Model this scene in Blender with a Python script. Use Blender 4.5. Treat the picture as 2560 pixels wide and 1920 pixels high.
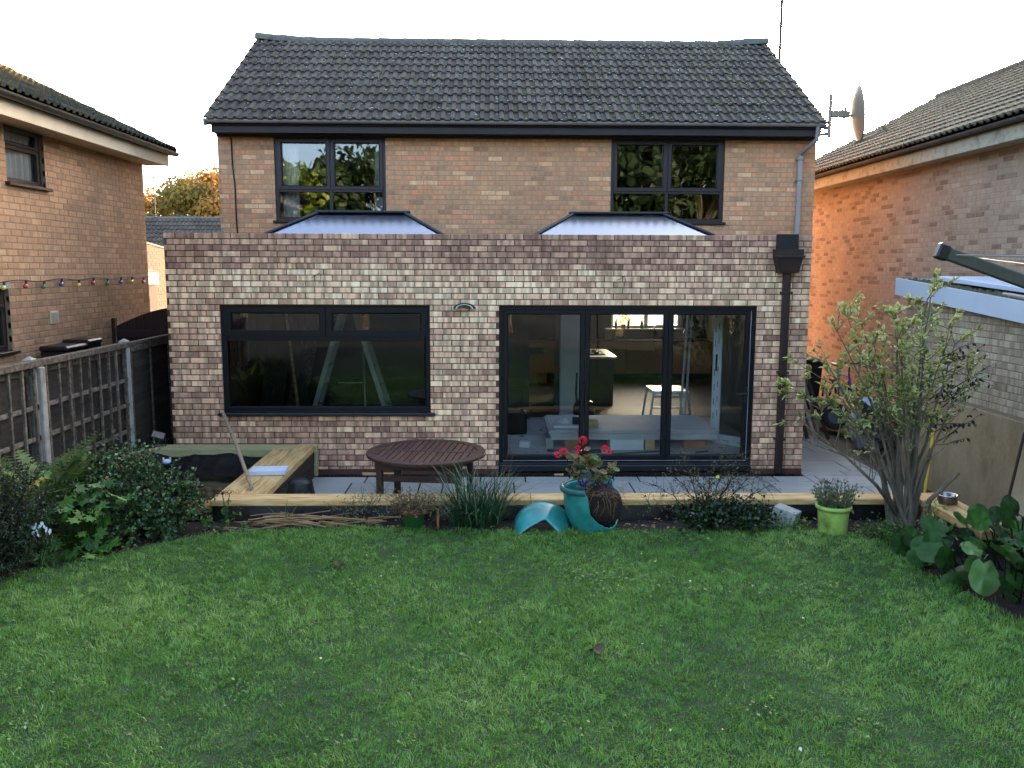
import bpy, math, random
import numpy as np
from mathutils import Vector, Matrix, Euler

for o in list(bpy.data.objects):
    bpy.data.objects.remove(o)
SC = bpy.context.scene
COL = SC.collection
RN = random.Random(11)
NP = np.random.default_rng(5)
rad = math.radians

# ------------------------------------------------------------------ camera
cam = bpy.data.cameras.new('camera')
cam.sensor_width = 36.0
cam.lens = 36.0 * 2130 / 2560
cam.clip_start = 0.05
cam.clip_end = 2000
co = bpy.data.objects.new('camera', cam)
COL.objects.link(co)
yaw, pitch, roll = rad(1.21), rad(7.7), rad(0.2)
fw = Vector((math.sin(yaw) * math.cos(pitch), math.cos(yaw) * math.cos(pitch), -math.sin(pitch)))
r0 = Vector((math.cos(yaw), -math.sin(yaw), 0))
u0 = r0.cross(fw)
rr = r0 * math.cos(roll) + u0 * math.sin(roll)
uu = u0 * math.cos(roll) - r0 * math.sin(roll)
co.matrix_world = Matrix(((rr.x, uu.x, -fw.x, 0), (rr.y, uu.y, -fw.y, 0), (rr.z, uu.z, -fw.z, 2.6), (0, 0, 0, 1)))
SC.camera = co

# ------------------------------------------------------------------ sky, sun, exposure
SUN_AZ, SUN_EL = rad(27), rad(9.5)
world = bpy.data.worlds.new('World')
SC.world = world
world.use_nodes = True
wn, wl = world.node_tree.nodes, world.node_tree.links
wn.clear()
sky = wn.new('ShaderNodeTexSky')
sky.sky_type = 'NISHITA'
sky.sun_disc = False
sky.sun_elevation = SUN_EL
sky.sun_rotation = SUN_AZ
sky.altitude = 60
sky.air_density = 0.6
sky.dust_density = 4.0
sky.ozone_density = 0.5
bg = wn.new('ShaderNodeBackground')
bg.inputs['Strength'].default_value = 0.15
wo = wn.new('ShaderNodeOutputWorld')
wl.new(sky.outputs[0], bg.inputs[0])
wl.new(bg.outputs[0], wo.inputs[0])
sun = bpy.data.lights.new('sun', 'SUN')
sun.energy = 2.0
sun.angle = rad(0.6)
sun.color = (1.0, 0.83, 0.65)
so = bpy.data.objects.new('sun', sun)
COL.objects.link(so)
sdir = Vector((math.sin(SUN_AZ) * math.cos(SUN_EL), math.cos(SUN_AZ) * math.cos(SUN_EL), math.sin(SUN_EL)))
so.rotation_euler = sdir.to_track_quat('Z', 'Y').to_euler()
so.location = sdir * 60
vs = SC.view_settings
vs.view_transform = 'Standard'
vs.look = 'None'
vs.gamma = 1.0
vs.use_curve_mapping = False
vs.exposure = 3.55
SC.cycles.max_bounces = 7
SC.cycles.transparent_max_bounces = 16
SC.cycles.caustics_reflective = False
SC.cycles.caustics_refractive = False

# ------------------------------------------------------------------ materials
MATS = {}


def lin(c):
    if isinstance(c, str):
        c = c.lstrip('#')
        c = [int(c[i:i + 2], 16) / 255 for i in (0, 2, 4)]
        c = [x / 12.92 if x <= 0.04045 else ((x + 0.055) / 1.055) ** 2.4 for x in c]
    return (c[0], c[1], c[2], 1.0)


def mat(name, cols, rough=0.8, scale=6.0, stretch=(1, 1, 1), detail=5.0, attr=0.0, bump=0.0, bscale=60.0,
        bdist=0.004, metal=0.0, spec=0.4, transl=0.0, jit=0.0, fine=0.0, coat=0.0, contrast=1.0, rot=None, objspace=False):
    """cols: list of colours spread along a ramp driven by noise (+ per piece attribute when attr>0)"""
    m = bpy.data.materials.new(name)
    m.use_nodes = True
    nt = m.node_tree
    n, l = nt.nodes, nt.links
    n.clear()
    out = n.new('ShaderNodeOutputMaterial')
    b = n.new('ShaderNodeBsdfPrincipled')
    b.inputs['Roughness'].default_value = rough
    b.inputs['Metallic'].default_value = metal
    b.inputs['Specular IOR Level'].default_value = spec
    b.inputs['Coat Weight'].default_value = coat
    if objspace:
        g = n.new('ShaderNodeTexCoord')
        pos = g.outputs['Object']
    else:
        g = n.new('ShaderNodeNewGeometry')
        pos = g.outputs['Position']
    mp = n.new('ShaderNodeMapping')
    mp.inputs['Scale'].default_value = stretch
    if rot:
        mp.inputs['Rotation'].default_value = rot
    l.new(pos, mp.inputs['Vector'])
    fac = None
    if len(cols) > 1:
        tx = n.new('ShaderNodeTexNoise')
        tx.inputs['Scale'].default_value = scale
        tx.inputs['Detail'].default_value = detail
        tx.inputs['Roughness'].default_value = 0.62
        l.new(mp.outputs[0], tx.inputs['Vector'])
        mr = n.new('ShaderNodeMapRange')
        mr.inputs['From Min'].default_value = 0.5 - 0.22 / contrast
        mr.inputs['From Max'].default_value = 0.5 + 0.22 / contrast
        l.new(tx.outputs['Fac'], mr.inputs['Value'])
        fac = mr.outputs[0]
        if attr > 0:
            a1 = n.new('ShaderNodeAttribute')
            a1.attribute_name = 'rnd'
            a2 = n.new('ShaderNodeAttribute')
            a2.attribute_type = 'OBJECT'
            a2.attribute_name = 'rnd'
            ad = n.new('ShaderNodeMath')
            ad.operation = 'ADD'
            l.new(a1.outputs['Fac'], ad.inputs[0])
            l.new(a2.outputs['Fac'], ad.inputs[1])
            mx = n.new('ShaderNodeMix')
            mx.inputs[0].default_value = attr
            l.new(fac, mx.inputs[2])
            l.new(ad.outputs[0], mx.inputs[3])
            fac = mx.outputs[0]
        rp = n.new('ShaderNodeValToRGB')
        el = rp.color_ramp.elements
        while len(el) < len(cols):
            el.new(0.5)
        for i, c in enumerate(cols):
            el[i].position = i / (len(cols) - 1)
            el[i].color = lin(c)
        l.new(fac, rp.inputs[0])
        col = rp.outputs[0]
    else:
        rg = n.new('ShaderNodeRGB')
        rg.outputs[0].default_value = lin(cols[0])
        col = rg.outputs[0]
    if fine > 0:
        tf = n.new('ShaderNodeTexNoise')
        tf.inputs['Scale'].default_value = bscale * 1.7
        tf.inputs['Detail'].default_value = 3
        l.new(mp.outputs[0], tf.inputs['Vector'])
        m2 = n.new('ShaderNodeMapRange')
        m2.inputs['From Min'].default_value = 0.3
        m2.inputs['From Max'].default_value = 0.7
        m2.inputs['To Min'].default_value = 1 - fine
        m2.inputs['To Max'].default_value = 1 + fine
        l.new(tf.outputs['Fac'], m2.inputs['Value'])
        mm = n.new('ShaderNodeMix')
        mm.data_type = 'RGBA'
        mm.blend_type = 'MULTIPLY'
        mm.inputs[0].default_value = 1
        l.new(col, mm.inputs[6])
        l.new(m2.outputs[0], mm.inputs[7])
        col = mm.outputs[2]
    l.new(col, b.inputs['Base Color'])
    if bump > 0:
        tb = n.new('ShaderNodeTexNoise')
        tb.inputs['Scale'].default_value = bscale
        tb.inputs['Detail'].default_value = 4
        l.new(mp.outputs[0], tb.inputs['Vector'])
        bp = n.new('ShaderNodeBump')
        bp.inputs['Strength'].default_value = bump
        bp.inputs['Distance'].default_value = bdist
        l.new(tb.outputs['Fac'], bp.inputs['Height'])
        l.new(bp.outputs[0], b.inputs['Normal'])
    sh = b.outputs[0]
    if transl > 0:
        t = n.new('ShaderNodeBsdfTranslucent')
        l.new(col, t.inputs['Color'])
        ms = n.new('ShaderNodeMixShader')
        ms.inputs[0].default_value = transl
        l.new(sh, ms.inputs[1])
        l.new(t.outputs[0], ms.inputs[2])
        sh = ms.outputs[0]
    l.new(sh, out.inputs[0])
    MATS[name] = m
    return m


def brick_mat(name, cols, band=0.5, bump=0.6, pitch=0.073, horiz='X', soot=None, rough=0.9):
    """per-brick colour along a ramp plus kiln banding inside each brick"""
    m = mat(name, cols, rough=rough, scale=14, attr=0.82, bump=bump, bscale=90, bdist=0.004, fine=0.16, spec=0.25)
    nt = m.node_tree
    n, l = nt.nodes, nt.links
    b = [x for x in n if x.type == 'BSDF_PRINCIPLED'][0]
    src = b.inputs['Base Color'].links[0].from_socket
    g = n.new('ShaderNodeNewGeometry')
    sp = n.new('ShaderNodeSeparateXYZ')
    l.new(g.outputs['Position'], sp.inputs[0])
    fl = n.new('ShaderNodeMath')
    fl.operation = 'MULTIPLY'
    fl.inputs[1].default_value = 1 / pitch * 2.3
    l.new(sp.outputs['Z'], fl.inputs[0])
    hx = n.new('ShaderNodeMath')
    hx.operation = 'MULTIPLY'
    hx.inputs[1].default_value = 17.0
    l.new(sp.outputs[horiz], hx.inputs[0])
    zz = n.new('ShaderNodeMath')
    zz.operation = 'MULTIPLY'
    zz.inputs[1].default_value = 0.05
    l.new(fl.outputs[0], zz.inputs[0])
    cb = n.new('ShaderNodeCombineXYZ')
    l.new(hx.outputs[0], cb.inputs[0])
    l.new(zz.outputs[0], cb.inputs[1])
    a2 = n.new('ShaderNodeAttribute')
    a2.attribute_type = 'OBJECT'
    a2.attribute_name = 'rnd'
    a1 = n.new('ShaderNodeAttribute')
    a1.attribute_name = 'rnd'
    ad = n.new('ShaderNodeMath')
    ad.operation = 'ADD'
    l.new(a1.outputs['Fac'], ad.inputs[0])
    l.new(a2.outputs['Fac'], ad.inputs[1])
    sc = n.new('ShaderNodeMath')
    sc.operation = 'MULTIPLY'
    sc.inputs[1].default_value = 60
    l.new(ad.outputs[0], sc.inputs[0])
    l.new(sc.outputs[0], cb.inputs[2])
    tn = n.new('ShaderNodeTexNoise')
    tn.inputs['Scale'].default_value = 1.0
    tn.inputs['Detail'].default_value = 0.8
    l.new(cb.outputs[0], tn.inputs['Vector'])
    mr = n.new('ShaderNodeMapRange')
    mr.inputs['From Min'].default_value = 0.4
    mr.inputs['From Max'].default_value = 0.62
    mr.inputs['To Min'].default_value = 1 - band * 0.5
    mr.inputs['To Max'].default_value = 1 + band * 0.6
    l.new(tn.outputs['Fac'], mr.inputs['Value'])
    mm = n.new('ShaderNodeMix')
    mm.data_type = 'RGBA'
    mm.blend_type = 'MULTIPLY'
    mm.inputs[0].default_value = 1
    l.new(src, mm.inputs[6])
    l.new(mr.outputs[0], mm.inputs[7])
    tw_ = n.new('ShaderNodeTexNoise')
    tw_.inputs['Scale'].default_value = 0.9
    tw_.inputs['Detail'].default_value = 7
    tw_.inputs['Roughness'].default_value = 0.65
    l.new(g.outputs['Position'], tw_.inputs['Vector'])
    m3 = n.new('ShaderNodeMapRange')
    m3.inputs['From Min'].default_value = 0.32
    m3.inputs['From Max'].default_value = 0.68
    m3.inputs['To Min'].default_value = 0.84
    m3.inputs['To Max'].default_value = 1.12
    l.new(tw_.outputs['Fac'], m3.inputs['Value'])
    m4 = n.new('ShaderNodeMix')
    m4.data_type = 'RGBA'
    m4.blend_type = 'MULTIPLY'
    m4.inputs[0].default_value = 1
    l.new(mm.outputs[2], m4.inputs[6])
    l.new(m3.outputs[0], m4.inputs[7])
    l.new(m4.outputs[2], b.inputs['Base Color'])
    return m


def glass_mat(name, tint=(0.93, 0.96, 0.95), refl=1.0, rough=0.0, gcol=(1, 1, 1)):
    m = bpy.data.materials.new(name)
    m.use_nodes = True
    n, l = m.node_tree.nodes, m.node_tree.links
    n.clear()
    out = n.new('ShaderNodeOutputMaterial')
    tr = n.new('ShaderNodeBsdfTransparent')
    tr.inputs[0].default_value = (*tint, 1)
    gl = n.new('ShaderNodeBsdfGlossy')
    gl.inputs['Roughness'].default_value = rough
    gl.inputs['Color'].default_value = (*gcol, 1)
    fr = n.new('ShaderNodeFresnel')
    fr.inputs[0].default_value = 1.52
    mu = n.new('ShaderNodeMath')
    mu.operation = 'MULTIPLY'
    mu.inputs[1].default_value = refl
    mu.use_clamp = True
    # slight ripple of float glass
    tx = n.new('ShaderNodeTexNoise')
    tx.inputs['Scale'].default_value = 1.6
    tx.inputs['Detail'].default_value = 1
    bp = n.new('ShaderNodeBump')
    bp.inputs['Strength'].default_value = 0.12
    bp.inputs['Distance'].default_value = 0.02
    g = n.new('ShaderNodeNewGeometry')
    l.new(g.outputs['Position'], tx.inputs['Vector'])
    l.new(tx.outputs['Fac'], bp.inputs['Height'])
    l.new(bp.outputs[0], gl.inputs['Normal'])
    l.new(fr.outputs[0], mu.inputs[0])
    ms = n.new('ShaderNodeMixShader')
    l.new(mu.outputs[0], ms.inputs[0])
    l.new(tr.outputs[0], ms.inputs[1])
    l.new(gl.outputs[0], ms.inputs[2])
    l.new(ms.outputs[0], out.inputs[0])
    MATS[name] = m
    return m


# ------------------------------------------------------------------ mesh helpers
WM = {}


class MB:
    def __init__(s):
        s.v = []
        s.f = []
        s.a = []

    def add(s, V, F, a=0.0):
        k = len(s.v)
        s.v += [tuple(p) for p in V]
        s.f += [tuple(i + k for i in f) for f in F]
        s.a += [a] * len(V)
        return s

    def box(s, x0, x1, y0, y1, z0, z1, a=0.0, M=None):
        V = [(x0, y0, z0), (x1, y0, z0), (x1, y1, z0), (x0, y1, z0), (x0, y0, z1), (x1, y0, z1), (x1, y1, z1), (x0, y1, z1)]
        if M is not None:
            V = [M @ Vector(p) for p in V]
        return s.add(V, [(0, 3, 2, 1), (4, 5, 6, 7), (0, 1, 5, 4), (1, 2, 6, 5), (2, 3, 7, 6), (3, 0, 4, 7)], a)

    def cbox(s, x0, x1, y0, y1, z0, z1, c=0.006, a=0.0, M=None):
        """box with chamfered edges"""
        V = []
        F = []
        xs, ys, zs = (x0, x1), (y0, y1), (z0, z1)
        idx = {}
        for i in (0, 1):
            for j in (0, 1):
                for k in (0, 1):
                    sx, sy, sz = (1 - 2 * i), (1 - 2 * j), (1 - 2 * k)
                    for ax in range(3):
                        p = [xs[i] + sx * c, ys[j] + sy * c, zs[k] + sz * c]
                        p[ax] = (xs, ys, zs)[ax][(i, j, k)[ax]]
                        idx[(i, j, k, ax)] = len(V)
                        V.append(tuple(p))
        def q(ax, side):
            o = [a_ for a_ in range(3) if a_ != ax]
            r = []
            for (p, q_) in ((0, 0), (1, 0), (1, 1), (0, 1)):
                c_ = [0, 0, 0]
                c_[ax] = side
                c_[o[0]] = p
                c_[o[1]] = q_
                r.append(idx[(c_[0], c_[1], c_[2], ax)])
            flip = (side == 0) ^ (ax == 1)
            return tuple(reversed(r)) if flip else tuple(r)
        for ax in range(3):
            F += [q(ax, 0), q(ax, 1)]
        for ax in range(3):
            o = [a_ for a_ in range(3) if a_ != ax]
            for p in (0, 1):
                for q_ in (0, 1):
                    c0 = [0, 0, 0]
                    c0[o[0]] = p
                    c0[o[1]] = q_
                    c1 = list(c0)
                    c1[ax] = 1
                    A, B = tuple(c0), tuple(c1)
                    F.append((idx[A + (o[0],)], idx[B + (o[0],)], idx[B + (o[1],)], idx[A + (o[1],)]))
        for i in (0, 1):
            for j in (0, 1):
                for k in (0, 1):
                    F.append(tuple(idx[(i, j, k, ax)] for ax in range(3)))
        if M is not None:
            V = [M @ Vector(p) for p in V]
        return s.add(V, F, a)

    def tube(s, pts, r, n=6, a=0.0, cap=True):
        pts = [Vector(p) for p in pts]
        rs = r if isinstance(r, (list, tuple)) else [r] * len(pts)
        V = []
        F = []
        up = Vector((0, 0, 1))
        pu = None
        for i, p in enumerate(pts):
            d = (pts[min(i + 1, len(pts) - 1)] - pts[max(i - 1, 0)])
            if d.length < 1e-9:
                d = Vector((0, 0, 1))
            d.normalize()
            if pu is None:
                u = d.cross(up)
                if u.length < 0.05:
                    u = d.cross(Vector((1, 0, 0)))
            else:
                u = pu - d * pu.dot(d)
                if u.length < 1e-4:
                    u = d.cross(up)
            u.normalize()
            pu = u
            w = d.cross(u)
            for k in range(n):
                t = 2 * math.pi * k / n
                V.append(p + (u * math.cos(t) + w * math.sin(t)) * rs[i])
        for i in range(len(pts) - 1):
            for k in range(n):
                F.append((i * n + k, i * n + (k + 1) % n, (i + 1) * n + (k + 1) % n, (i + 1) * n + k))
        if cap:
            F.append(tuple(reversed(range(n))))
            F.append(tuple((len(pts) - 1) * n + k for k in range(n)))
        return s.add(V, F, a)

    def lathe(s, prof, n=24, c=(0, 0, 0), a=0.0, M=None):
        """prof: list of (r,z)"""
        V = []
        F = []
        for (r, z) in prof:
            for k in range(n):
                t = 2 * math.pi * k / n
                V.append(Vector((r * math.cos(t), r * math.sin(t), z)))
        for i in range(len(prof) - 1):
            for k in range(n):
                F.append((i * n + k, i * n + (k + 1) % n, (i + 1) * n + (k + 1) % n, (i + 1) * n + k))
        if M is not None:
            V = [M @ p for p in V]
        V = [p + Vector(c) for p in V]
        return s.add(V, F, a)

    def prism(s, poly, h0, h1, axis='z', a=0.0, M=None):
        """extrude a polygon of 2D points"""
        def p3(p, h):
            return {'z': (p[0], p[1], h), 'y': (p[0], h, p[1]), 'x': (h, p[0], p[1])}[axis]
        n = len(poly)
        V = [p3(p, h0) for p in poly] + [p3(p, h1) for p in poly]
        F = [tuple(reversed(range(n))), tuple(range(n, 2 * n))] + [(i, (i + 1) % n, n + (i + 1) % n, n + i) for i in range(n)]
        if M is not None:
            V = [M @ Vector(p) for p in V]
        return s.add(V, F, a)


def mesh_from(name, V, F, m, attr=None, smooth=False):
    me = bpy.data.meshes.new(name)
    me.from_pydata([tuple(p) for p in V], [], F)
    if attr is not None and any(attr):
        at = me.attributes.new('rnd', 'FLOAT', 'POINT')
        at.data.foreach_set('value', np.asarray(attr, dtype=np.float32))
    if m is not None:
        me.materials.append(m if not isinstance(m, str) else MATS[m])
    if smooth:
        me.polygons.foreach_set('use_smooth', [True] * len(me.polygons))
    me.validate()
    me.update()
    return me


def fast_mesh(name, V, tris, m, rnd=None, smooth=False):
    """numpy arrays; tris (n,3) or quads (n,4)"""
    me = bpy.data.meshes.new(name)
    V = np.asarray(V, dtype=np.float32).reshape(-1, 3)
    T = np.asarray(tris, dtype=np.int32)
    k = T.shape[1]
    me.vertices.add(len(V))
    me.vertices.foreach_set('co', V.ravel())
    me.loops.add(T.size)
    me.loops.foreach_set('vertex_index', T.ravel())
    me.polygons.add(len(T))
    me.polygons.foreach_set('loop_start', np.arange(0, T.size, k, dtype=np.int32))
    me.polygons.foreach_set('loop_total', np.full(len(T), k, dtype=np.int32))
    if smooth:
        me.polygons.foreach_set('use_smooth', np.ones(len(T), dtype=bool))
    if rnd is not None:
        at = me.attributes.new('rnd', 'FLOAT', 'POINT')
        at.data.foreach_set('value', np.asarray(rnd, dtype=np.float32))
    me.materials.append(m if not isinstance(m, str) else MATS[m])
    me.update(calc_edges=True)
    return me


def link(name, me, parent=None, M=None):
    """M is a world matrix; None = identity (world coordinates) at top level, parent's matrix under a parent"""
    o = bpy.data.objects.new(name, me)
    COL.objects.link(o)
    if parent is not None:
        pm = WM[parent.name]
        if M is None:
            M = pm
        o.parent = parent
        o.matrix_parent_inverse = pm.inverted()
    if M is None:
        M = Matrix.Identity(4)
    o.matrix_basis = M
    WM[o.name] = M.copy()
    return o


I4 = Matrix.Identity(4)


def part(name, mb, m, parent, world=False, smooth=False, label=None, kind=None):
    me = mesh_from(name, mb.v, mb.f, m, mb.a, smooth)
    o = link(name, me, parent, I4 if world else None)
    if label:
        o['label'] = label
    if kind:
        o['kind'] = kind
    return o


def thing(name, label, cat, loc=(0, 0, 0), rotz=0.0, group=None, M=None):
    o = bpy.data.objects.new(name, None)
    o.empty_display_size = 0.1
    COL.objects.link(o)
    if M is None:
        M = Matrix.Translation(loc) @ Matrix.Rotation(rotz, 4, 'Z')
    o.matrix_basis = M
    WM[o.name] = M.copy()
    o['label'] = label
    o['category'] = cat
    if group:
        o['group'] = group
    return o


def single(name, mb, m, label, cat, loc=(0, 0, 0), rotz=0.0, group=None, smooth=False, M=None):
    """a thing that is one mesh"""
    me = mesh_from(name, mb.v, mb.f, m, mb.a, smooth)
    if M is None:
        M = Matrix.Translation(loc) @ Matrix.Rotation(rotz, 4, 'Z')
    o = link(name, me, None, M)
    o['label'] = label
    o['category'] = cat
    if group:
        o['group'] = group
    return o


def struct(name, mb, m, smooth=False):
    me = mesh_from(name, mb.v, mb.f, m, mb.a, smooth)
    o = link(name, me, None, I4)
    o['kind'] = 'structure'
    return o


def smooth_noise(x, y, s=1.0, seed=0):
    from mathutils import noise as nz
    return nz.noise(Vector((x * s + seed * 7.3, y * s - seed * 3.1, seed * 1.7)))


# ---- brick walls -----------------------------------------------------------
def frame(n):
    n = Vector(n).normalized()
    up = Vector((0, 0, 1))
    u = n.cross(up)
    return u, n, up


BT = np.array([[-.5, 0, -.5], [.5, 0, -.5], [.5, 0, .5], [-.5, 0, .5]] * 3, dtype=float)
BF = [(8, 9, 10, 11), (4, 5, 9, 8), (5, 6, 10, 9), (6, 7, 11, 10), (7, 4, 8, 11), (0, 1, 5, 4), (1, 2, 6, 5), (2, 3, 7, 6), (3, 0, 4, 7)]


def brick_verts(w, h, proud, back=0.03, ch=0.004):
    V = []
    for (ww, hh, y) in ((w, h, -back), (w, h, proud - ch), (w - 2 * ch, h - 2 * ch, proud)):
        V += [(-ww / 2, y, -hh / 2), (ww / 2, y, -hh / 2), (ww / 2, y, hh / 2), (-ww / 2, y, hh / 2)]
    return V


def intervals(a, b, cuts):
    iv = [(a, b)]
    for (c, d) in cuts:
        nv = []
        for (p, q) in iv:
            if d <= p or c >= q:
                nv.append((p, q))
            else:
                if c > p:
                    nv.append((p, c))
                if d < q:
                    nv.append((d, q))
        iv = nv
    return iv


def brick_wall(parent, origin, n, length, height, holes, bmat, mmat, tone, nparts=300, pitch=0.073, mod=0.2243, joint=0.010,
               proud=0.006, jitter=0.0012, thick=0.1, top=None, wall_name='wall', eye=Vector((0, 0, 2.6)), backfill=True, want=None):
    """wall from origin along u (u = n x up); holes (s0,s1,z0,z1) relative; top: optional function s -> wall height
    tone(s, z) -> ramp value.  Returns the mortar mesh object that carries the bricks"""
    u, n, up = frame(n)
    o = Vector(origin)
    R3 = Matrix((u, n, up)).transposed().to_4x4()
    # mortar slab
    ss = sorted(set([0, length] + [min(max(h[i], 0), length) for h in holes for i in (0, 1)]))
    if top is not None:
        ss = sorted(set(ss + [length * i / 12 for i in range(13)]))
    zs = sorted(set([0, height] + [min(max(h[i], 0), height) for h in holes for i in (2, 3)]))
    mb = MB()
    for i in range(len(ss) - 1):
        for j in range(len(zs) - 1):
            sc, zc = (ss[i] + ss[i + 1]) / 2, (zs[j] + zs[j + 1]) / 2
            if any(h[0] < sc < h[1] and h[2] < zc < h[3] for h in holes):
                continue
            z1a = z1b = zs[j + 1]
            if top is not None:
                z1a, z1b = min(z1a, top(ss[i])), min(z1b, top(ss[i + 1]))
                if max(z1a, z1b) <= zs[j]:
                    continue
                z1a, z1b = max(z1a, zs[j] + .001), max(z1b, zs[j] + .001)
            V = []
            for (s_, d, z_) in ((ss[i], -thick, zs[j]), (ss[i + 1], -thick, zs[j]), (ss[i + 1], 0, zs[j]), (ss[i], 0, zs[j]),
                                (ss[i], -thick, z1a), (ss[i + 1], -thick, z1b), (ss[i + 1], 0, z1b), (ss[i], 0, z1a)):
                V.append(o + u * s_ + n * d + up * z_)
            mb.add(V, [(0, 3, 2, 1), (4, 5, 6, 7), (0, 1, 5, 4), (1, 2, 6, 5), (2, 3, 7, 6), (3, 0, 4, 7)])
    wall = part(wall_name, mb, mmat, parent, world=True)
    # bricks
    L = []
    nc = int(math.ceil(height / pitch))
    bl = mod - joint
    bh = pitch - joint
    for c in range(nc):
        z1 = height - c * pitch
        z0 = z1 - bh
        if z1 < 0.03:
            break
        z0 = max(z0, 0.0)
        cuts = [(h[0], h[1]) for h in holes if h[2] < z1 - 0.012 and h[3] > z0 + 0.012]
        off = (mod / 2) * (c % 2)
        for (a, b) in intervals(0, length, cuts):
            k0 = int(math.floor((a + off) / mod)) - 1
            k = k0
            while True:
                p = k * mod - off
                q = p + bl
                k += 1
                if p >= b:
                    break
                p2, q2 = max(p, a), min(q, b)
                if q2 - p2 < 0.035:
                    continue
                zz1 = z1
                if top is not None:
                    t_ = min(top(p2), top(q2))
                    if z0 > t_ - 0.02:
                        continue
                    zz1 = min(z1, t_)
                    if zz1 - z0 < 0.02:
                        continue
                L.append((p2, q2, z0, zz1))
    def wpos(b):
        return o + u * ((b[0] + b[1]) / 2) + up * ((b[2] + b[3]) / 2)
    full = [b for b in L if abs(b[1] - b[0] - bl) < 1e-4 and abs(b[3] - b[2] - bh) < 1e-4 and (want is None or want(b))]
    full.sort(key=lambda b: (wpos(b) - eye).length)
    ind = set(full[:nparts])
    me = mesh_from('brick', brick_verts(bl, bh, proud), BF, bmat)
    VV, FF, AA = [], [], []
    for b in L:
        p = wpos(b)
        t = min(max(tone((b[0] + b[1]) / 2, (b[2] + b[3]) / 2), 0.001), 1.0)
        jn = RN.uniform(-jitter, jitter)
        ja = RN.uniform(-0.004, 0.004)
        if b in ind:
            M = Matrix.Translation(p + n * jn) @ R3 @ Matrix.Rotation(ja, 4, 'Y')
            ob = link('brick', me, wall, M)
            ob['rnd'] = t
        else:
            M = Matrix.Translation(p + n * jn) @ R3
            k = len(VV)
            VV += [M @ Vector(v) for v in brick_verts(b[1] - b[0], b[3] - b[2], proud)]
            FF += [tuple(i + k for i in f) for f in BF]
            AA += [t] * 12
    if VV:
        me2 = mesh_from('bricks', VV, FF, bmat, AA)
        ob = link('bricks', me2, wall, I4)
        ob['kind'] = 'stuff'
    return wall


# ---- tiled roofs -----------------------------------------------------------
def tile_mesh(w, ln, th=0.016, roll=0.027):
    xs = [0, .03, .065, .24, .30, .47, .53, .565, .74, .80, 1.0]
    hs = [0, 0, 1, 1, 0, 0, 0, 1, 1, 0, 0]
    V = []
    for (v, lift) in ((0.0, 0.027), (ln, 0.0)):
        for x, h in zip(xs, hs):
            V.append(((x - .5) * w, v, lift + h * roll))
    n = len(xs)
    for x, h in zip(xs, hs):
        V.append(((x - .5) * w, 0.004, 0.027 + h * roll - th - 0.010))
    F = []
    for i in range(n - 1):
        F.append((i, i + 1, n + i + 1, n + i))
        F.append((2 * n + i, 2 * n + i + 1, i + 1, i))
    F.append((0, n, 2 * n))
    F.append((n - 1, 3 * n - 1, 2 * n - 1))
    return V, F


def tiled_slope(parent, origin, udir, vdir, ncols, nrows, w, gauge, m, nparts=300, eye=Vector((0, 0, 2.6)), skip=None, tone=None):
    u = Vector(udir).normalized()
    v = Vector(vdir).normalized()
    n = u.cross(v)
    R3 = Matrix((u, v, n)).transposed().to_4x4()
    V, F = tile_mesh(w, gauge * 1.12)
    me = mesh_from('tile', V, F, m)
    P = []
    for r in range(nrows):
        for c in range(ncols):
            p = Vector(origin) + u * ((c + .5) * w) + v * (r * gauge)
            if skip and skip(p):
                continue
            P.append((p, r))
    P.sort(key=lambda q: (q[0] - eye).length)
    VV, FF, AA = [], [], []
    for i, (p, row) in enumerate(P):
        rj = Matrix.Rotation(RN.uniform(-.008, .008), 4, 'Z') @ Matrix.Rotation(RN.uniform(-.006, .006), 4, 'X')
        M = Matrix.Translation(p + n * RN.uniform(-.002, .003)) @ R3 @ rj
        t = RN.uniform(0.02, 1) if tone is None else min(1, max(.02, tone(row) + RN.gauss(0, .12)))
        if i < nparts:
            o = link('tile', me, parent, M)
            o['rnd'] = t
        else:
            k = len(VV)
            VV += [M @ Vector(q) for q in V]
            FF += [tuple(j + k for j in f) for f in F]
            AA += [t] * len(V)
    if VV:
        o = link('tiles', mesh_from('tiles', VV, FF, m, AA), parent, I4)
        o['kind'] = 'stuff'


# ---- leaves ----------------------------------------------------------------
def leaf_mesh_arrays(P, D, N, S, template, faces, W=1.0):
    """P positions (n,3), D long axis, N approx normal, S size; template (k,3): x across, y along, z out"""
    P = np.asarray(P, float)
    D = np.asarray(D, float)
    N = np.asarray(N, float)
    S = np.asarray(S, float)
    D = D / (np.linalg.norm(D, axis=1, keepdims=True) + 1e-9)
    X = np.cross(D, N)
    X = X / (np.linalg.norm(X, axis=1, keepdims=True) + 1e-9)
    Z = np.cross(X, D)
    T = np.asarray(template, float)
    V = P[:, None, :] + S[:, None, None] * (T[None, :, 0:1] * W * X[:, None, :] + T[None, :, 1:2] * D[:, None, :] + T[None, :, 2:3] * Z[:, None, :])
    F = np.asarray(faces, int)
    k = len(T)
    FF = (F[None] + (np.arange(len(P)) * k)[:, None, None]).reshape(-1, F.shape[1])
    return V.reshape(-1, 3), FF


LEAF_T = [(0, 0, 0), (-.26, .38, .07), (0, .42, -.02), (.26, .38, .07), (-.16, .72, .03), (.16, .72, .03), (0, 1.0, -.08)]
LEAF_F = [(0, 2, 1), (0, 3, 2), (1, 2, 4), (2, 3, 5), (2, 6, 4), (2, 5, 6)]
QUAD_T = [(0, 0, 0), (-.32, .5, .1), (.32, .5, .1), (0, 1.0, 0)]
QUAD_F = [(0, 2, 1), (1, 2, 3)]


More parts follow.
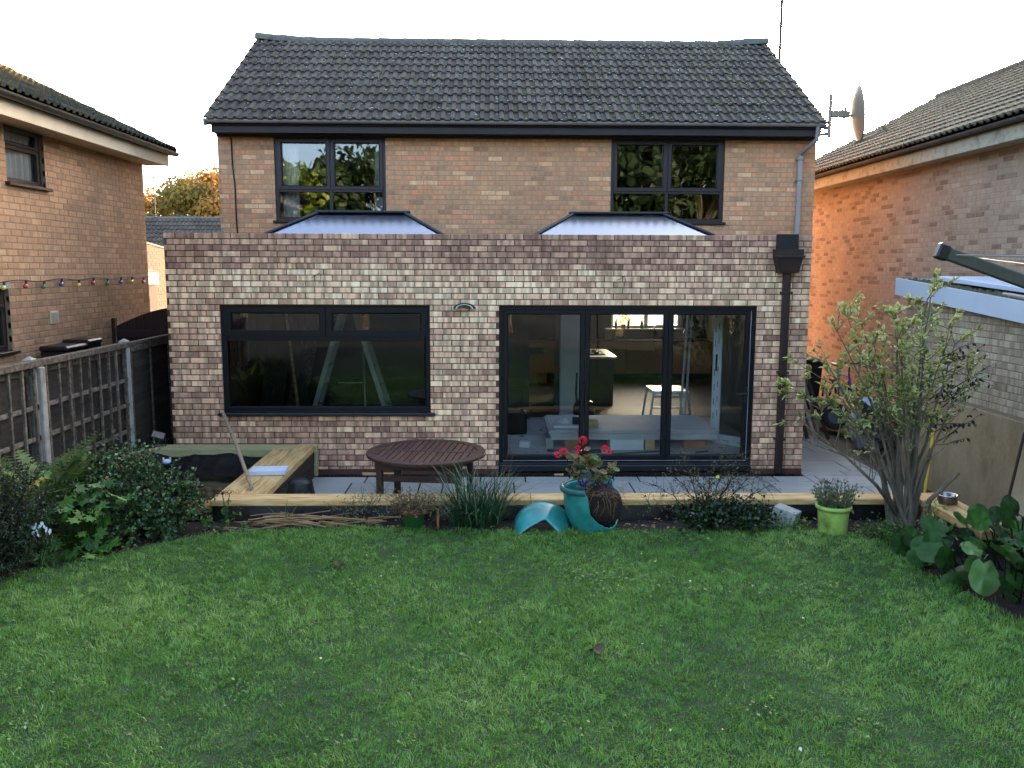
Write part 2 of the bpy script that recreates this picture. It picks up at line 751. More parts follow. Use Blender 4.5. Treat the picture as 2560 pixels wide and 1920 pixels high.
def leaves_obj(name, P, D, N, S, m, parent, W=1.0, tmpl=None, rnd=None, world=True, edge=0.0):
    T, F = tmpl or (LEAF_T, LEAF_F)
    V, FF = leaf_mesh_arrays(P, D, N, S, T, F, W)
    n = len(P)
    r = NP.uniform(0.02, 1, n) if rnd is None else np.asarray(rnd)
    rv = np.repeat(r, len(T)).reshape(n, len(T))
    if edge and len(T) == 7:  # pale leaf margins
        rv = (rv + np.array([-.1, edge, -.25, edge, edge, edge, edge])[None]).clip(.02, 1)
    me = fast_mesh(name, V, FF, m, rv.ravel())
    return link(name, me, parent, I4 if world else None)


def randdir(n, up=0.0):
    d = NP.normal(size=(n, 3))
    d[:, 2] += up
    return d / np.linalg.norm(d, axis=1, keepdims=True)
# ------------------------------------------------------------------ material library
brick_mat('ext_brick', ['#866353', '#a37c66', '#be9679', '#d8b18c', '#e9c9a0', '#f4dcb6'], band=0.55)
mat('ext_mortar', ['#4c3625', '#694f3a'], rough=0.95, scale=18, bump=0.4, bscale=120)
brick_mat('house_brick', ['#946c4e', '#b28562', '#c2916b', '#cb956b', '#d69169', '#e0a97a', '#e6be90'], band=0.16, pitch=0.075, bump=0.4)
mat('house_mortar', ['#b09272', '#9d8164'], rough=0.95, scale=14, bump=0.4, bscale=120)
brick_mat('left_brick', ['#80614a', '#9a7658', '#ab8362', '#b68c68', '#c49c74', '#d8b488'], band=0.14, pitch=0.075, horiz='Y', bump=0.4)
mat('left_mortar', ['#957d64', '#846d57'], rough=0.95, scale=14, bump=0.4, bscale=120)
brick_mat('right_brick', ['#6b5849', '#87715e', '#98826b', '#a08a73', '#a59079', '#aa967f', '#ae9c86'], band=0.12, pitch=0.075, horiz='Y', bump=0.4)
mat('right_mortar', ['#a2907a', '#91806b'], rough=0.95, scale=14, bump=0.4, bscale=120)
brick_mat('garage_brick', ['#7d6d58', '#94836a', '#a18f75', '#ad9c82', '#b8a88d', '#a8b488'], band=0.35, pitch=0.075, horiz='Y', bump=0.5)
mat('garage_mortar', ['#7a6c58', '#8c7e68'], rough=0.95, scale=14, bump=0.4, bscale=120)
mat('garage_render', ['#6e5b41', '#8d7858', '#a08a68', '#a69678'], rough=0.85, scale=1.6, detail=8, bump=0.3, bscale=30, fine=0.08, stretch=(1, 1, .6))
mat('far_brick', ['#a07a58', '#b98f66'], rough=0.9, scale=6, bump=0.4)
mat('plinth_brick', ['#4b2f26', '#5e3d31'], rough=0.9, scale=12, bump=0.4)
mat('roof_tile', ['#2c2620', '#39322a', '#443d34', '#4e473d', '#5b5444'], rough=0.85, scale=3.0, attr=0.35, bump=0.7, bscale=70, fine=0.25, spec=0.3)
mat('roof_tile_left', ['#2e2f2a', '#3d3e36', '#544c36', '#7a5f30', '#9a7434'], rough=0.9, scale=2.2, attr=0.65, bump=0.7, bscale=70, fine=0.25, spec=0.3)  # orange end of the ramp stands in for low sun on the upper rows
mat('roof_tile_right', ['#403c33', '#504b3e', '#5e5948', '#686351'], rough=0.9, scale=2.5, attr=0.35, bump=0.7, bscale=70, fine=0.25, spec=0.3)
mat('ridge_tile', ['#45443f', '#5a5850', '#6a675c'], rough=0.9, scale=5, bump=0.6, bscale=50, fine=0.2)
mat('roof_deck', ['#1c1c1c'], rough=0.95)
mat('moss', ['#3c4320', '#5d6630', '#7c8440'], rough=1.0, scale=30, bump=0.9, bscale=200, bdist=.01)
mat('lichen', ['#9c9c92', '#c2c2b8'], rough=0.95, scale=40)
mat('fascia_brown', ['#231c1a', '#2d2522'], rough=0.6, scale=3, bump=0.1)
mat('gutter_grey', ['#78736e', '#8f8a84'], rough=0.4, scale=4, spec=0.5)
mat('gutter_black', ['#161719', '#232527'], rough=0.45, scale=4)
mat('gutter_moss', ['#2f2d28', '#4a463b'], rough=0.8, scale=6)
mat('downpipe_pale', ['#948b84', '#a49b93'], rough=0.4, scale=4)
mat('hopper_brown', ['#221511', '#301f19'], rough=0.5, scale=5)
mat('cream_paint', ['#b8a88e', '#d0c0a4'], rough=0.7, scale=2, bump=0.1)
mat('stained_paint', ['#8f8a76', '#a9a38d', '#6f6a58'], rough=0.8, scale=5, detail=8)
mat('window_brown', ['#211613', '#2c1f1a'], rough=0.45, scale=5)
mat('anthracite', ['#08090c', '#0c0e12'], rough=0.45, scale=3, spec=0.28)
mat('anthracite_sill', ['#0d0f13', '#12151a'], rough=0.42, scale=3, spec=0.5)
mat('alu_trim', ['#a9adb0', '#c4c8ca'], rough=0.35, metal=0.6)
mat('seal', ['#0b0b0c'], rough=0.7)
glass_mat('glass', refl=1.5)
glass_mat('glass_upper', refl=2.3, tint=(0.8, 0.83, 0.83))
glass_mat('glass_window', refl=1.5, tint=(0.45, 0.5, 0.48))
glass_mat('lantern_glass', refl=2.2, tint=(0.62, 0.68, 0.76), rough=0.12, gcol=(.66, .76, .93))
mat('felt_roof', ['#3b3d3d', '#4a4b4a'], rough=0.95, scale=6, bump=0.4)
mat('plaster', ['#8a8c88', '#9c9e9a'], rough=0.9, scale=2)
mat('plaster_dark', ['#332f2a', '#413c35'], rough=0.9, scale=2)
mat('screed', ['#9a9c98', '#b2b3ae', '#a5a6a1'], rough=0.85, scale=2.5, bump=0.2, bscale=30, fine=.06)
mat('kitchen_floor', ['#5c4d3c', '#6b5a46'], rough=0.6, scale=4)
mat('cabinet', ['#a98a5c', '#bb9a69'], rough=0.6, scale=3)
mat('cabinet_dark', ['#3d3227', '#4a3d30'], rough=0.6, scale=3)
mat('worktop', ['#1b1a19', '#262423'], rough=0.3)
mat('worktop_pale', ['#b8b6ac', '#c9c7be'], rough=0.3)
mat('curtain', ['#b9bcb8', '#cfd1cb'], rough=0.9, scale=3, transl=.3)
mat('upvc_white', ['#c8cfd2', '#d6dbdd'], rough=0.35, scale=3)
mat('plasterboard', ['#b4b6b4', '#c6c8c5'], rough=0.85, scale=3)
mat('board_edge', ['#8a8f90', '#a3a8a8'], rough=0.9, scale=30, stretch=(.2, .2, 6))
mat('pine_new', ['#8f6b3c', '#b8925a', '#cfad76', '#d9bb86'], rough=0.75, scale=5, stretch=(.6, 6, 6), detail=6, bump=.25, bscale=30)
mat('pine_new_y', ['#8a673a', '#b48f58', '#c9a870', '#d2b27c'], rough=0.75, scale=5, stretch=(6, .6, 6), detail=6, bump=.25, bscale=30)
mat('pine_green', ['#8a8158', '#a29a6c', '#b3ab7f'], rough=0.8, scale=5, stretch=(.6, 6, 6), detail=6, bump=.25, bscale=30)
mat('old_wood', ['#352c23', '#52463a', '#776a5a', '#9c9080'], rough=0.9, scale=7, stretch=(3, 3, 3), detail=8, bump=.5, bscale=60, attr=.25)
mat('dark_wood', ['#221c17', '#332b24', '#463c32'], rough=0.9, scale=5, stretch=(3, .6, 5), detail=7, bump=.5, bscale=50, attr=.35)
mat('brown_gate', ['#2a1712', '#38211a'], rough=0.8, scale=5, stretch=(4, 4, .5), bump=.3, bscale=40)
mat('concrete', ['#8b8c86', '#a0a19a', '#77786f'], rough=0.95, scale=4, bump=.4, bscale=80, fine=.12)
mat('white_post', ['#8a8378', '#a39c90', '#6f675c'], rough=0.9, scale=5, bump=.4, bscale=60)
mat('membrane', ['#07080a', '#0c0e11'], rough=0.38, scale=2, bump=.6, bscale=5, bdist=.03, spec=.25)
mat('paving', ['#83827b', '#95948c', '#a3a198', '#b0ada3'], rough=0.62, scale=1.6, detail=8, attr=.45, bump=.35, bscale=24, bdist=.006, fine=.07, spec=.5)
mat('paving_joint', ['#17181a', '#232527'], rough=0.95, scale=20)
mat('dirt', ['#4a3f33', '#655848', '#77695a'], rough=0.95, scale=2.2, detail=9, bump=.6, bscale=25, bdist=.01, fine=.15)
mat('soil', ['#150f0b', '#241a13', '#33271d'], rough=1.0, scale=12, detail=9, bump=1.0, bscale=60, bdist=.015, fine=.3)
mat('lawn_base', ['#1c2e15', '#27391a', '#334521'], rough=1.0, scale=3, bump=.8, bscale=80, bdist=.01)
mat('grass_blade', ['#295017', '#437123', '#5a8b30', '#759e42', '#9db65e', '#c8cf98'], rough=0.42, scale=1.1, detail=6, attr=.66, transl=.28, spec=.5, contrast=1.2)
mat('teak', ['#2c1912', '#40261b', '#533324', '#4c352b'], rough=0.55, scale=6, stretch=(6, 1, 6), detail=6, attr=.5, bump=.3, bscale=60)
mat('teak_dark', ['#2a1913', '#3a241b'], rough=0.6, scale=6, stretch=(4, 4, 1), bump=.3, bscale=60)
mat('turquoise', ['#2b5a52', '#26756f', '#2f8a85', '#3ba09a'], rough=0.28, scale=3, spec=.6, coat=.3, bump=.1, bscale=30)
mat('turquoise_dark', ['#1f4f4a', '#2b625c'], rough=0.5, scale=5)
mat('terracotta', ['#5d3222', '#713f2c'], rough=0.8, scale=8)
mat('green_pot', ['#1c4d24', '#25602d'], rough=0.5, scale=4)
mat('lime_pot', ['#56632f', '#86a24c', '#98b45c', '#8ca74f'], rough=0.4, scale=5, spec=.5)
mat('steel', ['#9b9a98', '#b5b4b1'], rough=0.22, metal=1.0)
mat('steel_dark', ['#6b6055', '#7b7066'], rough=0.35, metal=.9)
mat('aluminium', ['#a4a8a8', '#b9bdbd'], rough=0.4, metal=.7)
mat('black_plastic', ['#0e0f10', '#17181a'], rough=0.45)
mat('rubber', ['#0b0b0b'], rough=0.8)
mat('white_plastic', ['#c9d2da', '#dbe2e8'], rough=0.5)
mat('white_board', ['#b6bfca', '#c8d0d8'], rough=0.6, scale=3)
mat('dish_grey', ['#7b6c58', '#8c7d68'], rough=0.5, scale=3)
mat('blue_plastic', ['#1c2660', '#28347a'], rough=0.4)
mat('orange_wood', ['#8d5a2c', '#a76f3c'], rough=0.7)
mat('weathered_stick', ['#7d6c53', '#9b8a6d', '#6a5a45'], rough=0.85, scale=12, bump=.3)
mat('bark', ['#4a4337', '#665d4d', '#7b7160'], rough=0.95, scale=14, stretch=(1, 1, .3), bump=.7, bscale=60)
mat('twig', ['#20160f', '#38291d', '#52402e'], rough=0.9, scale=10)
mat('dead_stem', ['#6d5238', '#927350', '#b39a76'], rough=0.85, scale=8, attr=.6)
mat('leaf_variegated', ['#26381c', '#41562c', '#6f7f44', '#b0b068', '#d2cc92'], rough=0.5, scale=7, attr=.7, transl=.25)
mat('leaf_dark', ['#0b170a', '#14260f', '#20391a', '#335228'], rough=0.4, scale=5, attr=.7, transl=.15, spec=.5)
mat('leaf_azalea', ['#13240e', '#26401c', '#456434', '#6f8650'], rough=0.4, scale=5, attr=.8, transl=.15, spec=.5)
mat('leaf_mid', ['#22400f', '#345a1c', '#4c7a2a', '#7a9440'], rough=0.45, scale=5, attr=.75, transl=.25)
mat('leaf_bergenia', ['#14290f', '#1f3b15', '#2f531e', '#48712c'], rough=0.5, scale=4, attr=.6, transl=.12, spec=.25, bump=.3, bscale=25)
mat('leaf_bergenia_pale', ['#456431', '#5d7d42'], rough=0.4, scale=8, bump=.5, bscale=25)
mat('leaf_olive', ['#2c2f1c', '#454a2b', '#60643c', '#7c7a50'], rough=0.7, scale=6, attr=.7, transl=.2)
mat('leaf_grey', ['#4b5440', '#66704f', '#7f8a66'], rough=0.7, scale=6, attr=.7, transl=.2)
mat('leaf_heath', ['#5a4336', '#7a5c4b', '#6c6a3c', '#8d735e'], rough=0.8, scale=9, attr=.75, transl=.2)
mat('leaf_geranium', ['#3c5a2a', '#5d7438', '#7d6a42', '#70503a'], rough=0.6, scale=8, attr=.8, transl=.25)
mat('leaf_blade', ['#1b3322', '#274a30', '#3a6040', '#8a9270'], rough=0.45, scale=4, attr=.8, transl=.2)
mat('leaf_fern', ['#38491f', '#54682e', '#728240', '#949256'], rough=0.6, scale=4, attr=.7, transl=.25)
mat('leaf_yellow', ['#a58d2a', '#c7ae48'], rough=0.5, scale=8, transl=.3)
mat('petal_red', ['#b0172a', '#d0283a', '#e0485a'], rough=0.5, scale=20, attr=.7, transl=.2)
mat('petal_blue', ['#2b2a86', '#4442a8'], rough=0.5, scale=20, transl=.2)
mat('petal_white', ['#b9c4cc', '#d3dbe0'], rough=0.6, scale=20, transl=.2)
mat('petal_yellow', ['#c9c22c', '#dcd84a'], rough=0.6)
mat('petal_wine', ['#3c0f16', '#561a22'], rough=0.8, scale=20)
mat('crown_dark', ['#0e1c0a', '#1b2f12', '#2c4319', '#485a22'], rough=0.6, scale=.6, attr=.6, transl=.25)
mat('crown_gold', ['#56581e', '#84702a', '#aa772c', '#b4642c'], rough=0.6, scale=.35, attr=.45, transl=.35)
mat('crown_green', ['#31451a', '#4a6022', '#6f8230', '#93983a'], rough=0.6, scale=.4, attr=.5, transl=.35)
mat('earth', ['#3d3a2c', '#4c4a38'], rough=1, scale=.4)


# ------------------------------------------------------------------ the ground
mb = MB()
mb.add([(-600, -600, -0.06), (600, -600, -0.06), (600, 900, -0.06), (-600, 900, -0.06)], [(0, 1, 2, 3)])
struct('ground', mb, 'earth')

LZ = 0.25
LAWN = [(-3.95, -4), (-3.95, 5.0), (-3.74, 6.27), (-3.35, 6.72), (-3.0, 7.0), (-2.6, 7.32), (-2.14, 7.5), (-1.4, 7.55), (-.12, 7.5), (1.2, 7.46),
        (2.44, 7.5), (3.1, 7.36), (3.38, 7.1), (3.40, 6.5), (3.5, 5.9), (3.6, 5.5), (3.75, 4.6), (3.9, 3.5), (4.2, -4)]


def in_poly(x, y, poly):
    c = False
    j = len(poly) - 1
    for i in range(len(poly)):
        xi, yi = poly[i]
        xj, yj = poly[j]
        if (yi > y) != (yj > y) and x < (xj - xi) * (y - yi) / (yj - yi) + xi:
            c = not c
        j = i
    return c


def lawn_h(x, y):
    return LZ + 0.018 * np.sin(x * 1.3 + .4) * np.cos(y * 1.1) + 0.010 * np.sin(x * 3.1 + y * 2.3)


# soil under beds and lawn: one uneven sheet
xs = np.linspace(-5.4, 5.25, 90)
ys = np.linspace(-4, 7.93, 100)
V, F = [], []
for j, y in enumerate(ys):
    for i, x in enumerate(xs):
        inl = in_poly(x, y, LAWN)
        z = (lawn_h(x, y) - 0.025) if inl else 0.215 + 0.022 * smooth_noise(x, y, 5) + 0.012 * smooth_noise(x, y, 13, 2)
        if y > 7.9:
            z -= .01
        V.append((x, y, float(z)))
nx = len(xs)
for j in range(len(ys) - 1):
    for i in range(nx - 1):
        F.append((j * nx + i, j * nx + i + 1, (j + 1) * nx + i + 1, (j + 1) * nx + i))
m_ = MB()
m_.add(V, F)
struct('flower_bed', m_, 'soil', smooth=True)
# lawn sheet
m_ = MB()
tri = []
xs = np.linspace(-3.95, 4.2, 60)
ys = np.linspace(-4, 7.56, 80)
V, F, ok = [], [], []
for j, y in enumerate(ys):
    for i, x in enumerate(xs):
        V.append((x, y, float(lawn_h(x, y)) - .004))
        ok.append(in_poly(x, y, LAWN))
nx = len(xs)
for j in range(len(ys) - 1):
    for i in range(nx - 1):
        q = (j * nx + i, j * nx + i + 1, (j + 1) * nx + i + 1, (j + 1) * nx + i)
        if sum(ok[k] for k in q) >= 3:
            F.append(q)
m_.add(V, F)
LAWN_O = struct('lawn', m_, 'lawn_base', smooth=True)


def grass():
    def scatter(n, x0, x1, y0, y1):
        x = NP.uniform(x0, x1, n)
        y = NP.uniform(y0, y1, n)
        jx = x + NP.normal(0, .035, n)
        jy = y + NP.normal(0, .035, n)
        # point in polygon, vectorised
        c = np.zeros(n, bool)
        j = len(LAWN) - 1
        for i in range(len(LAWN)):
            xi, yi = LAWN[i]
            xj, yj = LAWN[j]
            if yi != yj:
                t = ((yi > jy) != (yj > jy)) & (jx < (xj - xi) * (jy - yi) / (yj - yi) + xi)
                c ^= t
            j = i
        # keep what a camera near here could see
        k = c & (np.abs(x) < 1.5 + 0.75 * y)
        return x[k], y[k]
    xa, ya = scatter(430000, -3.9, 4.1, 3.0, 7.6)
    xb, yb = scatter(26000, -3.9, 4.1, 0.5, 3.0)
    x = np.concatenate([xa, xb])
    y = np.concatenate([ya, yb])
    n = len(x)
    # tufty height and hue
    tuft = (np.sin(x * 2.1 + 1.3 * np.sin(y * 1.7)) + np.sin(y * 2.6 + 1.1 * np.sin(x * 2.9 + .6)) + np.sin(x * 7.1 + y * 5.3) * .6 + np.sin(x * 12.7 - y * 10.1 + 2 * np.sin(y * 3)) * .6 + np.sin(x * 23.1 + 3 * np.sin(y * 5.2)) * np.sin(y * 19.7 + 2 * np.sin(x * 6.1)) * .9) / 3.3
    gx = np.floor((x + .03 * np.sin(y * 31)) / .065).astype(int)
    gy = np.floor((y + .03 * np.sin(x * 27)) / .065).astype(int)
    hs = (gx * 73856093) ^ (gy * 19349663)
    c1 = ((hs * 2654435761) % 1000003) / 1000003.0
    c2 = ((hs * 40503 + 77) % 100003) / 100003.0
    h = (0.036 + 0.013 * tuft + .022 * (c1 - .5) + NP.normal(0, .008, n)).clip(.014, .085)
    tall = NP.random(n) < .012
    h[tall] *= 1.7
    w = NP.uniform(.0013, .0025, n)
    ang = NP.uniform(0, 2 * np.pi, n)
    lean = NP.uniform(.2, 1.1, n)
    comb = np.sin(x * 1.9 + y * 1.1) * 1.6 + 1.0
    ld = np.where(NP.random(n) < .6, c2 * 2 * np.pi + comb * .3, NP.uniform(0, 2 * np.pi, n))
    dx, dy = np.cos(ld), np.sin(ld)
    z0 = lawn_h(x, y) - .012
    wx, wy = np.cos(ang) * w, np.sin(ang) * w
    V = np.zeros((n, 5, 3))
    V[:, 0] = np.stack([x - wx, y - wy, z0], 1)
    V[:, 1] = np.stack([x + wx, y + wy, z0], 1)
    mx, my, mz = x + dx * h * lean * .35, y + dy * h * lean * .35, z0 + h * .62 * (1.02 - .25 * lean)
    V[:, 2] = np.stack([mx - wx * .8, my - wy * .8, mz], 1)
    V[:, 3] = np.stack([mx + wx * .8, my + wy * .8, mz], 1)
    V[:, 4] = np.stack([x + dx * h * lean, y + dy * h * lean, z0 + h * (1.0 - .45 * lean)], 1)
    b = (np.arange(n) * 5)[:, None]
    T = np.concatenate([b + np.array([[0, 1, 3]]), b + np.array([[0, 3, 2]]), b + np.array([[2, 3, 4]])], 1).reshape(-1, 3)
    patch = np.sin(x * 1.15 + 2.2 * np.sin(y * .83 + 1)) * np.sin(y * 1.4 + 1.3 * np.sin(x * .9))
    r = (0.42 + .13 * tuft + .13 * patch + .22 * (c1 - .5) + NP.normal(0, .15, n)).clip(.02, .86)
    straw = NP.random(n) < .03
    r[straw] = NP.uniform(.86, 1.0, straw.sum())
    me = fast_mesh('grass', V.reshape(-1, 3), T, 'grass_blade', np.repeat(r, 5))
    o = link('grass', me)
    o['kind'] = 'stuff'
    o['label'] = 'short tufty green grass of the lawn in front of the house'
    o['category'] = 'grass'


grass()

# side passage and back yard dirt
mb = MB()
V, F = [], []
for j in range(30):
    for i in range(8):
        x = 4.98 + i * (6.7 - 4.98) / 7
        y = 10.5 + j * 14 / 29
        V.append((x, y, -0.03 + .02 * smooth_noise(x, y, 2.2) + (.012 if i else -.0)))
for j in range(29):
    for i in range(7):
        F.append((j * 8 + i, j * 8 + i + 1, (j + 1) * 8 + i + 1, (j + 1) * 8 + i))
mb.add(V, F)
struct('side_passage', mb, 'dirt', smooth=True)
mb = MB()
mb.add([(-5.5, 8, -.03), (-2.4, 8, -.03), (-2.4, 13.7, -.03), (-5.5, 13.7, -.03)], [(0, 1, 2, 3)])
struct('yard_ground', mb, 'dirt')

# patio: joint bed plus individual slabs
mb = MB()
mb.box(-2.35, 5.0, 8.1, 10.56, -.05, -.012)
mb.box(3.95, 5.0, 10.56, 14.4, -.05, -.012)
patio = struct('patio', mb, 'paving_joint')


def slab(x0, x1, y0, y1):
    j = .009
    b = MB()
    b.cbox(x0 + j, x1 - j, y0 + j, y1 - j, -.03, RN.uniform(-.0015, .0015), c=.004)
    o = part('paving_slab', b, 'paving', patio, world=True)
    o['rnd'] = RN.uniform(.02, 1)


def lay(x0, x1, y0, y1, rows, lens, seed):
    rg = random.Random(seed)
    y = y1
    k = 0
    while y > y0 + .05:
        h = rows[k % len(rows)]
        yb = max(y - h, y0)
        x = x0 - rg.choice([0, .15, .3, .45])
        while x < x1 - .02:
            ln = rg.choice(lens)
            a, b = max(x, x0), min(x + ln, x1)
            if x1 - b < .12:
                b = x1
            if b - a > .06:
                slab(a, b, yb, y)
            x = b if b == x1 else x + ln
        y = yb
        k += 1


lay(-2.3, 3.95, 8.16, 10.50, [.28, .56, .28, .56, .42, .56], [.86, .56, .86, .56, .28], 4)
lay(3.95, 4.93, 8.16, 14.3, [.56, .56, .28, .56, .42], [.86, .56, .56, .28], 9)
b = MB()
for j in range(12):
    y0 = 8.3 + j * .5
    b.cbox(4.935, 4.985, y0, y0 + .494, -.05, .004, c=.004)
    o = part('edging_strip', b, 'paving', patio, world=True)
    b = MB()
b = MB()
b.box(-2.2, 3.95, 10.515, 10.625, -.04, -.004)
for i in range(120):
    x = -2.15 + i * .05
    b.box(x, x + .02, 10.52, 10.62, -.004, .004)
part('drain_channel', b, 'black_plastic', patio, world=True)
# ------------------------------------------------------------------ windows
def wframe(n, lower_left):
    """local x = right as seen from outside, y = inwards, z = up"""
    n = Vector(n).normalized()
    up = Vector((0, 0, 1))
    r = up.cross(n)
    M = Matrix((r, -n, up)).transposed().to_4x4()
    M.translation = Vector(lower_left)
    return M


def ring(mb, x0, x1, z0, z1, w, y0, y1, bevel=0.012):
    """mitred frame: four bars with a sloped inner lip"""
    o = [(x0, z0), (x1, z0), (x1, z1), (x0, z1)]
    i = [(x0 + w, z0 + w), (x1 - w, z0 + w), (x1 - w, z1 - w), (x0 + w, z1 - w)]
    c = [(x0 + w - bevel, z0 + w - bevel), (x1 - w + bevel, z0 + w - bevel), (x1 - w + bevel, z1 - w + bevel), (x0 + w - bevel, z1 - w + bevel)]
    V = [(p[0], y0, p[1]) for p in o] + [(p[0], y0, p[1]) for p in c] + [(p[0], y0 + bevel, p[1]) for p in i] + [(p[0], y1, p[1]) for p in i] + [(p[0], y1, p[1]) for p in o]
    F = []
    for k in range(4):
        q = (k + 1) % 4
        F += [(k, q, 4 + q, 4 + k), (4 + k, 4 + q, 8 + q, 8 + k), (8 + k, 8 + q, 12 + q, 12 + k), (12 + k, 12 + q, 16 + q, 16 + k), (16 + k, 16 + q, q, k)]
    mb.add(V, F)


def window(house, M, w, h, lights, fm, gm, fw=.055, y0=.05, sill=None, sash=.05, name='window', bars=()):
    """lights: (x0,x1,z0,z1,opens)"""
    b = MB()
    ring(b, 0, w, 0, h, fw, y0, y0 + .07, .01)
    for (bx0, bx1, bz0, bz1) in bars:
        b.cbox(bx0, bx1, y0 + .004, y0 + .066, bz0, bz1, c=.004)
    me = mesh_from(name, b.v, b.f, fm)
    win = link(name, me, house, M)
    for (a, c, d, e, op) in lights:
        x0, x1, z0, z1 = a, c, d, e
        if op:
            s = MB()
            ring(s, x0, x1, z0, z1, sash, y0 - .014, y0 + .05, .014)
            part('sash', s, fm, win)
            x0, x1, z0, z1 = x0 + sash, x1 - sash, z0 + sash, z1 - sash
        g = MB()
        yy = y0 + .035
        g.add([(x0 - .004, yy, z0 - .004), (x1 + .004, yy, z0 - .004), (x1 + .004, yy, z1 + .004), (x0 - .004, yy, z1 + .004)], [(0, 1, 2, 3)])
        part('pane', g, gm, win)
    if sill:
        s = MB()
        e, dpt, th = sill
        s.cbox(-e, w + e, -dpt, y0 + .05, -th, -.002, c=.006)
        part('sill', s, fm, win)
    return win


# ------------------------------------------------------------------ THE HOUSE
house = thing('house', 'brown brick two-storey house with grey tiled roof and flat-roofed brick rear extension', 'house', (0.4, 13.7, 0))
EXR, EXL, EXY = 3.946, -4.04, 10.64


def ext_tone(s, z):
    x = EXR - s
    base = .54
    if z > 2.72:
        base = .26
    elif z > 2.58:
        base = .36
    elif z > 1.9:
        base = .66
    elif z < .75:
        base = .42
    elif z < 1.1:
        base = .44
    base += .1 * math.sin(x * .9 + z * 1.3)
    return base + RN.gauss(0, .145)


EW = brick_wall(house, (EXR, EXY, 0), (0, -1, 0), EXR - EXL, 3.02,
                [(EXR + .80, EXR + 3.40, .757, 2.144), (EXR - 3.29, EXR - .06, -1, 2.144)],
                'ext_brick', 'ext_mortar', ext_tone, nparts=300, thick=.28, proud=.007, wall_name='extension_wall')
# side walls of the extension
brick_wall(house, (EXR, 13.7, 0), (1, 0, 0), 13.7 - EXY - .002, 3.02, [], 'ext_brick', 'ext_mortar', ext_tone, nparts=0, thick=.28, proud=.007, wall_name='extension_side_wall')
b = MB()
b.box(EXL + .002, EXL + .28, EXY + .28, 13.7, 0, 3.02)
part('extension_side_wall', b, 'ext_mortar', house, world=True)
b = MB()
b.cbox(EXL - .004, .06, EXY - .012, EXY + .02, -.02, .07, c=.003)
b.cbox(3.29, EXR + .004, EXY - .012, EXY + .02, -.02, .07, c=.003)
b.cbox(.06, 3.29, EXY + .03, EXY + .08, -.02, .06, c=.003)
part('plinth', b, 'plinth_brick', house, world=True)
# flat roof with two openings
b = MB()
LANT = [(-3.10, -.60), (.46, 3.02)]
LY0, LY1 = 11.35, 12.95
xs = [EXL + .28, LANT[0][0], LANT[0][1], LANT[1][0], LANT[1][1], EXR - .28]
for i in range(5):
    if i in (1, 3):
        b.box(xs[i], xs[i + 1], EXY + .28, LY0, 2.62, 2.86)
        b.box(xs[i], xs[i + 1], LY1, 13.698, 2.62, 2.86)
    else:
        b.box(xs[i], xs[i + 1], EXY + .28, 13.698, 2.62, 2.86)
part('flat_roof', b, 'felt_roof', house, world=True)
for (x0, x1) in LANT:
    lan = MB()
    zb, zt = 2.99, 3.375
    lan.box(x0 - .04, x1 + .04, LY0 - .04, LY0 + .05, 2.84, zb)
    lan.box(x0 - .04, x1 + .04, LY1 - .05, LY1 + .04, 2.84, zb)
    lan.box(x0 - .04, x0 + .05, LY0 + .05, LY1 - .05, 2.84, zb)
    lan.box(x1 - .05, x1 + .04, LY0 + .05, LY1 - .05, 2.84, zb)
    lo = part('roof_lantern', lan, 'anthracite', house, world=True)
    yc = (LY0 + LY1) / 2
    rx0, rx1 = x0 + .68, x1 - .68
    A, B_, C_, D_ = (x0, LY0, zb), (x1, LY0, zb), (x1, LY1, zb), (x0, LY1, zb)
    E_, F_ = (rx0, yc, zt), (rx1, yc, zt)
    for q in ((A, B_, F_, E_), (C_, D_, E_, F_)):
        g = MB()
        g.add(q, [(0, 1, 2, 3)])
        part('lantern_pane', g, 'lantern_glass', lo, world=True)
    for q in ((D_, A, E_), (B_, C_, F_)):
        g = MB()
        g.add(q, [(0, 1, 2)])
        part('lantern_pane', g, 'lantern_glass', lo, world=True)
    for (p, q) in ((A, E_), (B_, F_), (C_, F_), (D_, E_)):
        g = MB()
        g.tube([Vector(p) + Vector((0, 0, .012)), Vector(q) + Vector((0, 0, .012))], .02, n=6)
        part('hip_bar', g, 'anthracite_sill', lo, world=True)
    g = MB()
    g.cbox(rx0 - .09, rx1 + .11, yc - .06, yc + .06, zt - .012, zt + .022, c=.01)
    part('ridge_cap', g, 'anthracite_sill', lo, world=True)
    g = MB()
    g.box(x0 - .02, x1 + .02, LY0 - .055, LY0 - .005, zb - .02, zb + .018)
    part('eaves_bar', g, 'anthracite_sill', lo, world=True)

# main upper wall
HR, HL, HY = 5.07, -4.30, 13.7


def house_tone(s, z):
    v = RN.random()
    if v < .12:
        return RN.uniform(.58, .74)
    if v < .22:
        return RN.uniform(.02, .18)
    if v < .32:
        return RN.uniform(.86, 1)
    return RN.gauss(.42, .1)


WZ0, WZ1 = .645, 1.94
UW = brick_wall(house, (HR, HY, 2.70), (0, -1, 0), HR - HL, 1.94,
                [(HR - 3.63, HR - 1.835, WZ0, 3), (HR + 1.70, HR + 3.43, WZ0, 3)],
                'house_brick', 'house_mortar', house_tone, nparts=0, pitch=.075, mod=.225, proud=.003, thick=.28, wall_name='upper_wall')
# flank walls and street wall
RX = HR


def gable(s):
    y = 13.7 + s
    return 4.64 + 1.95 * max(0, 1 - abs(y - 16.5) / 3.1)


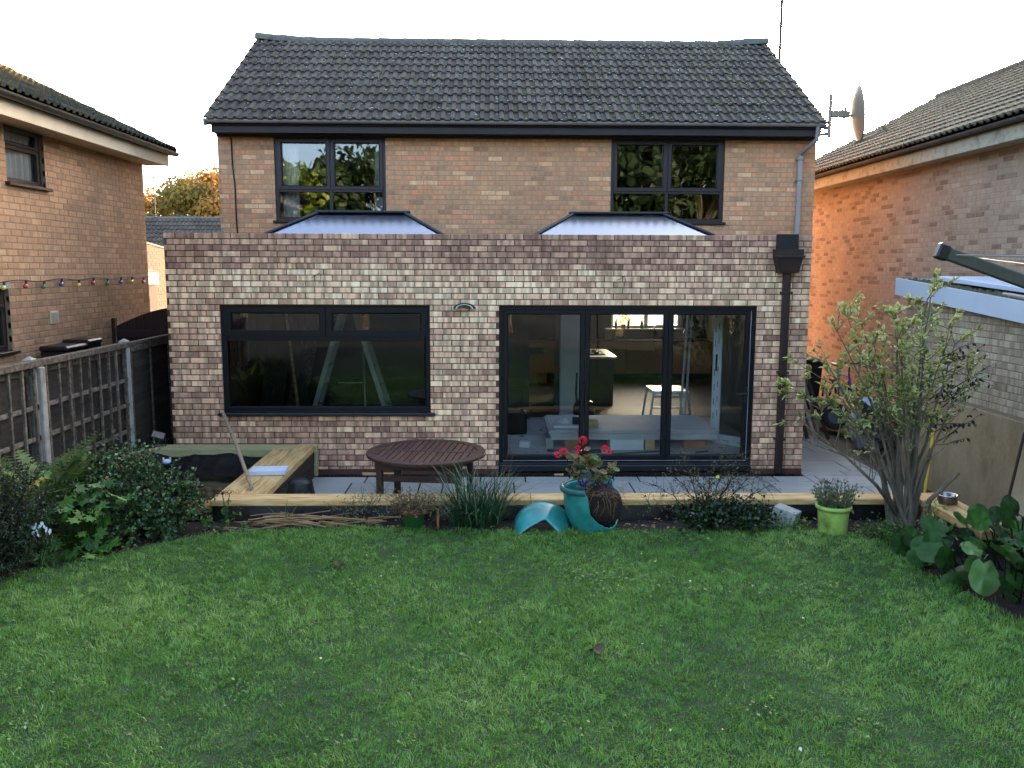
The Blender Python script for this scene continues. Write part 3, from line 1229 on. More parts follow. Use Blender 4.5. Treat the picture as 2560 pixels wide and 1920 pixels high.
brick_wall(house, (HR, 19.3, 0), (1, 0, 0), 19.3 - HY - .002, 6.6, [], 'house_brick', 'house_mortar', house_tone, nparts=0, pitch=.075, mod=.225,
           proud=.003, thick=.28, top=lambda s: gable(19.3 - s - 13.7) - .02, wall_name='gable_wall')
b = MB()
b.prism([(13.702, 0), (19.3, 0), (19.3, 4.64), (16.5, 6.55), (13.702, 4.64)], HL, HL + .28, axis='x')
part('gable_wall', b, 'house_mortar', house, world=True)
# street wall with kitchen window opening
KX0, KX1, KZ0, KZ1 = 2.62, 4.2, 1.29, 2.35
b = MB()
b.box(HL + .28, KX0, 19.05, 19.3, 0, 4.64)
b.box(KX1, HR - .28, 19.05, 19.3, 0, 4.64)
b.box(KX0, KX1, 19.05, 19.3, 0, KZ0)
b.box(KX0, KX1, 19.05, 19.3, KZ1, 4.64)
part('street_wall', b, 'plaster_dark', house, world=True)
kw = MB()
ring(kw, KX0, KX1, KZ0, KZ1, .06, 19.15, 19.22)
kw.box(3.38, 3.46, 19.155, 19.215, KZ0 + .06, KZ1 - .06)
kwo = part('kitchen_window', kw, 'upvc_white', house, world=True)
g = MB()
g.add([(KX0, 19.19, KZ0), (KX1, 19.19, KZ0), (KX1, 19.19, KZ1), (KX0, 19.19, KZ1)], [(0, 1, 2, 3)])
part('pane', g, 'glass', kwo, world=True)
g = MB()
g.cbox(KX0 - .06, KX1 + .06, 18.9, 19.1, KZ0 - .03, KZ0, c=.006)
part('window_board', g, 'upvc_white', kwo, world=True)
# floors, inner partition, ceilings
b = MB()
b.box(EXL + .28, EXR - .28, EXY + .1, HY, .05, .2)
part('extension_floor', b, 'screed', house, world=True)
b = MB()
b.box(HL + .28, HR - .28, HY, 19.05, .05, .2)
part('kitchen_floor', b, 'kitchen_floor', house, world=True)
b = MB()
b.box(HL + .28, HR - .28, HY + .29, 19.05, 2.55, 2.72)
part('upper_floor', b, 'plaster', house, world=True)
b = MB()
for (x0, x1, z0, z1) in ((EXL + .28, .56, .2, 2.62), (.98, 1.36, .2, 2.62), (4.3, EXR + .9, .2, 2.62), (.56, .98, 2.35, 2.62), (1.36, 4.3, 2.42, 2.62)):
    b.box(x0, x1, HY - .15, HY + .1, z0, z1)
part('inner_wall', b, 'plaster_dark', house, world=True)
b = MB()
b.cbox(1.04, 1.36, HY - .35, HY - .16, .2, 2.62, c=.01)
part('plastered_pier', b, 'plaster', house, world=True)
b = MB()
b.box(HL + .3, HR - .3, 13.98, 19.0, 4.6, 4.64)
part('attic_floor', b, 'plaster', house, world=True)
b = MB()
b.box(EXR - .30, EXR - .282, EXY + .30, HY - .15, .2, 2.6)
b.box(EXL + .30, -3.40, EXY + .282, EXY + .298, .2, 2.6)
b.box(-.80, .06, EXY + .282, EXY + .298, .2, 2.6)
b.box(3.29, EXR - .30, EXY + .282, EXY + .298, .2, 2.6)
b.box(-3.40, -.80, EXY + .282, EXY + .298, .2, .757)
b.box(-3.40, -.80, EXY + .282, EXY + .298, 2.144, 2.6)
b.box(.06, 3.29, EXY + .282, EXY + .298, 2.144, 2.6)
for i in range(5):
    if i in (1, 3):
        b.box(xs[i], xs[i + 1], EXY + .30, LY0, 2.602, 2.618)
        b.box(xs[i], xs[i + 1], LY1, HY - .15, 2.602, 2.618)
    else:
        b.box(xs[i] + (.02 if i == 0 else 0), xs[i + 1] - (.02 if i == 4 else 0), EXY + .30, HY - .15, 2.602, 2.618)
part('plaster_lining', b, 'plaster', house, world=True)
b = MB()
b.box(-.1, 0, HY + .3, 19.05, 2.72, 4.6)
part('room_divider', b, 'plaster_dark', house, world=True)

# windows upstairs
for (x0, x1) in ((-3.43, -1.70), (1.835, 3.63)):
    w, h = x1 - x0, 1.295
    M = wframe((0, -1, 0), (x0, HY, 2.70 + WZ0))
    mid = w / 2
    window(house, M, w, h,
           [(.05, mid - .012, .48, h - .05, True), (mid + .012, w - .05, .48, h - .05, True),
            (.055, mid - .02, .05, .45, False), (mid + .02, w - .055, .05, .45, False)],
           'window_brown', 'glass_upper', fw=.055, y0=.035, sill=(.04, .05, .04), sash=.06,
           bars=[(mid - .025, mid + .025, .055, h - .055), (.055, mid - .027, .44, .49), (mid + .027, w - .055, .44, .49)])
# big casement
M = wframe((0, -1, 0), (-3.40, EXY, .80))
w, h = 2.6, 1.343
window(house, M, w, h, [(.05, w / 2 - .008, .955, h - .03, True), (w / 2 + .008, w - .05, .955, h - .03, True), (.085, w - .085, .085, .905, False)],
       'anthracite', 'glass_window', fw=.065, y0=.045, sash=.075, bars=[(.07, w - .07, .895, .965), (w / 2 - .02, w / 2 + .02, .965, h - .06)])
b = MB()
b.cbox(-3.46, -.74, EXY - .06, EXY + .06, .757, .797, c=.012)
part('window_sill', b, 'anthracite_sill', house, world=True)

# bifold doors
BX0, BX1, BZ0, BZ1 = .062, 3.288, .06, 2.142
M = wframe((0, -1, 0), (BX0, EXY, BZ0))
w, h = BX1 - BX0, BZ1 - BZ0
b = MB()
ring(b, 0, w, .05, h, .05, .03, .13, .006)
bif = link('bifold_door', mesh_from('bifold_door', b.v, b.f, 'anthracite'), house, M)
b = MB()
b.cbox(-.0, w, -.03, .13, -.03, .06, c=.012)
b.cbox(0.0, w, -.012, .1, .058, .085, c=.004)
part('threshold', b, 'anthracite_sill', bif)
b = MB()
b.box(.05, w - .05, .024, .034, .106, .111)
b.box(w - .058, w - .053, .024, .034, .11, h - .06)
part('trim_line', b, 'alu_trim', bif)
cuts = [.05, 1.083, 2.135, w - .05]
for i in range(3):
    s = MB()
    x0, x1 = cuts[i] + .004, cuts[i + 1] - .004
    ring(s, x0, x1, .115, h - .05, .06, .036, .10, .012)
    leaf = part('door_leaf', s, 'anthracite', bif)
    g = MB()
    g.add([(x0 + .056, .065, .17), (x1 - .056, .065, .17), (x1 - .056, .065, h - .108), (x0 + .056, .065, h - .108)], [(0, 1, 2, 3)])
    part('pane', g, 'glass', leaf)
    if i == 2:
        hd = MB()
        hd.cbox(x1 - .05, x1 - .02, .02, .037, .86, 1.06, c=.004)
        hd.tube([(x1 - .035, .03, .98), (x1 - .035, -.03, .98), (x1 - .17, -.03, .98)], .009, n=6)
        part('handle', hd, 'black_plastic', leaf)
    else:
        hg = MB()
        for z in (.35, 1.05, 1.85):
            hg.tube([(x1 + .004, .03, z), (x1 + .004, .03, z + .1)], .012, n=6)
        part('hinge', hg, 'seal', leaf)

# roof
PI_R = math.atan2(1.96, 3.22)
EY, EZ = 13.27, 4.80
rf = MB()
rf.prism([(13.36, 4.80), (16.5, 6.73), (19.75, 4.75), (19.75, 4.70), (16.5, 6.64), (13.36, 4.74)], -4.34, 5.06, axis='x')
roof = part('roof', rf, 'roof_deck', house, world=True)
tiled_slope(roof, (-4.37, EY, EZ), (1, 0, 0), (0, math.cos(PI_R), math.sin(PI_R)), 32, 11, 9.45 / 32, .3425, MATS['roof_tile'], nparts=300)
b = MB()
vb = Vector((0, -math.cos(PI_R), math.sin(PI_R)))
b.add([(-4.36, 19.8, 4.77), (5.07, 19.8, 4.77), (5.07, 16.5, 6.8), (-4.36, 16.5, 6.8)], [(0, 1, 2, 3)])
part('rear_slope', b, 'roof_tile', roof, world=True)
nr = 21
for i in range(nr):
    x0 = -4.37 + i * 9.45 / nr
    x1 = x0 + 9.45 / nr
    def sag(x):
        t = abs(x - .36) / 4.73
        return 6.755 + .075 * max(0, t - .78) / .22
    rt = MB()
    V, F = [], []
    for (x, z) in ((x0 - .012, sag(x0) + .012), (x1, sag(x1))):
        for k in range(8):
            t = math.pi * (k / 7) * 1.08 - .04 * math.pi
            V.append((x, 16.5 - .125 * math.cos(t), z + .115 * math.sin(t) - .06))
    for k in range(7):
        F.append((k, k + 1, 9 + k, 8 + k))
    F.append(tuple(range(8)))
    F.append(tuple(reversed(range(8, 16))))
    rt.add(V, F)
    part('ridge_tile', rt, 'ridge_tile', roof, world=True)
# verge pointing
for x in (-4.37, 5.03):
    b = MB()
    d = Vector((0, math.cos(PI_R), math.sin(PI_R)))
    p0 = Vector((x, EY + .03, EZ - .03))
    b.prism([(p0.y, p0.z), (16.5, 6.71), (16.5, 6.66), (p0.y, p0.z - .05)], x, x + .05, axis='x')
    part('verge_pointing', b, 'ridge_tile', roof, world=True)
# moss cushions and lichen flecks on the tiles: small crumbs, uncountable
mV, mF = [], []
lV, lF = [], []
vdir = Vector((0, math.cos(PI_R), math.sin(PI_R)))
ndir = Vector((0, -math.sin(PI_R), math.cos(PI_R)))


def crumb(VL, FL, p, r, hgt):
    k = len(VL)
    n_ = 6
    for j in range(n_):
        t = 2 * math.pi * j / n_ + RN.random()
        q = r * RN.uniform(.6, 1.2)
        VL.append(p + Vector((1, 0, 0)) * math.cos(t) * q * 1.3 + vdir * math.sin(t) * q)
    VL.append(p + ndir * hgt)
    for j in range(n_):
        FL.append((k + j, k + (j + 1) % n_, k + n_))


for i in range(900):
    x = RN.uniform(-4.2, 4.9)
    dens = .15 + .85 * (1 if x > 1.4 else .35) * (0.5 + .5 * smooth_noise(x, 3, .8))
    if RN.random() > dens:
        continue
    row = RN.randint(0, 10)
    v = row * .3425 + RN.uniform(.0, .33)
    lift = .03 - .02 * ((v % .3425) / .3425)
    p = Vector((x, EY, EZ)) + vdir * v + ndir * (lift + .004)
    crumb(mV, mF, p, RN.uniform(.012, .034), RN.uniform(.01, .022))
for i in range(1500):
    x = RN.uniform(-4.3, 5.0)
    row = RN.randint(0, 10)
    v = row * .3425 + RN.uniform(.0, .33)
    lift = .03 - .02 * ((v % .3425) / .3425)
    p = Vector((x, EY, EZ)) + vdir * v + ndir * (lift + .009)
    crumb(lV, lF, p, RN.uniform(.005, .016), .004)
o = link('moss', mesh_from('moss', mV, mF, 'moss'), roof, I4)
o['kind'] = 'stuff'
o = link('lichen', mesh_from('lichen', lV, lF, 'lichen'), roof, I4)
o['kind'] = 'stuff'

b = MB()
b.cbox(-4.29, 5.03, 13.40, 13.425, 4.635, 4.80, c=.003)
part('fascia', b, 'fascia_brown', house, world=True)
b = MB()
b.box(-4.29, 5.03, 13.427, 13.72, 4.645, 4.66)
b.box(-4.29, 5.03, 13.62, 13.694, 4.61, 4.643)
part('soffit', b, 'fascia_brown', house, world=True)


def gutter(parent, a, c, r, out, m, brackets, nm='gutter'):
    """half-round gutter from a to c; out = outward unit vector"""
    a, c, out = Vector(a), Vector(c), Vector(out)
    up = Vector((0, 0, 1))
    V, F = [], []
    K = 8
    for p in (a, c):
        for k in range(K + 1):
            t = math.pi * k / K
            V.append(p + out * (r * math.cos(t)) - up * (r * .95 * math.sin(t)))
        V.append(p - out * (r * .88))
        for k in range(K, -1, -1):
            t = math.pi * k / K
            V.append(p + out * (r * .88 * math.cos(t)) - up * (r * .82 * math.sin(t)))
    n_ = len(V) // 2
    for k in range(n_):
        F.append((k, (k + 1) % n_, n_ + (k + 1) % n_, n_ + k))
    for base in (0, n_):
        F.append(tuple(base + k for k in range(K + 1)))
    mb_ = MB()
    mb_.add(V, F)
    g_ = part(nm, mb_, m, parent, world=True)
    d = (c - a)
    for t in brackets:
        p = a + d * t
        e = d.normalized() * .018
        q = MB()
        V, F = [], []
        for s_ in (-1, 1):
            for k in range(K + 1):
                an = math.pi * k / K
                V.append(p + e * s_ + out * (r * 1.09 * math.cos(an)) - up * (r * 1.04 * math.sin(an)) + up * .003)
        for k in range(K):
            F.append((k, k + 1, K + 2 + k, K + 1 + k))
        q.add(V, F)
        part('gutter_bracket', q, m, g_, world=True)
    return g_


gutter(house, (-4.37, 13.33, 4.815), (5.05, 13.33, 4.815), .056, (0, -1, 0), 'gutter_grey', [.02, .17, .31, .44, .49, .58, .68, .79, .86, .94])
dp = MB()
dp.tube([(4.95, 13.33, 4.78), (4.95, 13.36, 4.58), (4.80, 13.63, 4.40), (4.80, 13.63, 4.32)], .036, n=8)
d1 = part('downpipe', dp, 'gutter_grey', house, world=True)
dp = MB()
dp.cbox(4.765, 4.835, 13.595, 13.665, 2.88, 4.36, c=.008)
part('pipe', dp, 'downpipe_pale', d1, world=True)
for z in (4.30, 3.98):
    dp = MB()
    dp.cbox(4.745, 4.855, 13.585, 13.69, z, z + .03, c=.006)
    part('pipe_clip', dp, 'gutter_grey', d1, world=True)
# rain hopper on the extension
hp = MB()
hp.cbox(3.49, 3.745, EXY - .10, EXY - .012, 2.82, 3.035, c=.006)
hpo = part('hopper_chute', hp, 'black_plastic', house, world=True)
hp = MB()
V = [(3.455, EXY - .17, 2.85), (3.79, EXY - .17, 2.85), (3.79, EXY - .01, 2.85), (3.455, EXY - .01, 2.85),
     (3.455, EXY - .17, 2.76), (3.79, EXY - .17, 2.76), (3.79, EXY - .01, 2.76), (3.455, EXY - .01, 2.76),
     (3.51, EXY - .14, 2.56), (3.745, EXY - .14, 2.56), (3.745, EXY - .01, 2.56), (3.51, EXY - .01, 2.56)]
hp.add(V, [(0, 1, 5, 4), (1, 2, 6, 5), (3, 0, 4, 7), (4, 5, 9, 8), (5, 6, 10, 9), (7, 4, 8, 11), (8, 9, 10, 11), (0, 4, 5, 1)])
hp.cbox(3.44, 3.805, EXY - .185, EXY - .17, 2.745, 2.775, c=.004)
part('hopper', hp, 'hopper_brown', hpo, world=True)
hp = MB()
hp.cbox(3.588, 3.674, EXY - .10, EXY - .018, .01, 2.57, c=.012)
pp = part('rainwater_pipe', hp, 'hopper_brown', house, world=True)
for z in (2.3, 1.3, .45):
    hp = MB()
    hp.cbox(3.565, 3.70, EXY - .106, EXY - .008, z, z + .03, c=.004)
    part('pipe_clip', hp, 'hopper_brown', pp, world=True)
# wall lamp: an arched half-moon
V, F = [], []
for k in range(13):
    t = math.pi * k / 12
    for (r, y) in ((.137, -.11), (.137, -.008), (.104, -.008), (.104, -.11)):
        V.append((-.368 + r * math.cos(t), EXY + y, 2.11 + r * .5 * math.sin(t)))
for k in range(12):
    for j in range(4):
        F.append((k * 4 + j, k * 4 + (j + 1) % 4, k * 4 + 4 + (j + 1) % 4, k * 4 + 4 + j))
F += [(0, 1, 2, 3), (48, 49, 50, 51)]
b = MB()
b.add(V, F)
wlmp = part('wall_lamp', b, 'anthracite_sill', house, world=True)
V, F = [], []
for k in range(13):
    t = math.pi * k / 12
    for (r, y) in ((.110, -.113), (.110, -.1105), (.096, -.1105), (.096, -.113)):
        V.append((-.368 + r * math.cos(t), EXY + y, 2.11 + r * .5 * math.sin(t)))
for k in range(12):
    for j in range(4):
        F.append((k * 4 + j, k * 4 + (j + 1) % 4, k * 4 + 4 + (j + 1) % 4, k * 4 + 4 + j))
b = MB()
b.add(V, F)
part('lamp_diffuser', b, 'upvc_white', wlmp, world=True)
# stray cable tails in the brickwork and a cable down the upper wall
for (x, z) in ((-2.14, 2.52), (1.62, 2.50)):
    b = MB()
    b.tube([(x, EXY, z), (x - .01, EXY - .04, z + .02), (x - .06, EXY - .05, z - .02), (x - .10, EXY - .05, z - .035)], .004, n=5)
    b.tube([(x, EXY, z), (x + .005, EXY - .03, z - .03), (x - .008, EXY - .03, z - .11)], .0035, n=5)
    part('cable_tail', b, 'seal', house, world=True)
b = MB()
b.tube([(-4.08, HY - .012, 4.6), (-4.075, HY - .012, 4.2), (-4.05, HY - .012, 3.9), (-4.045, HY - .012, 3.3), (-4.02, HY - .012, 2.9)], .011, n=6)
part('wall_cable', b, 'seal', house, world=True)

# ------------------------------------------------------------------ LEFT NEIGHBOUR
lh = thing('neighbour_house', 'tan brick house behind the fence on the left with roof coloured sunlit orange toward the ridge', 'house', (-5.5, 9, 0))


def left_tone(s, z):
    y = 13.77 - s
    base = .42 + .12 * smooth_noise(y, z, 1.1, 3)
    if y < 11.2 and z > 2.4 and z < 3.4:
        base += .16
    if z < 2.2:
        base -= .12
    return base + RN.gauss(0, .13)


LX = -5.5
brick_wall(lh, (LX, 13.77, 0), (1, 0, 0), 9.8, 4.22, [(2.97, 3.81, 3.56, 5), (3.95, 5.4, 1.64, 2.36)], 'left_brick', 'left_mortar', left_tone, nparts=300,
           pitch=.075, mod=.225, proud=.004, thick=.28, wall_name='side_wall', want=lambda b: b[0] < 4.2 and b[2] > 1.5)
b = MB()
b.prism([(LX - 8, 0), (LX - .002, 0), (LX - .002, 4.2), (-9.0, 6.05), (LX - 8, 4.2)], 13.5, 13.765, axis='y')
part('gable_wall', b, 'left_mortar', lh, world=True)
b = MB()
b.box(LX - 8, LX - 2.5, 3.97, 13.5, 0, 4.2)
part('inner_block', b, 'plaster_dark', lh, world=True)
# windows
M = wframe((1, 0, 0), (LX, 9.96, 3.56))
w, h = .84, .66
w1 = window(lh, M, w, h, [(.04, w - .04, .43, h - .03, True), (.05, w - .05, .05, .40, False)], 'window_brown', 'glass', fw=.06, y0=.05, sill=(.05, .06, .04), sash=.045,
            bars=[(.06, w - .06, .385, .43)])
M2 = wframe((1, 0, 0), (LX, 8.37, 1.66))
w, h = 1.45, .70
window(lh, M2, w, h, [(.04, w - .62, .05, h - .04, True), (w - .58, w - .05, .05, .46, False), (w - .58, w - .04, .48, h - .03, True)], 'window_brown', 'glass', fw=.06, y0=.05,
       sill=(.06, .06, .04), sash=.045, bars=[(w - .62, w - .58, .06, h - .06), (w - .58, w - .06, .45, .49)])
b = MB()
b.box(LX + .0015, LX + .006, 8.3, 9.86, 2.36, 2.43)
part('lintel', b, 'concrete', lh, world=True)


def curtain_sheet(M, w, h, folds, m, amp=.025):
    V, F = [], []
    n_ = folds * 6
    for k in range(n_ + 1):
        t = k / n_
        y = amp * math.sin(t * folds * 2 * math.pi) + amp * .5 * math.sin(t * folds * 5.1)
        for z in (0, h):
            V.append(M @ Vector((t * w, y, z)))
    for k in range(n_):
        F.append((2 * k, 2 * k + 2, 2 * k + 3, 2 * k + 1))
    b_ = MB()
    b_.add(V, F)
    return b_


b = curtain_sheet(wframe((1, 0, 0), (LX - .15, 10.0, 3.56)), .78, .66, 7, None)
c_ = link('curtain', mesh_from('curtain', b.v, b.f, 'curtain', None, True))
c_['label'] = 'pale net curtain behind the small upstairs window of the left neighbour house'
c_['category'] = 'curtain'
b = curtain_sheet(wframe((1, 0, 0), (LX - .15, 8.4, 1.66)), 1.4, .7, 9, None)
c_ = link('curtain', mesh_from('curtain', b.v, b.f, 'curtain', None, True))
c_['label'] = 'pale net curtain behind the ground floor window of the left neighbour house'
c_['category'] = 'curtain'
# curtains in the upper left window of the main house
for (x0, wd, lab) in ((-3.36, .26, 'left curtain in the upper left window of the main house'), (-1.90, .14, 'right curtain in the upper left window of the main house')):
    b = curtain_sheet(wframe((0, -1, 0), (x0, HY + .22, 3.36)), wd, 1.27, 4, None, .02)
    c_ = link('curtain', mesh_from('curtain', b.v, b.f, 'curtain', None, True))
    c_['label'] = 'pale grey ' + lab
    c_['category'] = 'curtain'
# eaves
b = MB()
b.box(LX + .002, -5.165, 3.97, 13.9, 4.19, 4.21)
part('soffit', b, 'cream_paint', lh, world=True)
b = MB()
b.cbox(-5.165, -5.14, 3.97, 13.92, 4.18, 4.44, c=.003)
part('fascia', b, 'cream_paint', lh, world=True)
gutter(lh, (-5.06, 3.97, 4.40), (-5.06, 14.0, 4.40), .062, (1, 0, 0), 'gutter_black', [.42, .6, .72, .8, .88, .95])
PL = rad(25.5)
b = MB()
b.prism([(-5.1, 4.42), (-9.0, 4.42 + 3.9 * math.tan(PL)), (-13.2, 4.42), (-13.2, 4.3), (-9, 6.15), (-5.1, 4.34)], 3.97, 13.93, axis='y')
lroof = part('roof', b, 'roof_deck', lh, world=True)
tiled_slope(lroof, (-5.02, 4.1, 4.425), (0, 1, 0), (-math.cos(PL), 0, math.sin(PL)), 33, 13, .298, .335, MATS['roof_tile_left'], nparts=300, eye=Vector((-3, 13, 4)), tone=lambda r: .12 + .085 * r)  # tone rises per row: sunlit band painted into the tile colour
for i in range(22):
    y0 = 4 + i * .45
    V, F = [], []
    zt = 4.42 + 3.97 * math.tan(PL) - .02
    for y in (y0, y0 + .44):
        for k in range(8):
            t = math.pi * k / 7
            V.append((-9.0 - .13 * math.cos(t), y, zt + .11 * math.sin(t)))
    for k in range(7):
        F.append((k, k + 1, 9 + k, 8 + k))
    F.append(tuple(range(8)))
    F.append(tuple(reversed(range(8, 16))))
    rt = MB()
    rt.add(V, F)
    part('ridge_tile', rt, 'roof_tile_left', lroof, world=True)
b = MB()
zt = math.tan(PL)
b.prism([(-5.03, 4.47), (-9.0, 4.47 + 3.97 * zt), (-9.0, 4.40 + 3.97 * zt), (-5.03, 4.37)], 13.925, 13.975, axis='y')
part('verge_pointing', b, 'terracotta', lroof, world=True)
# air vent on the wall
b = MB()
b.cbox(LX + .006, LX + .022, 10.66, 10.86, 1.90, 2.06, c=.004)
vt = part('air_vent', b, 'cream_paint', lh, world=True)
for i in range(7):
    b = MB()
    z = 1.915 + i * .019
    b.box(LX + .0225, LX + .03, 10.675, 10.845, z, z + .009)
    part('louvre', b, 'stained_paint', vt, world=True)

# ------------------------------------------------------------------ RIGHT NEIGHBOUR
rh = thing('neighbour_house', 'orange-tan brick house on the right behind the white-edged outbuilding', 'house', (6.65, 12, 0))


def right_tone(s, z):
    if RN.random() < .16:
        return RN.uniform(.0, .2)
    return RN.gauss(.6, .13)


RXW = 6.65
brick_wall(rh, (RXW, 5.0, 0), (-1, 0, 0), 15.2, 4.22, [], 'right_brick', 'right_mortar', right_tone, nparts=300, pitch=.075, mod=.225, proud=.003, thick=.28,  # unseen far end lengthened to cut the sun on the main house flank
           wall_name='side_wall', want=lambda b: b[0] > 5.2 and b[2] > 2.0, eye=Vector((0, 4, 2.6)))
b = MB()
b.prism([(RXW + .002, 0), (14.0, 0), (14.0, 4.2), (10.4, 6.4), (RXW + .002, 4.2)], 19.9, 20.19, axis='y')
part('gable_wall', b, 'right_mortar', rh, world=True)
b = MB()
b.box(6.36, RXW - .002, 4.9, 20.3, 4.19, 4.21)
part('soffit', b, 'stained_paint', rh, world=True)
b = MB()
b.cbox(6.335, 6.36, 4.9, 20.3, 4.18, 4.46, c=.003)
part('fascia', b, 'stained_paint', rh, world=True)
gutter(rh, (6.26, 4.9, 4.42), (6.26, 20.35, 4.42), .058, (-1, 0, 0), 'gutter_moss', [.42, .5, .58, .66, .74, .82, .9])
PR = math.atan2(6.62 - 4.45, 10.4 - 6.2)
b = MB()
b.prism([(6.3, 4.44), (10.4, 6.56), (14.5, 4.44), (14.5, 4.32), (10.4, 6.44), (6.3, 4.36)], 4.9, 20.32, axis='y')
rroof = part('roof', b, 'roof_deck', rh, world=True)
tiled_slope(rroof, (6.21, 20.36, 4.45), (0, -1, 0), (math.cos(PR), 0, math.sin(PR)), 51, 14, .30, .336, MATS['roof_tile_right'], nparts=300, eye=Vector((4, 8, 4)))
for i in range(34):
    y0 = 4.95 + i * .455
    V, F = [], []
    for y in (y0, y0 + .445):
        for k in range(8):
            t = math.pi * k / 7
            V.append((10.4 - .13 * math.cos(t), y, 6.60 + .11 * math.sin(t)))
    for k in range(7):
        F.append((k, k + 1, 9 + k, 8 + k))
    F.append(tuple(range(8)))
    F.append(tuple(reversed(range(8, 16))))
    rt = MB()
    rt.add(V, F)
    part('ridge_tile', rt, 'roof_tile_right', rroof, world=True)
b = MB()
b.prism([(6.22, 4.47), (10.4, 6.62), (10.4, 6.54), (6.22, 4.38)], 20.32, 20.37, axis='y')
part('verge_pointing', b, 'stained_paint', rroof, world=True)

# ------------------------------------------------------------------ OUTBUILDING ON THE RIGHT
gh = thing('outbuilding', 'grey brick outbuilding with pale blue-white roof edge and stained rendered base', 'outbuilding', (5.3, 9, 0))
GX, GY = 5.3, 10.85


def gz(y):
    return 2.28 - .0744 * (GY - y)


def g_tone(s, z):
    if RN.random() < .05 and z > .2:
        return RN.uniform(.92, 1)
    return RN.gauss(.42, .17)


brick_wall(gh, (GX, 4.0, 1.10), (-1, 0, 0), GY - 4.0, 1.3, [], 'garage_brick', 'garage_mortar', g_tone, nparts=300, pitch=.075, mod=.225, proud=.004, thick=.2,
           top=lambda s: gz(4.0 + s) - 1.10, wall_name='side_wall', want=lambda b: b[0] > 3.6)
b = MB()
V, F = [], []
NYR = 40
for j in range(NYR + 1):
    y = 4.0 + (GY + .004 - 4.0) * j / NYR
    for k, z in enumerate((-.05, .3, .7, 1.085, 1.10)):
        x = GX - .016 - .006 * smooth_noise(y, z, 2.0, 5) + (.014 if k == 4 else 0)
        V.append((x, y, z))
for j in range(NYR):
    for k in range(4):
        F.append((j * 5 + k, (j + 1) * 5 + k, (j + 1) * 5 + k + 1, j * 5 + k + 1))
b.add(V, F)
b.box(GX - .01, GX + .19, 4.0, GY, -.05, 1.095)
part('rendered_base', b, 'garage_render', gh, world=True, smooth=False)
b = MB()
b.box(GX + .2, 8.5, GY - .2, GY - .002, -.05, gz(GY))
b.box(GX + .2, 8.5, 4.0, 4.2, -.05, gz(4))
part('end_wall', b, 'garage_mortar', gh, world=True)
# roof board and fascia
b = MB()
ya, yb = 3.8, GY + .10
V = []
for (y) in (ya, yb):
    z = gz(y)
    V += [(GX - .09, y, z + .02), (8.6, y, z + .02), (8.6, y, z + .19), (GX - .09, y, z + .19)]
b.add(V, [(0, 1, 2, 3), (4, 7, 6, 5), (0, 4, 5, 1), (1, 5, 6, 2), (2, 6, 7, 3), (3, 7, 4, 0)])
groof = part('roof', b, 'felt_roof', gh, world=True)
mat('blue_white', ['#b4bfc6', '#c2cbd0'], rough=.45, scale=2)
b = MB()
V = []
for (y) in (ya, yb + .02):
    z = gz(y)
    V += [(GX - .12, y, z), (GX - .094, y, z), (GX - .094, y, z + .212), (GX - .12, y, z + .212)]
b.add(V, [(0, 1, 2, 3), (4, 7, 6, 5), (0, 4, 5, 1), (1, 5, 6, 2), (2, 6, 7, 3), (3, 7, 4, 0)])
b.box(GX - .094, 8.6, yb, yb + .02, gz(yb), gz(yb) + .205)
part('fascia', b, 'blue_white', groof, world=True)
# gravel and moss crumbs along the roof edge
cV, cF = [], []
for i in range(900):
    y = RN.uniform(7.8, yb - .05)
    x = GX - .07 + abs(RN.gauss(0, .16))
    z = gz(y) + .193
    k = len(cV)
    r = RN.uniform(.008, .028)
    for j in range(5):
        t = 2 * math.pi * j / 5 + RN.random()
        cV.append((x + r * math.cos(t), y + r * math.sin(t), z))
    cV.append((x + RN.uniform(-.004, .004), y, z + r * RN.uniform(.7, 1.5)))
    for j in range(5):
        cF.append((k + j, k + (j + 1) % 5, k + 5))
mat('roof_crumbs', ['#39362b', '#55503c', '#6f6a50'], rough=1, scale=30)
o = link('moss_and_gravel', mesh_from('moss_and_gravel', cV, cF, 'roof_crumbs'), groof, I4)
o['kind'] = 'stuff'


def roof_board(x0, x1, y0, y1, th, m, lab, yaw=0, lift=0.0, cat='board'):
    b_ = MB()
    b_.cbox(-(x1 - x0) / 2, (x1 - x0) / 2, -(y1 - y0) / 2, (y1 - y0) / 2, 0, th, c=min(.004, th / 3))
    yc_ = (y0 + y1) / 2
    Mx = Matrix.Translation(((x0 + x1) / 2, yc_, gz(yc_) + .195 + lift)) @ Matrix.Rotation(yaw, 4, 'Z') @ Matrix.Rotation(math.atan(.0744), 4, 'X')
    single('board', b_, m, lab, cat, M=Mx)


roof_board(5.55, 6.5, 8.2, 10.5, .05, 'white_board', 'large white panel lying on the outbuilding roof', .10, .03)
roof_board(5.75, 6.05, 7.2, 9.4, .06, 'black_plastic', 'black strip lying across the white panel on the outbuilding roof', -.06, .085)
roof_board(6.2, 6.45, 7.6, 9.9, .05, 'aluminium', 'grey trim length on the outbuilding roof behind the black strip', .05, .09)
roof_board(6.7, 7.3, 7.6, 10.2, .04, 'white_board', 'narrow pale sheet at the back of the outbuilding roof', .12, .16)
roof_board(5.36, 5.44, 6.6, 8.9, .03, 'downpipe_pale', 'pale plastic trim along the front edge of the outbuilding roof', .02, .01)

# ------------------------------------------------------------------ FAR LEFT: sunlit garage, bungalow roof, trees, mast
fg = thing('brick_garage', 'sunlit orange brick garage with cream canopy between the house and the left neighbour', 'garage', (-7.6, 17, 0))


def far_tone(s, z):
    return RN.gauss(.5, .2)


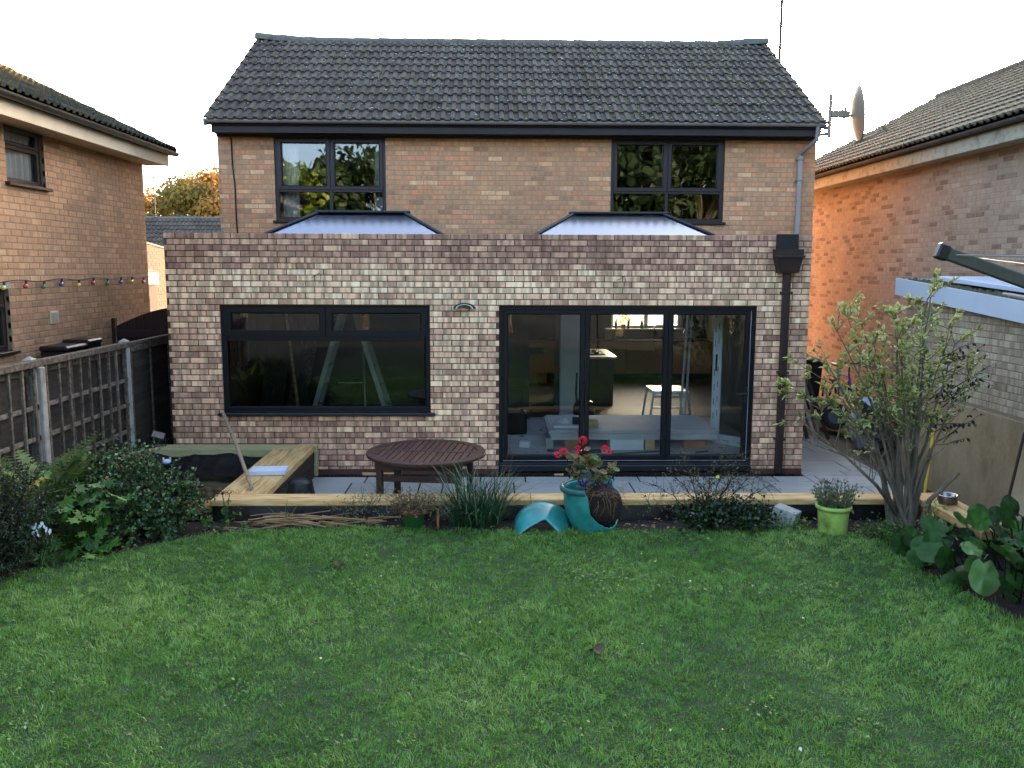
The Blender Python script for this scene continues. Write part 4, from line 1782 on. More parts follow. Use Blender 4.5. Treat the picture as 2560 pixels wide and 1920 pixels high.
mat('sunny_mortar', ['#43311f', '#4d3a26'], rough=.95)
mat('canopy_paint', ['#54482f', '#5f5238'], rough=.7)
brick_mat('sunny_brick', ['#3f2814', '#4d331b', '#583b21', '#624428'], band=.1, pitch=.075, horiz='Y')
brick_wall(fg, (-7.0, 21.5, 0), (1, 0, 0), 4.5, 3.6, [], 'sunny_brick', 'sunny_mortar', far_tone, nparts=0, pitch=.075, mod=.225, proud=.003, thick=.2,
           top=lambda s: 2.72 + .09 * s, wall_name='side_wall')
b = MB()
b.box(-10, -7.01, 17.0, 17.2, 0, 3.05)
part('end_wall', b, 'left_mortar', fg, world=True)
b = MB()
b.prism([(16.95, 3.12), (21.7, 2.72), (21.7, 2.76), (16.95, 3.16)], -10.2, -6.98, axis='x')
part('roof', b, 'roof_tile', fg, world=True)
b = MB()
b.box(-7.0, -6.55, 15.6, 16.9, 2.28, 2.5)
part('canopy', b, 'canopy_paint', fg, world=True)
b = MB()
b.box(-7.0, -6.62, 15.7, 16.8, 2.5, 2.58)
part('canopy_roof', b, 'roof_tile', fg, world=True)
b = MB()
b.box(-7.0, -6.97, 15.7, 16.7, 0, 2.25)
part('garage_door', b, 'brown_gate', fg, world=True)
b = MB()
b.box(-6.72, -6.6, 16.5, 16.9, 0, 2.28)
part('pillar', b, 'sunny_brick', fg, world=True)

bg_ = thing('bungalow', 'distant bungalow with a grey tiled roof left of the house', 'bungalow', (-13, 32, 0))
b = MB()
b.box(-22, -6, 31, 36, -.06, 2.9)
part('wall', b, 'far_brick', bg_, world=True)
PB = rad(28)
b = MB()
b.prism([(30.6, 2.85), (33.5, 2.85 + 2.9 * math.tan(PB)), (36.4, 2.85)], -22.4, -5.6, axis='x')
br = part('roof', b, 'roof_deck', bg_, world=True)
tiled_slope(br, (-19.4, 30.5, 2.9), (1, 0, 0), (0, math.cos(PB), math.sin(PB)), 40, 10, .33, .335, MATS['roof_tile'], nparts=0)
b = MB()
b.tube([(-22.4, 33.5, 4.42), (-5.6, 33.5, 4.42)], .12, n=8)
part('ridge', b, 'ridge_tile', br, world=True)
b = MB()
b.tube([(-12.95, 33.4, 4.3), (-12.95, 33.4, 6.2)], .022, n=6)
b.tube([(-14.2, 33.4, 6.05), (-11.8, 33.4, 5.95)], .015, n=5)
for i in range(7):
    x = -14.1 + i * .35
    b.tube([(x, 33.0, 6.02), (x, 33.8, 6.02)], .008, n=4)
single('roof_aerial', b, 'gutter_moss', 'thin television aerial on the far bungalow ridge', 'aerial')


def tree(name, label, base, height, crown_r, m, nleaf=3000, leaf=.3, clumps=16, trunk_r=.2, group=None, squash=.8, seed=1):
    rg = random.Random(seed)
    t = thing(name, label, 'tree', base, 0, group)
    bx, by, bz = base
    tb = MB()
    top = Vector((rg.uniform(-.3, .3), rg.uniform(-.3, .3), height * .62))
    tb.tube([(0, 0, -.1), (top.x * .3, top.y * .3, height * .25), tuple(top)], [trunk_r, trunk_r * .75, trunk_r * .35], n=8)
    cc = []
    for k in range(clumps):
        a = rg.uniform(0, 2 * math.pi)
        q = crown_r * math.sqrt(rg.uniform(.05, 1)) * .8
        zc = height * .62 + (rg.uniform(-1, 1)) * crown_r * squash * .75 * (1 - .35 * (q / crown_r))
        c_ = Vector((q * math.cos(a), q * math.sin(a), zc))
        cc.append((c_, crown_r * rg.uniform(.28, .46)))
        st = Vector((0, 0, height * rg.uniform(.25, .5)))
        mid = st.lerp(c_, .55) + Vector((0, 0, -.15))
        tb.tube([st, mid, c_], [trunk_r * .38, trunk_r * .22, trunk_r * .08], n=5, cap=False)
    part('trunk', tb, 'bark', t)
    per = nleaf // clumps
    P, N, R_ = [], [], []
    for (c_, r) in cc:
        d = randdir(per, .25)
        q = r * (NP.random(per) ** .45)
        P.append(np.array(c_)[None] + d * q[:, None] * np.array([1, 1, .8])[None])
        N.append(d)
        tone = rg.uniform(.25, .75)
        R_.append((tone + NP.normal(0, .18, per)).clip(.02, 1))
    P, N, R_ = np.concatenate(P), np.concatenate(N), np.concatenate(R_)
    D = np.cross(N, NP.normal(size=N.shape)) + NP.normal(0, .3, N.shape)
    o_ = leaves_obj('crown', P, D, N + NP.normal(0, .5, N.shape), NP.uniform(.6, 1.25, len(P)) * leaf, m, t, tmpl=(QUAD_T, QUAD_F), rnd=R_, world=False)
    return t


tree('broadleaf_tree', 'bright yellow-green tree beside the left neighbour house, behind the bungalow roof', (-20.6, 46, 0), 7.2, 2.6, 'crown_green', 9000, .25, seed=3)
tree('autumn_tree', 'tall rounded autumn tree in gold and orange, behind the bungalow', (-18.2, 52, 0), 9.2, 3.6, 'crown_gold', 12000, .27, seed=5)
tree('autumn_tree', 'orange autumn tree touching the left edge of the main house', (-15.0, 50, 0), 8.0, 3.2, 'crown_gold', 12000, .27, seed=8)
tree('broadleaf_tree', 'low dark green tree just above the bungalow ridge', (-14.6, 42, 0), 5.2, 2.4, 'crown_dark', 6000, .2, seed=13)
tree('broadleaf_tree', 'low bushy green tree behind the aerial on the bungalow', (-17.3, 41, 0), 4.9, 2.3, 'crown_green', 6000, .2, seed=17)
# garden trees behind the viewer: they are what the windows reflect
G_ = 'trees at the far end of the garden, seen only in the window reflections'
for i, (x, y, h, r, m) in enumerate(((-10.6, -15, 9.4, 3.4, 'crown_green'), (-5.6, -16, 9.6, 3.4, 'crown_dark'), (0.6, -14, 9.0, 3.2, 'crown_dark'), (5.2, -14, 10.5, 4.0, 'crown_dark'),
                                    (9.6, -13, 11.5, 4.2, 'crown_dark'), (14.5, -16, 11, 4.2, 'crown_dark'), (-15, -14, 10, 4.0, 'crown_dark'), (-1.6, -22, 9.2, 3.4, 'crown_green'))):
    tree('garden_tree', 'tall leafy garden tree reflected in the upstairs windows', (x, y, 0), h, r, m, 7000, .42, clumps=26, group=G_, seed=30 + i)
# ------------------------------------------------------------------ timber sleepers
tw = thing('sleeper_wall', 'pale new timber sleeper wall edging the patio and the raised pond bed', 'retaining wall', (0, 8, 0))


def sleeper(x0, x1, y0, y1, z0, z1, m, c=.008, lab=None):
    b_ = MB()
    b_.cbox(x0, x1, y0, y1, z0, z1, c=c)
    return part('sleeper', b_, m, tw, world=True, label=lab)


sleeper(-2.70, .35, 7.93, 8.17, .35, .41, 'pine_new')
sleeper(.354, 2.62, 7.932, 8.172, .35, .411, 'pine_new')
sleeper(2.624, 4.12, 7.93, 8.17, .35, .409, 'pine_new')
sleeper(-2.6, 4.10, 7.96, 8.14, .0, .345, 'dark_wood')
sleeper(4.125, 4.46, 6.9, 8.17, .33, .408, 'pine_new_y')
sleeper(4.14, 4.44, 7.55, 8.15, .18, .327, 'pine_green')
sleeper(4.18, 4.42, 6.9, 7.545, .12, .327, 'dark_wood')
sleeper(-2.455, -2.24, 8.175, 10.50, .33, .41, 'pine_new_y')
sleeper(-2.70, -2.46, 8.175, 10.27, .335, .412, 'pine_new_y')
sleeper(-2.44, -2.25, 8.2, 10.5, .17, .326, 'dark_wood')
sleeper(-2.43, -2.255, 8.2, 10.5, .0, .166, 'dark_wood')
sleeper(-2.45, -2.22, 10.505, 10.575, .0, .412, 'pine_green', lab='upright timber corner piece against the brick wall')
sleeper(-4.22, -2.46, 10.28, 10.54, .30, .41, 'pine_green')
sleeper(-4.22, -2.46, 10.30, 10.52, .0, .296, 'dark_wood')
sleeper(-4.42, -4.16, 7.3, 10.275, .31, .408, 'pine_new_y')
sleeper(-4.40, -4.18, 7.3, 10.275, .0, .306, 'dark_wood')
sleeper(-4.15, -2.71, 8.0, 8.2, .26, .34, 'orange_wood', lab='reddish lower board at the front of the pond bed')
# waterproof membrane hanging on the front
V, F = [], []
n_ = 160
for i in range(n_ + 1):
    x = -2.68 + 6.78 * i / n_
    for k, z in enumerate((.352, .30, .25, .16)):
        y = 7.945 - .012 * k - .014 * smooth_noise(x, z, 3.0, 4) - (.02 * max(0, smooth_noise(x, 1, 1.4, 6)) * k)
        zz = z - (.018 * max(0, smooth_noise(x, 2, 1.1, 8)) if k == 0 else 0)
        V.append((x, y, zz))
for i in range(n_):
    for k in range(3):
        F.append((i * 4 + k, (i + 1) * 4 + k, (i + 1) * 4 + k + 1, i * 4 + k + 1))
b = MB()
b.add(V, F)
part('membrane', b, 'membrane', tw, world=True, smooth=True)
# pond liner
V, F = [], []
NX, NY_ = 40, 40
for j in range(NY_ + 1):
    for i in range(NX + 1):
        u_, v_ = i / NX, j / NY_
        x = -4.17 + 1.48 * u_
        y = 8.2 + 2.09 * v_
        d = min(u_, 1 - u_, v_ * 1.4, 1 - v_) * 2
        z = .34 - .22 * min(1, d * 2.2) + .03 * smooth_noise(x, y, 4, 2) + .015 * smooth_noise(x, y, 11, 3)
        if v_ > .93:
            z += .02 * math.sin(x * 7)
        V.append((x, y, z))
for j in range(NY_):
    for i in range(NX):
        k = j * (NX + 1) + i
        F.append((k, k + 1, k + NX + 2, k + NX + 1))
b = MB()
b.add(V, F)
part('pond_liner', b, 'membrane', tw, world=True, smooth=True)
mat('pond_water', ['#0a0c0d', '#12140f'], rough=.06, spec=.6)
b = MB()
b.add([(-4.1, 8.35, .165), (-2.75, 8.35, .165), (-2.75, 10.2, .165), (-4.1, 10.2, .165)], [(0, 1, 2, 3)])
part('pond_water', b, 'pond_water', tw, world=True)
V, F = [], []
for j in range(16):
    for i in range(20):
        x = -4.1 + 1.38 * i / 19
        y = 8.25 + .55 * j / 15
        V.append((x, y, .235 + .05 * smooth_noise(x, y, 6, 9) - .10 * (j / 15) ** 2))
for j in range(15):
    for i in range(19):
        k = j * 20 + i
        F.append((k, k + 1, k + 21, k + 20))
b = MB()
b.add(V, F)
part('soil_heap', b, 'soil', tw, world=True, smooth=True)

# ------------------------------------------------------------------ fence, trellis, gate
fn = thing('wooden_fence', 'dark overlapping timber panel fence with concrete posts left of the extension', 'fence', (-4.45, 9.3, 0))
FX = -4.45
posts = [6.15, 8.21, 10.31, 12.35]
for i, y in enumerate(posts):
    b = MB()
    b.cbox(FX - .05, FX + .05, y - .05, y + .05, -.05, 1.72, c=.012)
    V = [(FX - .05, y - .05, 1.72), (FX + .05, y - .05, 1.72), (FX + .05, y + .05, 1.72), (FX - .05, y + .05, 1.72), (FX, y, 1.755)]
    b.add(V, [(0, 1, 4), (1, 2, 4), (2, 3, 4), (3, 0, 4)])
    part('post', b, 'concrete', fn, world=True)
for i in range(3):
    y0, y1 = posts[i] + .055, posts[i + 1] - .055
    fr = MB()
    fr.cbox(FX - .03, FX + .03, y0, y1, 1.655, 1.70, c=.006)
    fr.cbox(FX + .012, FX + .032, y0, y1, 1.58, 1.652, c=.003)
    for k in range(4):
        yy = y0 + .03 + (y1 - y0 - .1) * k / 3
        fr.cbox(FX + .012, FX + .032, yy, yy + .04, .28, 1.577, c=.003)
    po = part('panel_frame', fr, 'old_wood', fn, world=True)
    gbz = MB()
    gbz.cbox(FX - .025, FX + .025, y0 - .01, y1 + .01, -.05, .28, c=.005)
    part('gravel_board', gbz, 'concrete' if i == 1 else 'dark_wood', fn, world=True)
    nb = 12
    for k in range(nb):
        z0 = .28 + (1.62 - .28) * k / nb
        V, F = [], []
        ns = 10
        for s_ in range(ns + 1):
            y = y0 + (y1 - y0) * s_ / ns
            wv = .012 * smooth_noise(y, k * 3.3 + i, 3.5, 2)
            V += [(FX + .010, y, z0 + wv - .02), (FX + .002, y, z0 + .145), (FX - .008, y, z0 + .145), (FX + .000, y, z0 + wv - .02)]
        for s_ in range(ns):
            for q in range(4):
                F.append((s_ * 4 + q, s_ * 4 + (q + 1) % 4, s_ * 4 + 4 + (q + 1) % 4, s_ * 4 + 4 + q))
        b = MB()
        b.add(V, F)
        o = part('board', b, 'dark_wood', po, world=True)
        o['rnd'] = RN.random()
tr = thing('trellis', 'weathered grey timber trellis standing in front of the dark fence', 'trellis', (-4.37, 8.5, .2))
TX = -4.36
for k in range(17):
    y = 6.55 + k * .222
    b = MB()
    z1 = 1.655
    dz = .25 + (RN.uniform(.0, .35) if k % 3 == 0 else 0)
    b.cbox(TX - .012, TX + .012, y - .014, y + .014, dz, z1, c=.003, M=Matrix.Translation((TX, y, 0)) @ Matrix.Rotation(RN.uniform(-.012, .012), 4, 'X') @ Matrix.Translation((-TX, -y, 0)))
    o = part('upright', b, 'old_wood', tr, world=True)
    o['rnd'] = RN.random()
for z in (1.27, .97, .66):
    b = MB()
    b.cbox(TX - .034, TX - .013, 6.5, 10.2, z - .022, z + .022, c=.003)
    o = part('cross_slat', b, 'old_wood', tr, world=True)
    o['rnd'] = .75
b = MB()
b.cbox(TX - .04, TX + .026, 6.4, 10.22, 1.656, 1.725, c=.008)
part('top_rail', b, 'old_wood', tr, world=True)
b = MB()
b.cbox(TX - .03, TX + .012, 8.15, 8.24, .1, 1.655, c=.008, M=Matrix.Translation((.045, -.03, 0)))
part('painted_post', b, 'white_post', tr, world=True, label='peeling white painted trellis post')

gt = thing('garden_gate', 'dark brown board gate with curved top between the left house and the fence', 'gate', (-5.0, 12.4, 0))
for k in range(9):
    x0 = -5.43 + k * .125
    zt = 1.74 + .30 * math.sin(min(1, (k + .5) / 8) * math.pi / 2)
    b = MB()
    zt2 = 1.74 + .30 * math.sin(min(1, (k + 1.5) / 8) * math.pi / 2)
    b.prism([(x0, .05), (x0 + .121, .05), (x0 + .121, zt2), (x0, zt)], 12.38, 12.405, axis='y')
    part('gate_board', b, 'brown_gate', gt, world=True)
for z in (.35, 1.0, 1.6):
    b = MB()
    b.cbox(-5.43, -4.31, 12.35, 12.378, z, z + .1, c=.004)
    part('gate_rail', b, 'brown_gate', gt, world=True)
b = MB()
b.cbox(-5.49, -5.44, 12.34, 12.42, 0, 1.88, c=.006)
b.cbox(-4.30, -4.2, 12.34, 12.44, 0, 1.9, c=.006)
part('gate_post', b, 'brown_gate', gt, world=True)
for (y, w_, zt, lab) in ((10.47, .5, 1.665, 'lower black bin showing above the fence'), (10.95, .36, 1.70, 'taller black bin beside the lower one above the fence')):
    t = thing('bin', lab, 'bin', (-5.25, y, 0))
    b = MB()
    V = [(-.12, -w_ / 2 * .85, 0), (.12, -w_ / 2 * .85, 0), (.12, w_ / 2 * .85, 0), (-.12, w_ / 2 * .85, 0), (-.15, -w_ / 2, zt - .07), (.15, -w_ / 2, zt - .07), (.15, w_ / 2, zt - .07), (-.15, w_ / 2, zt - .07)]
    b.add(V, [(0, 3, 2, 1), (0, 1, 5, 4), (1, 2, 6, 5), (2, 3, 7, 6), (3, 0, 4, 7), (4, 5, 6, 7)])
    part('body', b, 'black_plastic', t)
    b = MB()
    b.cbox(-.17, .17, -w_ / 2 - .02, w_ / 2 + .02, zt - .065, zt, c=.02)
    part('lid', b, 'black_plastic', t)

# ------------------------------------------------------------------ festoon lights
fl = thing('string_lights', 'string of small coloured bulbs strung along the left brick wall', 'lights', (-5.45, 11, 2.4))
ybs = [9.63, 10.08, 10.48, 10.9, 11.35, 11.76, 12.19, 12.62, 13.0, 13.42]
pts = []
y = 8.2
while y < 13.8:
    pts.append((-5.44, y, 2.445 + .012 * math.sin(y * 6.5) + .004 * (y - 11)))
    y += .12
b = MB()
b.tube(pts, .006, n=5)
part('cable', b, 'seal', fl, world=True)
mats_b = [('yellow', '#c9b23c'), ('red', '#b02838'), ('green', '#1f6a48'), ('blue', '#24468f')]
for nme, hx in mats_b:
    mat('bulb_' + nme, [hx, hx], rough=.2, spec=.6, coat=.3)
for i, y in enumerate(ybs):
    z = 2.445 + .012 * math.sin(y * 6.5) + .004 * (y - 11)
    b = MB()
    Mx = Matrix.Translation((-5.43, y, z)) @ Matrix.Rotation(rad(-28), 4, 'X')
    b.lathe([(.0, -.005), (.013, 0), (.015, -.03), (.012, -.045)], n=8, M=Mx)
    so_ = part('socket', b, 'black_plastic', fl, world=True)
    b = MB()
    b.lathe([(.011, -.045), (.022, -.062), (.026, -.078), (.020, -.096), (.0, -.104)], n=10, M=Mx)
    part('bulb', b, 'bulb_' + mats_b[i % 4][0], so_, world=True, smooth=True, label=mats_b[i % 4][0] + ' bulb')

# ------------------------------------------------------------------ satellite dish and mast
sd = thing('satellite_dish', 'satellite dish seen edge-on on a pole at the right eaves corner of the house', 'satellite dish', (5.11, 13.3, 4.6))
b = MB()
b.tube([(5.11, 13.3, 4.60), (5.11, 13.3, 5.24)], .031, n=8)
b.tube([(4.98, 13.42, 4.83), (5.13, 13.3, 4.83)], .026, n=6)
b.tube([(5.0, 13.42, 4.66), (5.13, 13.3, 4.66)], .026, n=6)
part('pole', b, 'dish_grey', sd, world=True)
nd = Vector((.97, -.2, .1)).normalized()
Md = nd.to_track_quat('Z', 'Y').to_matrix().to_4x4()
Md.translation = Vector((5.44, 13.28, 4.94))
b = MB()
prof = [(0, 0), (.1, .006), (.2, .022), (.3, .05), (.40, .088), (.43, .10), (.435, .096), (.40, .078), (.3, .038), (.2, .01), (.1, -.006), (0, -.012)]
b.lathe(prof, n=32, M=Md)
part('dish', b, 'dish_grey', sd, world=True, smooth=True)
b = MB()
b.cbox(5.13, 5.40, 13.25, 13.33, 4.90, 5.0, c=.01)
b.tube([(5.26, 13.28, 4.98), (5.35, 13.28, 5.06), (5.30, 13.28, 4.88), (5.44, 13.28, 4.93)], .022, n=6)
part('bracket', b, 'dish_grey', sd, world=True)
b = MB()
low = Md @ Vector((0, 0, 0))
b.tube([(5.48, 13.24, 4.52), (5.70, 13.16, 4.60), (5.90, 13.1, 4.69)], .016, n=6)
part('arm', b, 'dish_grey', sd, world=True)
b = MB()
b.tube([(5.84, 13.1, 4.76), (5.92, 13.1, 4.68)], .028, n=8)
part('receiver', b, 'dish_grey', sd, world=True)
b = MB()
b.tube([(5.2, 16.1, 4.9), (5.205, 16.1, 9.6)], [.03, .028], n=8)
b.box(5.08, 5.22, 16.07, 16.13, 5.2, 5.24)
single('aerial_mast', b, 'gutter_moss', 'thin pole aerial rising behind the right end of the main roof', 'aerial')

# ------------------------------------------------------------------ rotary clothes airer (right foreground)
hub = Vector((2.33, 1.93, 2.19))
tip = Vector((1.045, 2.0, 2.645))
ra = thing('rotary_airer', 'grey metal arm and cords of a rotary clothes airer at the right edge', 'clothes airer', (hub.x, hub.y, LZ))
d = tip - hub
b = MB()
b.tube([(hub.x, hub.y, LZ - .1), (hub.x, hub.y, 2.2)], .02, n=8)
part('pole', b, 'gutter_moss', ra, world=True)
tips = []
mat('airer_metal', ['#3d3e34', '#4e4e42'], rough=.75)
for k, an in enumerate((0, 90, 180, 270)):
    dd = Matrix.Rotation(rad(an), 3, 'Z') @ d
    t_ = hub + dd
    tips.append(t_)
    x_ = dd.normalized()
    side = x_.cross(Vector((0, 0, 1))).normalized()
    upv = side.cross(x_)
    Mx = Matrix((x_, side, upv)).transposed().to_4x4()
    Mx.translation = hub
    L_ = dd.length
    b = MB()
    b.cbox(0, L_ - .012, -.009, .009, -.015, .015, c=.003, M=Mx)
    arm = part('arm', b, 'airer_metal', ra, world=True)
    b = MB()
    b.cbox(L_ - .02, L_ + .008, -.012, .012, -.019, .019, c=.004, M=Mx)
    part('end_cap', b, 'black_plastic', arm, world=True)
for fr_ in (.98, .85, .7, .55):
    b = MB()
    q = [hub + (t_ - hub) * fr_ for t_ in tips]
    for k in range(4):
        a_, c_ = q[k], q[(k + 1) % 4]
        mid = (a_ + c_) / 2 - Vector((0, 0, .03))
        b.tube([a_, mid, c_], .002, n=5)
    part('cord', b, 'gutter_grey', ra, world=True)

# ------------------------------------------------------------------ garden table
tb = thing('garden_table', 'round dark hardwood slatted garden table on the patio', 'table', (-.70, 8.66, 0), rad(-7))
R_O, R_I, TZ = .615, .525, .73
V, F = [], []
n_ = 56
for k in range(n_):
    t = 2 * math.pi * k / n_
    c_, s_ = math.cos(t), math.sin(t)
    V += [(R_O * c_, R_O * s_, TZ - .032), (R_O * c_ * 1.004, R_O * s_ * 1.004, TZ - .008), (R_O * .992 * c_, R_O * .992 * s_, TZ), (R_I * c_, R_I * s_, TZ), (R_I * c_, R_I * s_, TZ - .032)]
for k in range(n_):
    for j in range(5):
        F.append((k * 5 + j, ((k + 1) % n_) * 5 + j, ((k + 1) % n_) * 5 + (j + 1) % 5, k * 5 + (j + 1) % 5))
b = MB()
b.add(V, F)
part('rim', b, 'teak', tb)
b = MB()
b.cbox(-R_I, R_I, -.03, .03, TZ - .03, TZ - .0005, c=.003)
part('cross_rail', b, 'teak', tb)
ns = 16
sw = 2 * R_I / ns
for k in range(ns):
    x0 = -R_I + k * sw + .006
    x1 = x0 + sw - .012
    for sgn in (-1, 1):
        a0 = math.sqrt(max(0, R_I ** 2 - x0 ** 2)) - .004
        a1 = math.sqrt(max(0, R_I ** 2 - x1 ** 2)) - .004
        if max(a0, a1) < .06:
            continue
        a0, a1 = max(a0, .036), max(a1, .036)
        b = MB()
        pl = [(x0, sgn * .034), (x1, sgn * .034), (x1, sgn * a1), (x0, sgn * a0)]
        if sgn < 0:
            pl = pl[::-1]
        b.prism(pl, TZ - .022, TZ - .002 - RN.uniform(0, .002))
        o = part('slat', b, 'teak', tb)
        o['rnd'] = RN.random()
b = MB()
for sgn in (-1, 1):
    b.cbox(-.44, .44, sgn * .40 - .012, sgn * .40 + .012, TZ - .115, TZ - .035, c=.003)
    b.cbox(sgn * .40 - .012, sgn * .40 + .012, -.385, .385, TZ - .115, TZ - .035, c=.003)
part('apron', b, 'teak_dark', tb)
b = MB()
for sgn in (-1, 1):
    b.cbox(-.37, .37, sgn * .37 - .018, sgn * .37 + .018, TZ - .24, TZ - .17, c=.004)
part('stretcher', b, 'teak_dark', tb)
for sx in (-1, 1):
    for sy in (-1, 1):
        b = MB()
        b.cbox(sx * .40 - .032, sx * .40 + .032, sy * .37 - .032, sy * .37 + .032, .003, TZ - .034, c=.006)
        part('leg', b, 'teak_dark', tb)

# ------------------------------------------------------------------ loose things round the patio and pond
p0, p1 = Vector((-2.40, 8.28, .43)), Vector((-3.37, 10.53, .80))
b = MB()
b.tube([p0, p0.lerp(p1, .5) + Vector((.01, 0, .008)), p1], [.019, .021, .022], n=8)
single('wooden_pole', b, 'weathered_stick', 'long weathered wooden pole leaning from the sleeper to the wall below the big window', 'pole')
b = MB()
b.cbox(-.19, .19, -.11, .11, 0, .055, c=.006)
single('foam_block', b, 'white_board', 'white flat block lying on the pond bed sleeper', 'block', (-2.42, 9.0, .413), rad(4))
b = MB()
b.lathe([(.0, .44), (.07, .44), (.115, .40), (.15, .2), (.19, .0), (.205, .0), (.165, .2), (.125, .41)], n=14)
b.lathe([(.20, .0), (.215, .01), (.215, .04), (.19, .045)], n=14)
for k in range(5):
    t = rad(200 + k * 30)
    b.tube([(math.cos(t) * .165, math.sin(t) * .165, .1), (math.cos(t) * .135, math.sin(t) * .135, .33)], .012, n=5)
single('upturned_tub', b, 'black_plastic', 'black plastic tub upside down against the pond bed sleepers', 'tub', (-2.0, 8.62, .003), smooth=True)
b = MB()
b.cbox(-.2, .2, -.02, .02, 0, .028, c=.003)
single('timber_batten', b, 'pine_new', 'short pale timber batten lying at the foot of the brick wall', 'batten', (-1.47, 10.575, .005))
b = MB()
b.cbox(-.06, .06, -.012, .012, 0, .02, c=.003)
single('timber_offcut', b, 'pine_new', 'small pale timber offcut below the bifold door', 'offcut', (.82, 10.54, .006), rad(3))
t = thing('float_ball', 'small white round plastic fitting at the back of the pond bed', 'plastic fitting', (-3.93, 10.1, .29))
b = MB()
b.lathe([(0, -.03), (.04, -.022), (.052, 0), (.04, .025), (0, .034)], n=14)
part('ball', b, 'white_plastic', t, smooth=True)
for sx in (-1, 1):
    b = MB()
    b.lathe([(0, .02), (.012, .02), (.012, .05), (0, .052)], n=8, c=(sx * .04, 0, 0))
    part('knob', b, 'white_plastic', t)
t = thing('floodlight', 'small black floodlight on a cable at the pond bed corner by the wall', 'floodlight', (-4.16, 10.45, .41))
Mx = Matrix.Translation((0, 0, .12)) @ Matrix.Rotation(rad(-50), 4, 'X') @ Matrix.Rotation(rad(25), 4, 'Z')
b = MB()
b.cbox(-.085, .085, -.03, .03, -.06, .06, c=.01, M=Mx)
part('lamp_body', b, 'black_plastic', t)
b = MB()
b.cbox(-.07, .07, -.034, -.0305, -.045, .045, c=.001, M=Mx)
part('lamp_glass', b, 'steel_dark', t)
b = MB()
b.tube([(-.12, 0, .005), (0, -.06, .005), (.1, -.02, .005), (.09, 0, .1)], .008, n=6)
b.tube([(-.09, 0, .12), (-.2, .02, .16), (-.28, -.05, .05), (-.1, -.12, .008), (.02, -.14, .006)], .007, n=6)
part('stand_and_cable', b, 'black_plastic', t)
t = thing('storage_box', 'blue plastic box half hidden by ferns beside the pond bed', 'box', (-4.0, 8.02, .2))
b = MB()
b.cbox(-.16, .10, -.1, .1, 0, .22, c=.02)
part('body', b, 'blue_plastic', t)
b = MB()
b.lathe([(.0, .2), (.09, .2), (.1, .17), (.09, .15), (.0, .15)], n=16, c=(.13, -.06, 0))
part('lid', b, 'blue_plastic', t)
t = thing('dog_bowl', 'stainless steel dog bowl standing on the right-hand sleeper', 'bowl', (4.30, 7.78, .41))
b = MB()
b.lathe([(0, .0), (.088, .0), (.092, .012), (.083, .075)], n=24)
part('base', b, 'steel_dark', t, smooth=True)
b = MB()
b.lathe([(.083, .075), (.10, .078), (.104, .084), (.098, .088), (.08, .083), (.065, .03), (.05, .022), (0, .02)], n=24)
part('bowl', b, 'steel', t, smooth=True)
b = MB()
b.lathe([(.0, .0), (.011, .0), (.012, .16), (.011, .2), (.006, .206), (0, .206)], n=10)
single('cane_stub', b, 'orange_wood', 'short orange bamboo cane stub standing beside the green pot', 'cane', (-.52, 7.66, .19))
b = MB()
b.cbox(-.075, .075, -.11, .11, 0, .19, c=.006)
single('concrete_block', b, 'concrete', 'grey concrete block standing tilted in the bed left of the lime pot', 'block', M=Matrix.Translation((2.72, 7.72, .20)) @ Matrix.Rotation(rad(50), 4, 'Z') @ Matrix.Rotation(rad(12), 4, 'X'))
for i, (x, y, lab) in enumerate(((-1.25, 6.6, 'dark brown fallen leaf on the left of the lawn'), (.62, 4.93, 'dark brown fallen leaf low on the lawn near the viewer'))):
    b = MB()
    V, F = [], []
    for k in range(9):
        t_ = 2 * math.pi * k / 9
        q = .045 * (1 + .35 * math.sin(3 * t_ + i))
        V.append((q * math.cos(t_) * 1.4, q * math.sin(t_), .02 + .018 * math.sin(2 * t_ + 1)))
    V.append((0, 0, .012))
    for k in range(9):
        F.append((k, (k + 1) % 9, 9))
    b.add(V, F)
    single('fallen_leaf', b, 'twig', lab, 'leaf', (x, y, float(lawn_h(x, y)) + .012), rad(40 * i))

# ------------------------------------------------------------------ side passage: leaning boards, timber stack, barrow, bin
t = thing('leaning_boards', 'bundle of brown boards standing against the right side of the extension', 'boards', (4.35, 13.2, 0))
for k in range(8):
    x0 = 4.42 + k * .085
    b = MB()
    hgt = 1.25 - .03 * (k % 3) - .012 * k
    A = Vector((x0 + .02 * k, 12.9 - .04 * (k % 2), .0))
    Bp = Vector((4.30 + .075 * k, 13.25, hgt))
    dd = Bp - A
    x_ = Vector((1, 0, 0))
    z_ = dd.normalized()
    y_ = z_.cross(x_).normalized()
    x_ = y_.cross(z_)
    Mx = Matrix((x_, y_, z_)).transposed().to_4x4()
    Mx.translation = A
    b.cbox(0, .055, 0, .02, 0, dd.length, c=.003, M=Mx)
    o = part('board', b, ['old_wood', 'dark_wood', 'weathered_stick'][k % 3], t, world=True)
    o['rnd'] = RN.random()
t = thing('timber_stack', 'stack of pale sawn planks lying in the side passage', 'timber stack', (5.85, 13, 0))
for lv in range(4):
    for k in range(3):
        b = MB()
        L_ = RN.uniform(1.4, 2.2)
        Mx = Matrix.Translation((5.55 + k * .24, 12.9 + RN.uniform(-.25, .2), .06 + lv * .125)) @ Matrix.Rotation(RN.uniform(-.12, .12) + .12, 4, 'Z')
        b.cbox(-.10, .10, -L_ / 2, L_ / 2, 0, .1, c=.006, M=Mx)
        part('plank', b, 'pine_new_y', t, world=True)
t = thing('wheelbarrow', 'black wheelbarrow tipped on its nose in the side passage behind the shrub', 'wheelbarrow', (5.15, 11.35, 0))
Mb = Matrix.Translation((.18, .1, .26)) @ Matrix.Rotation(rad(38), 4, 'Y') @ Matrix.Rotation(rad(-20), 4, 'Z')
b = MB()
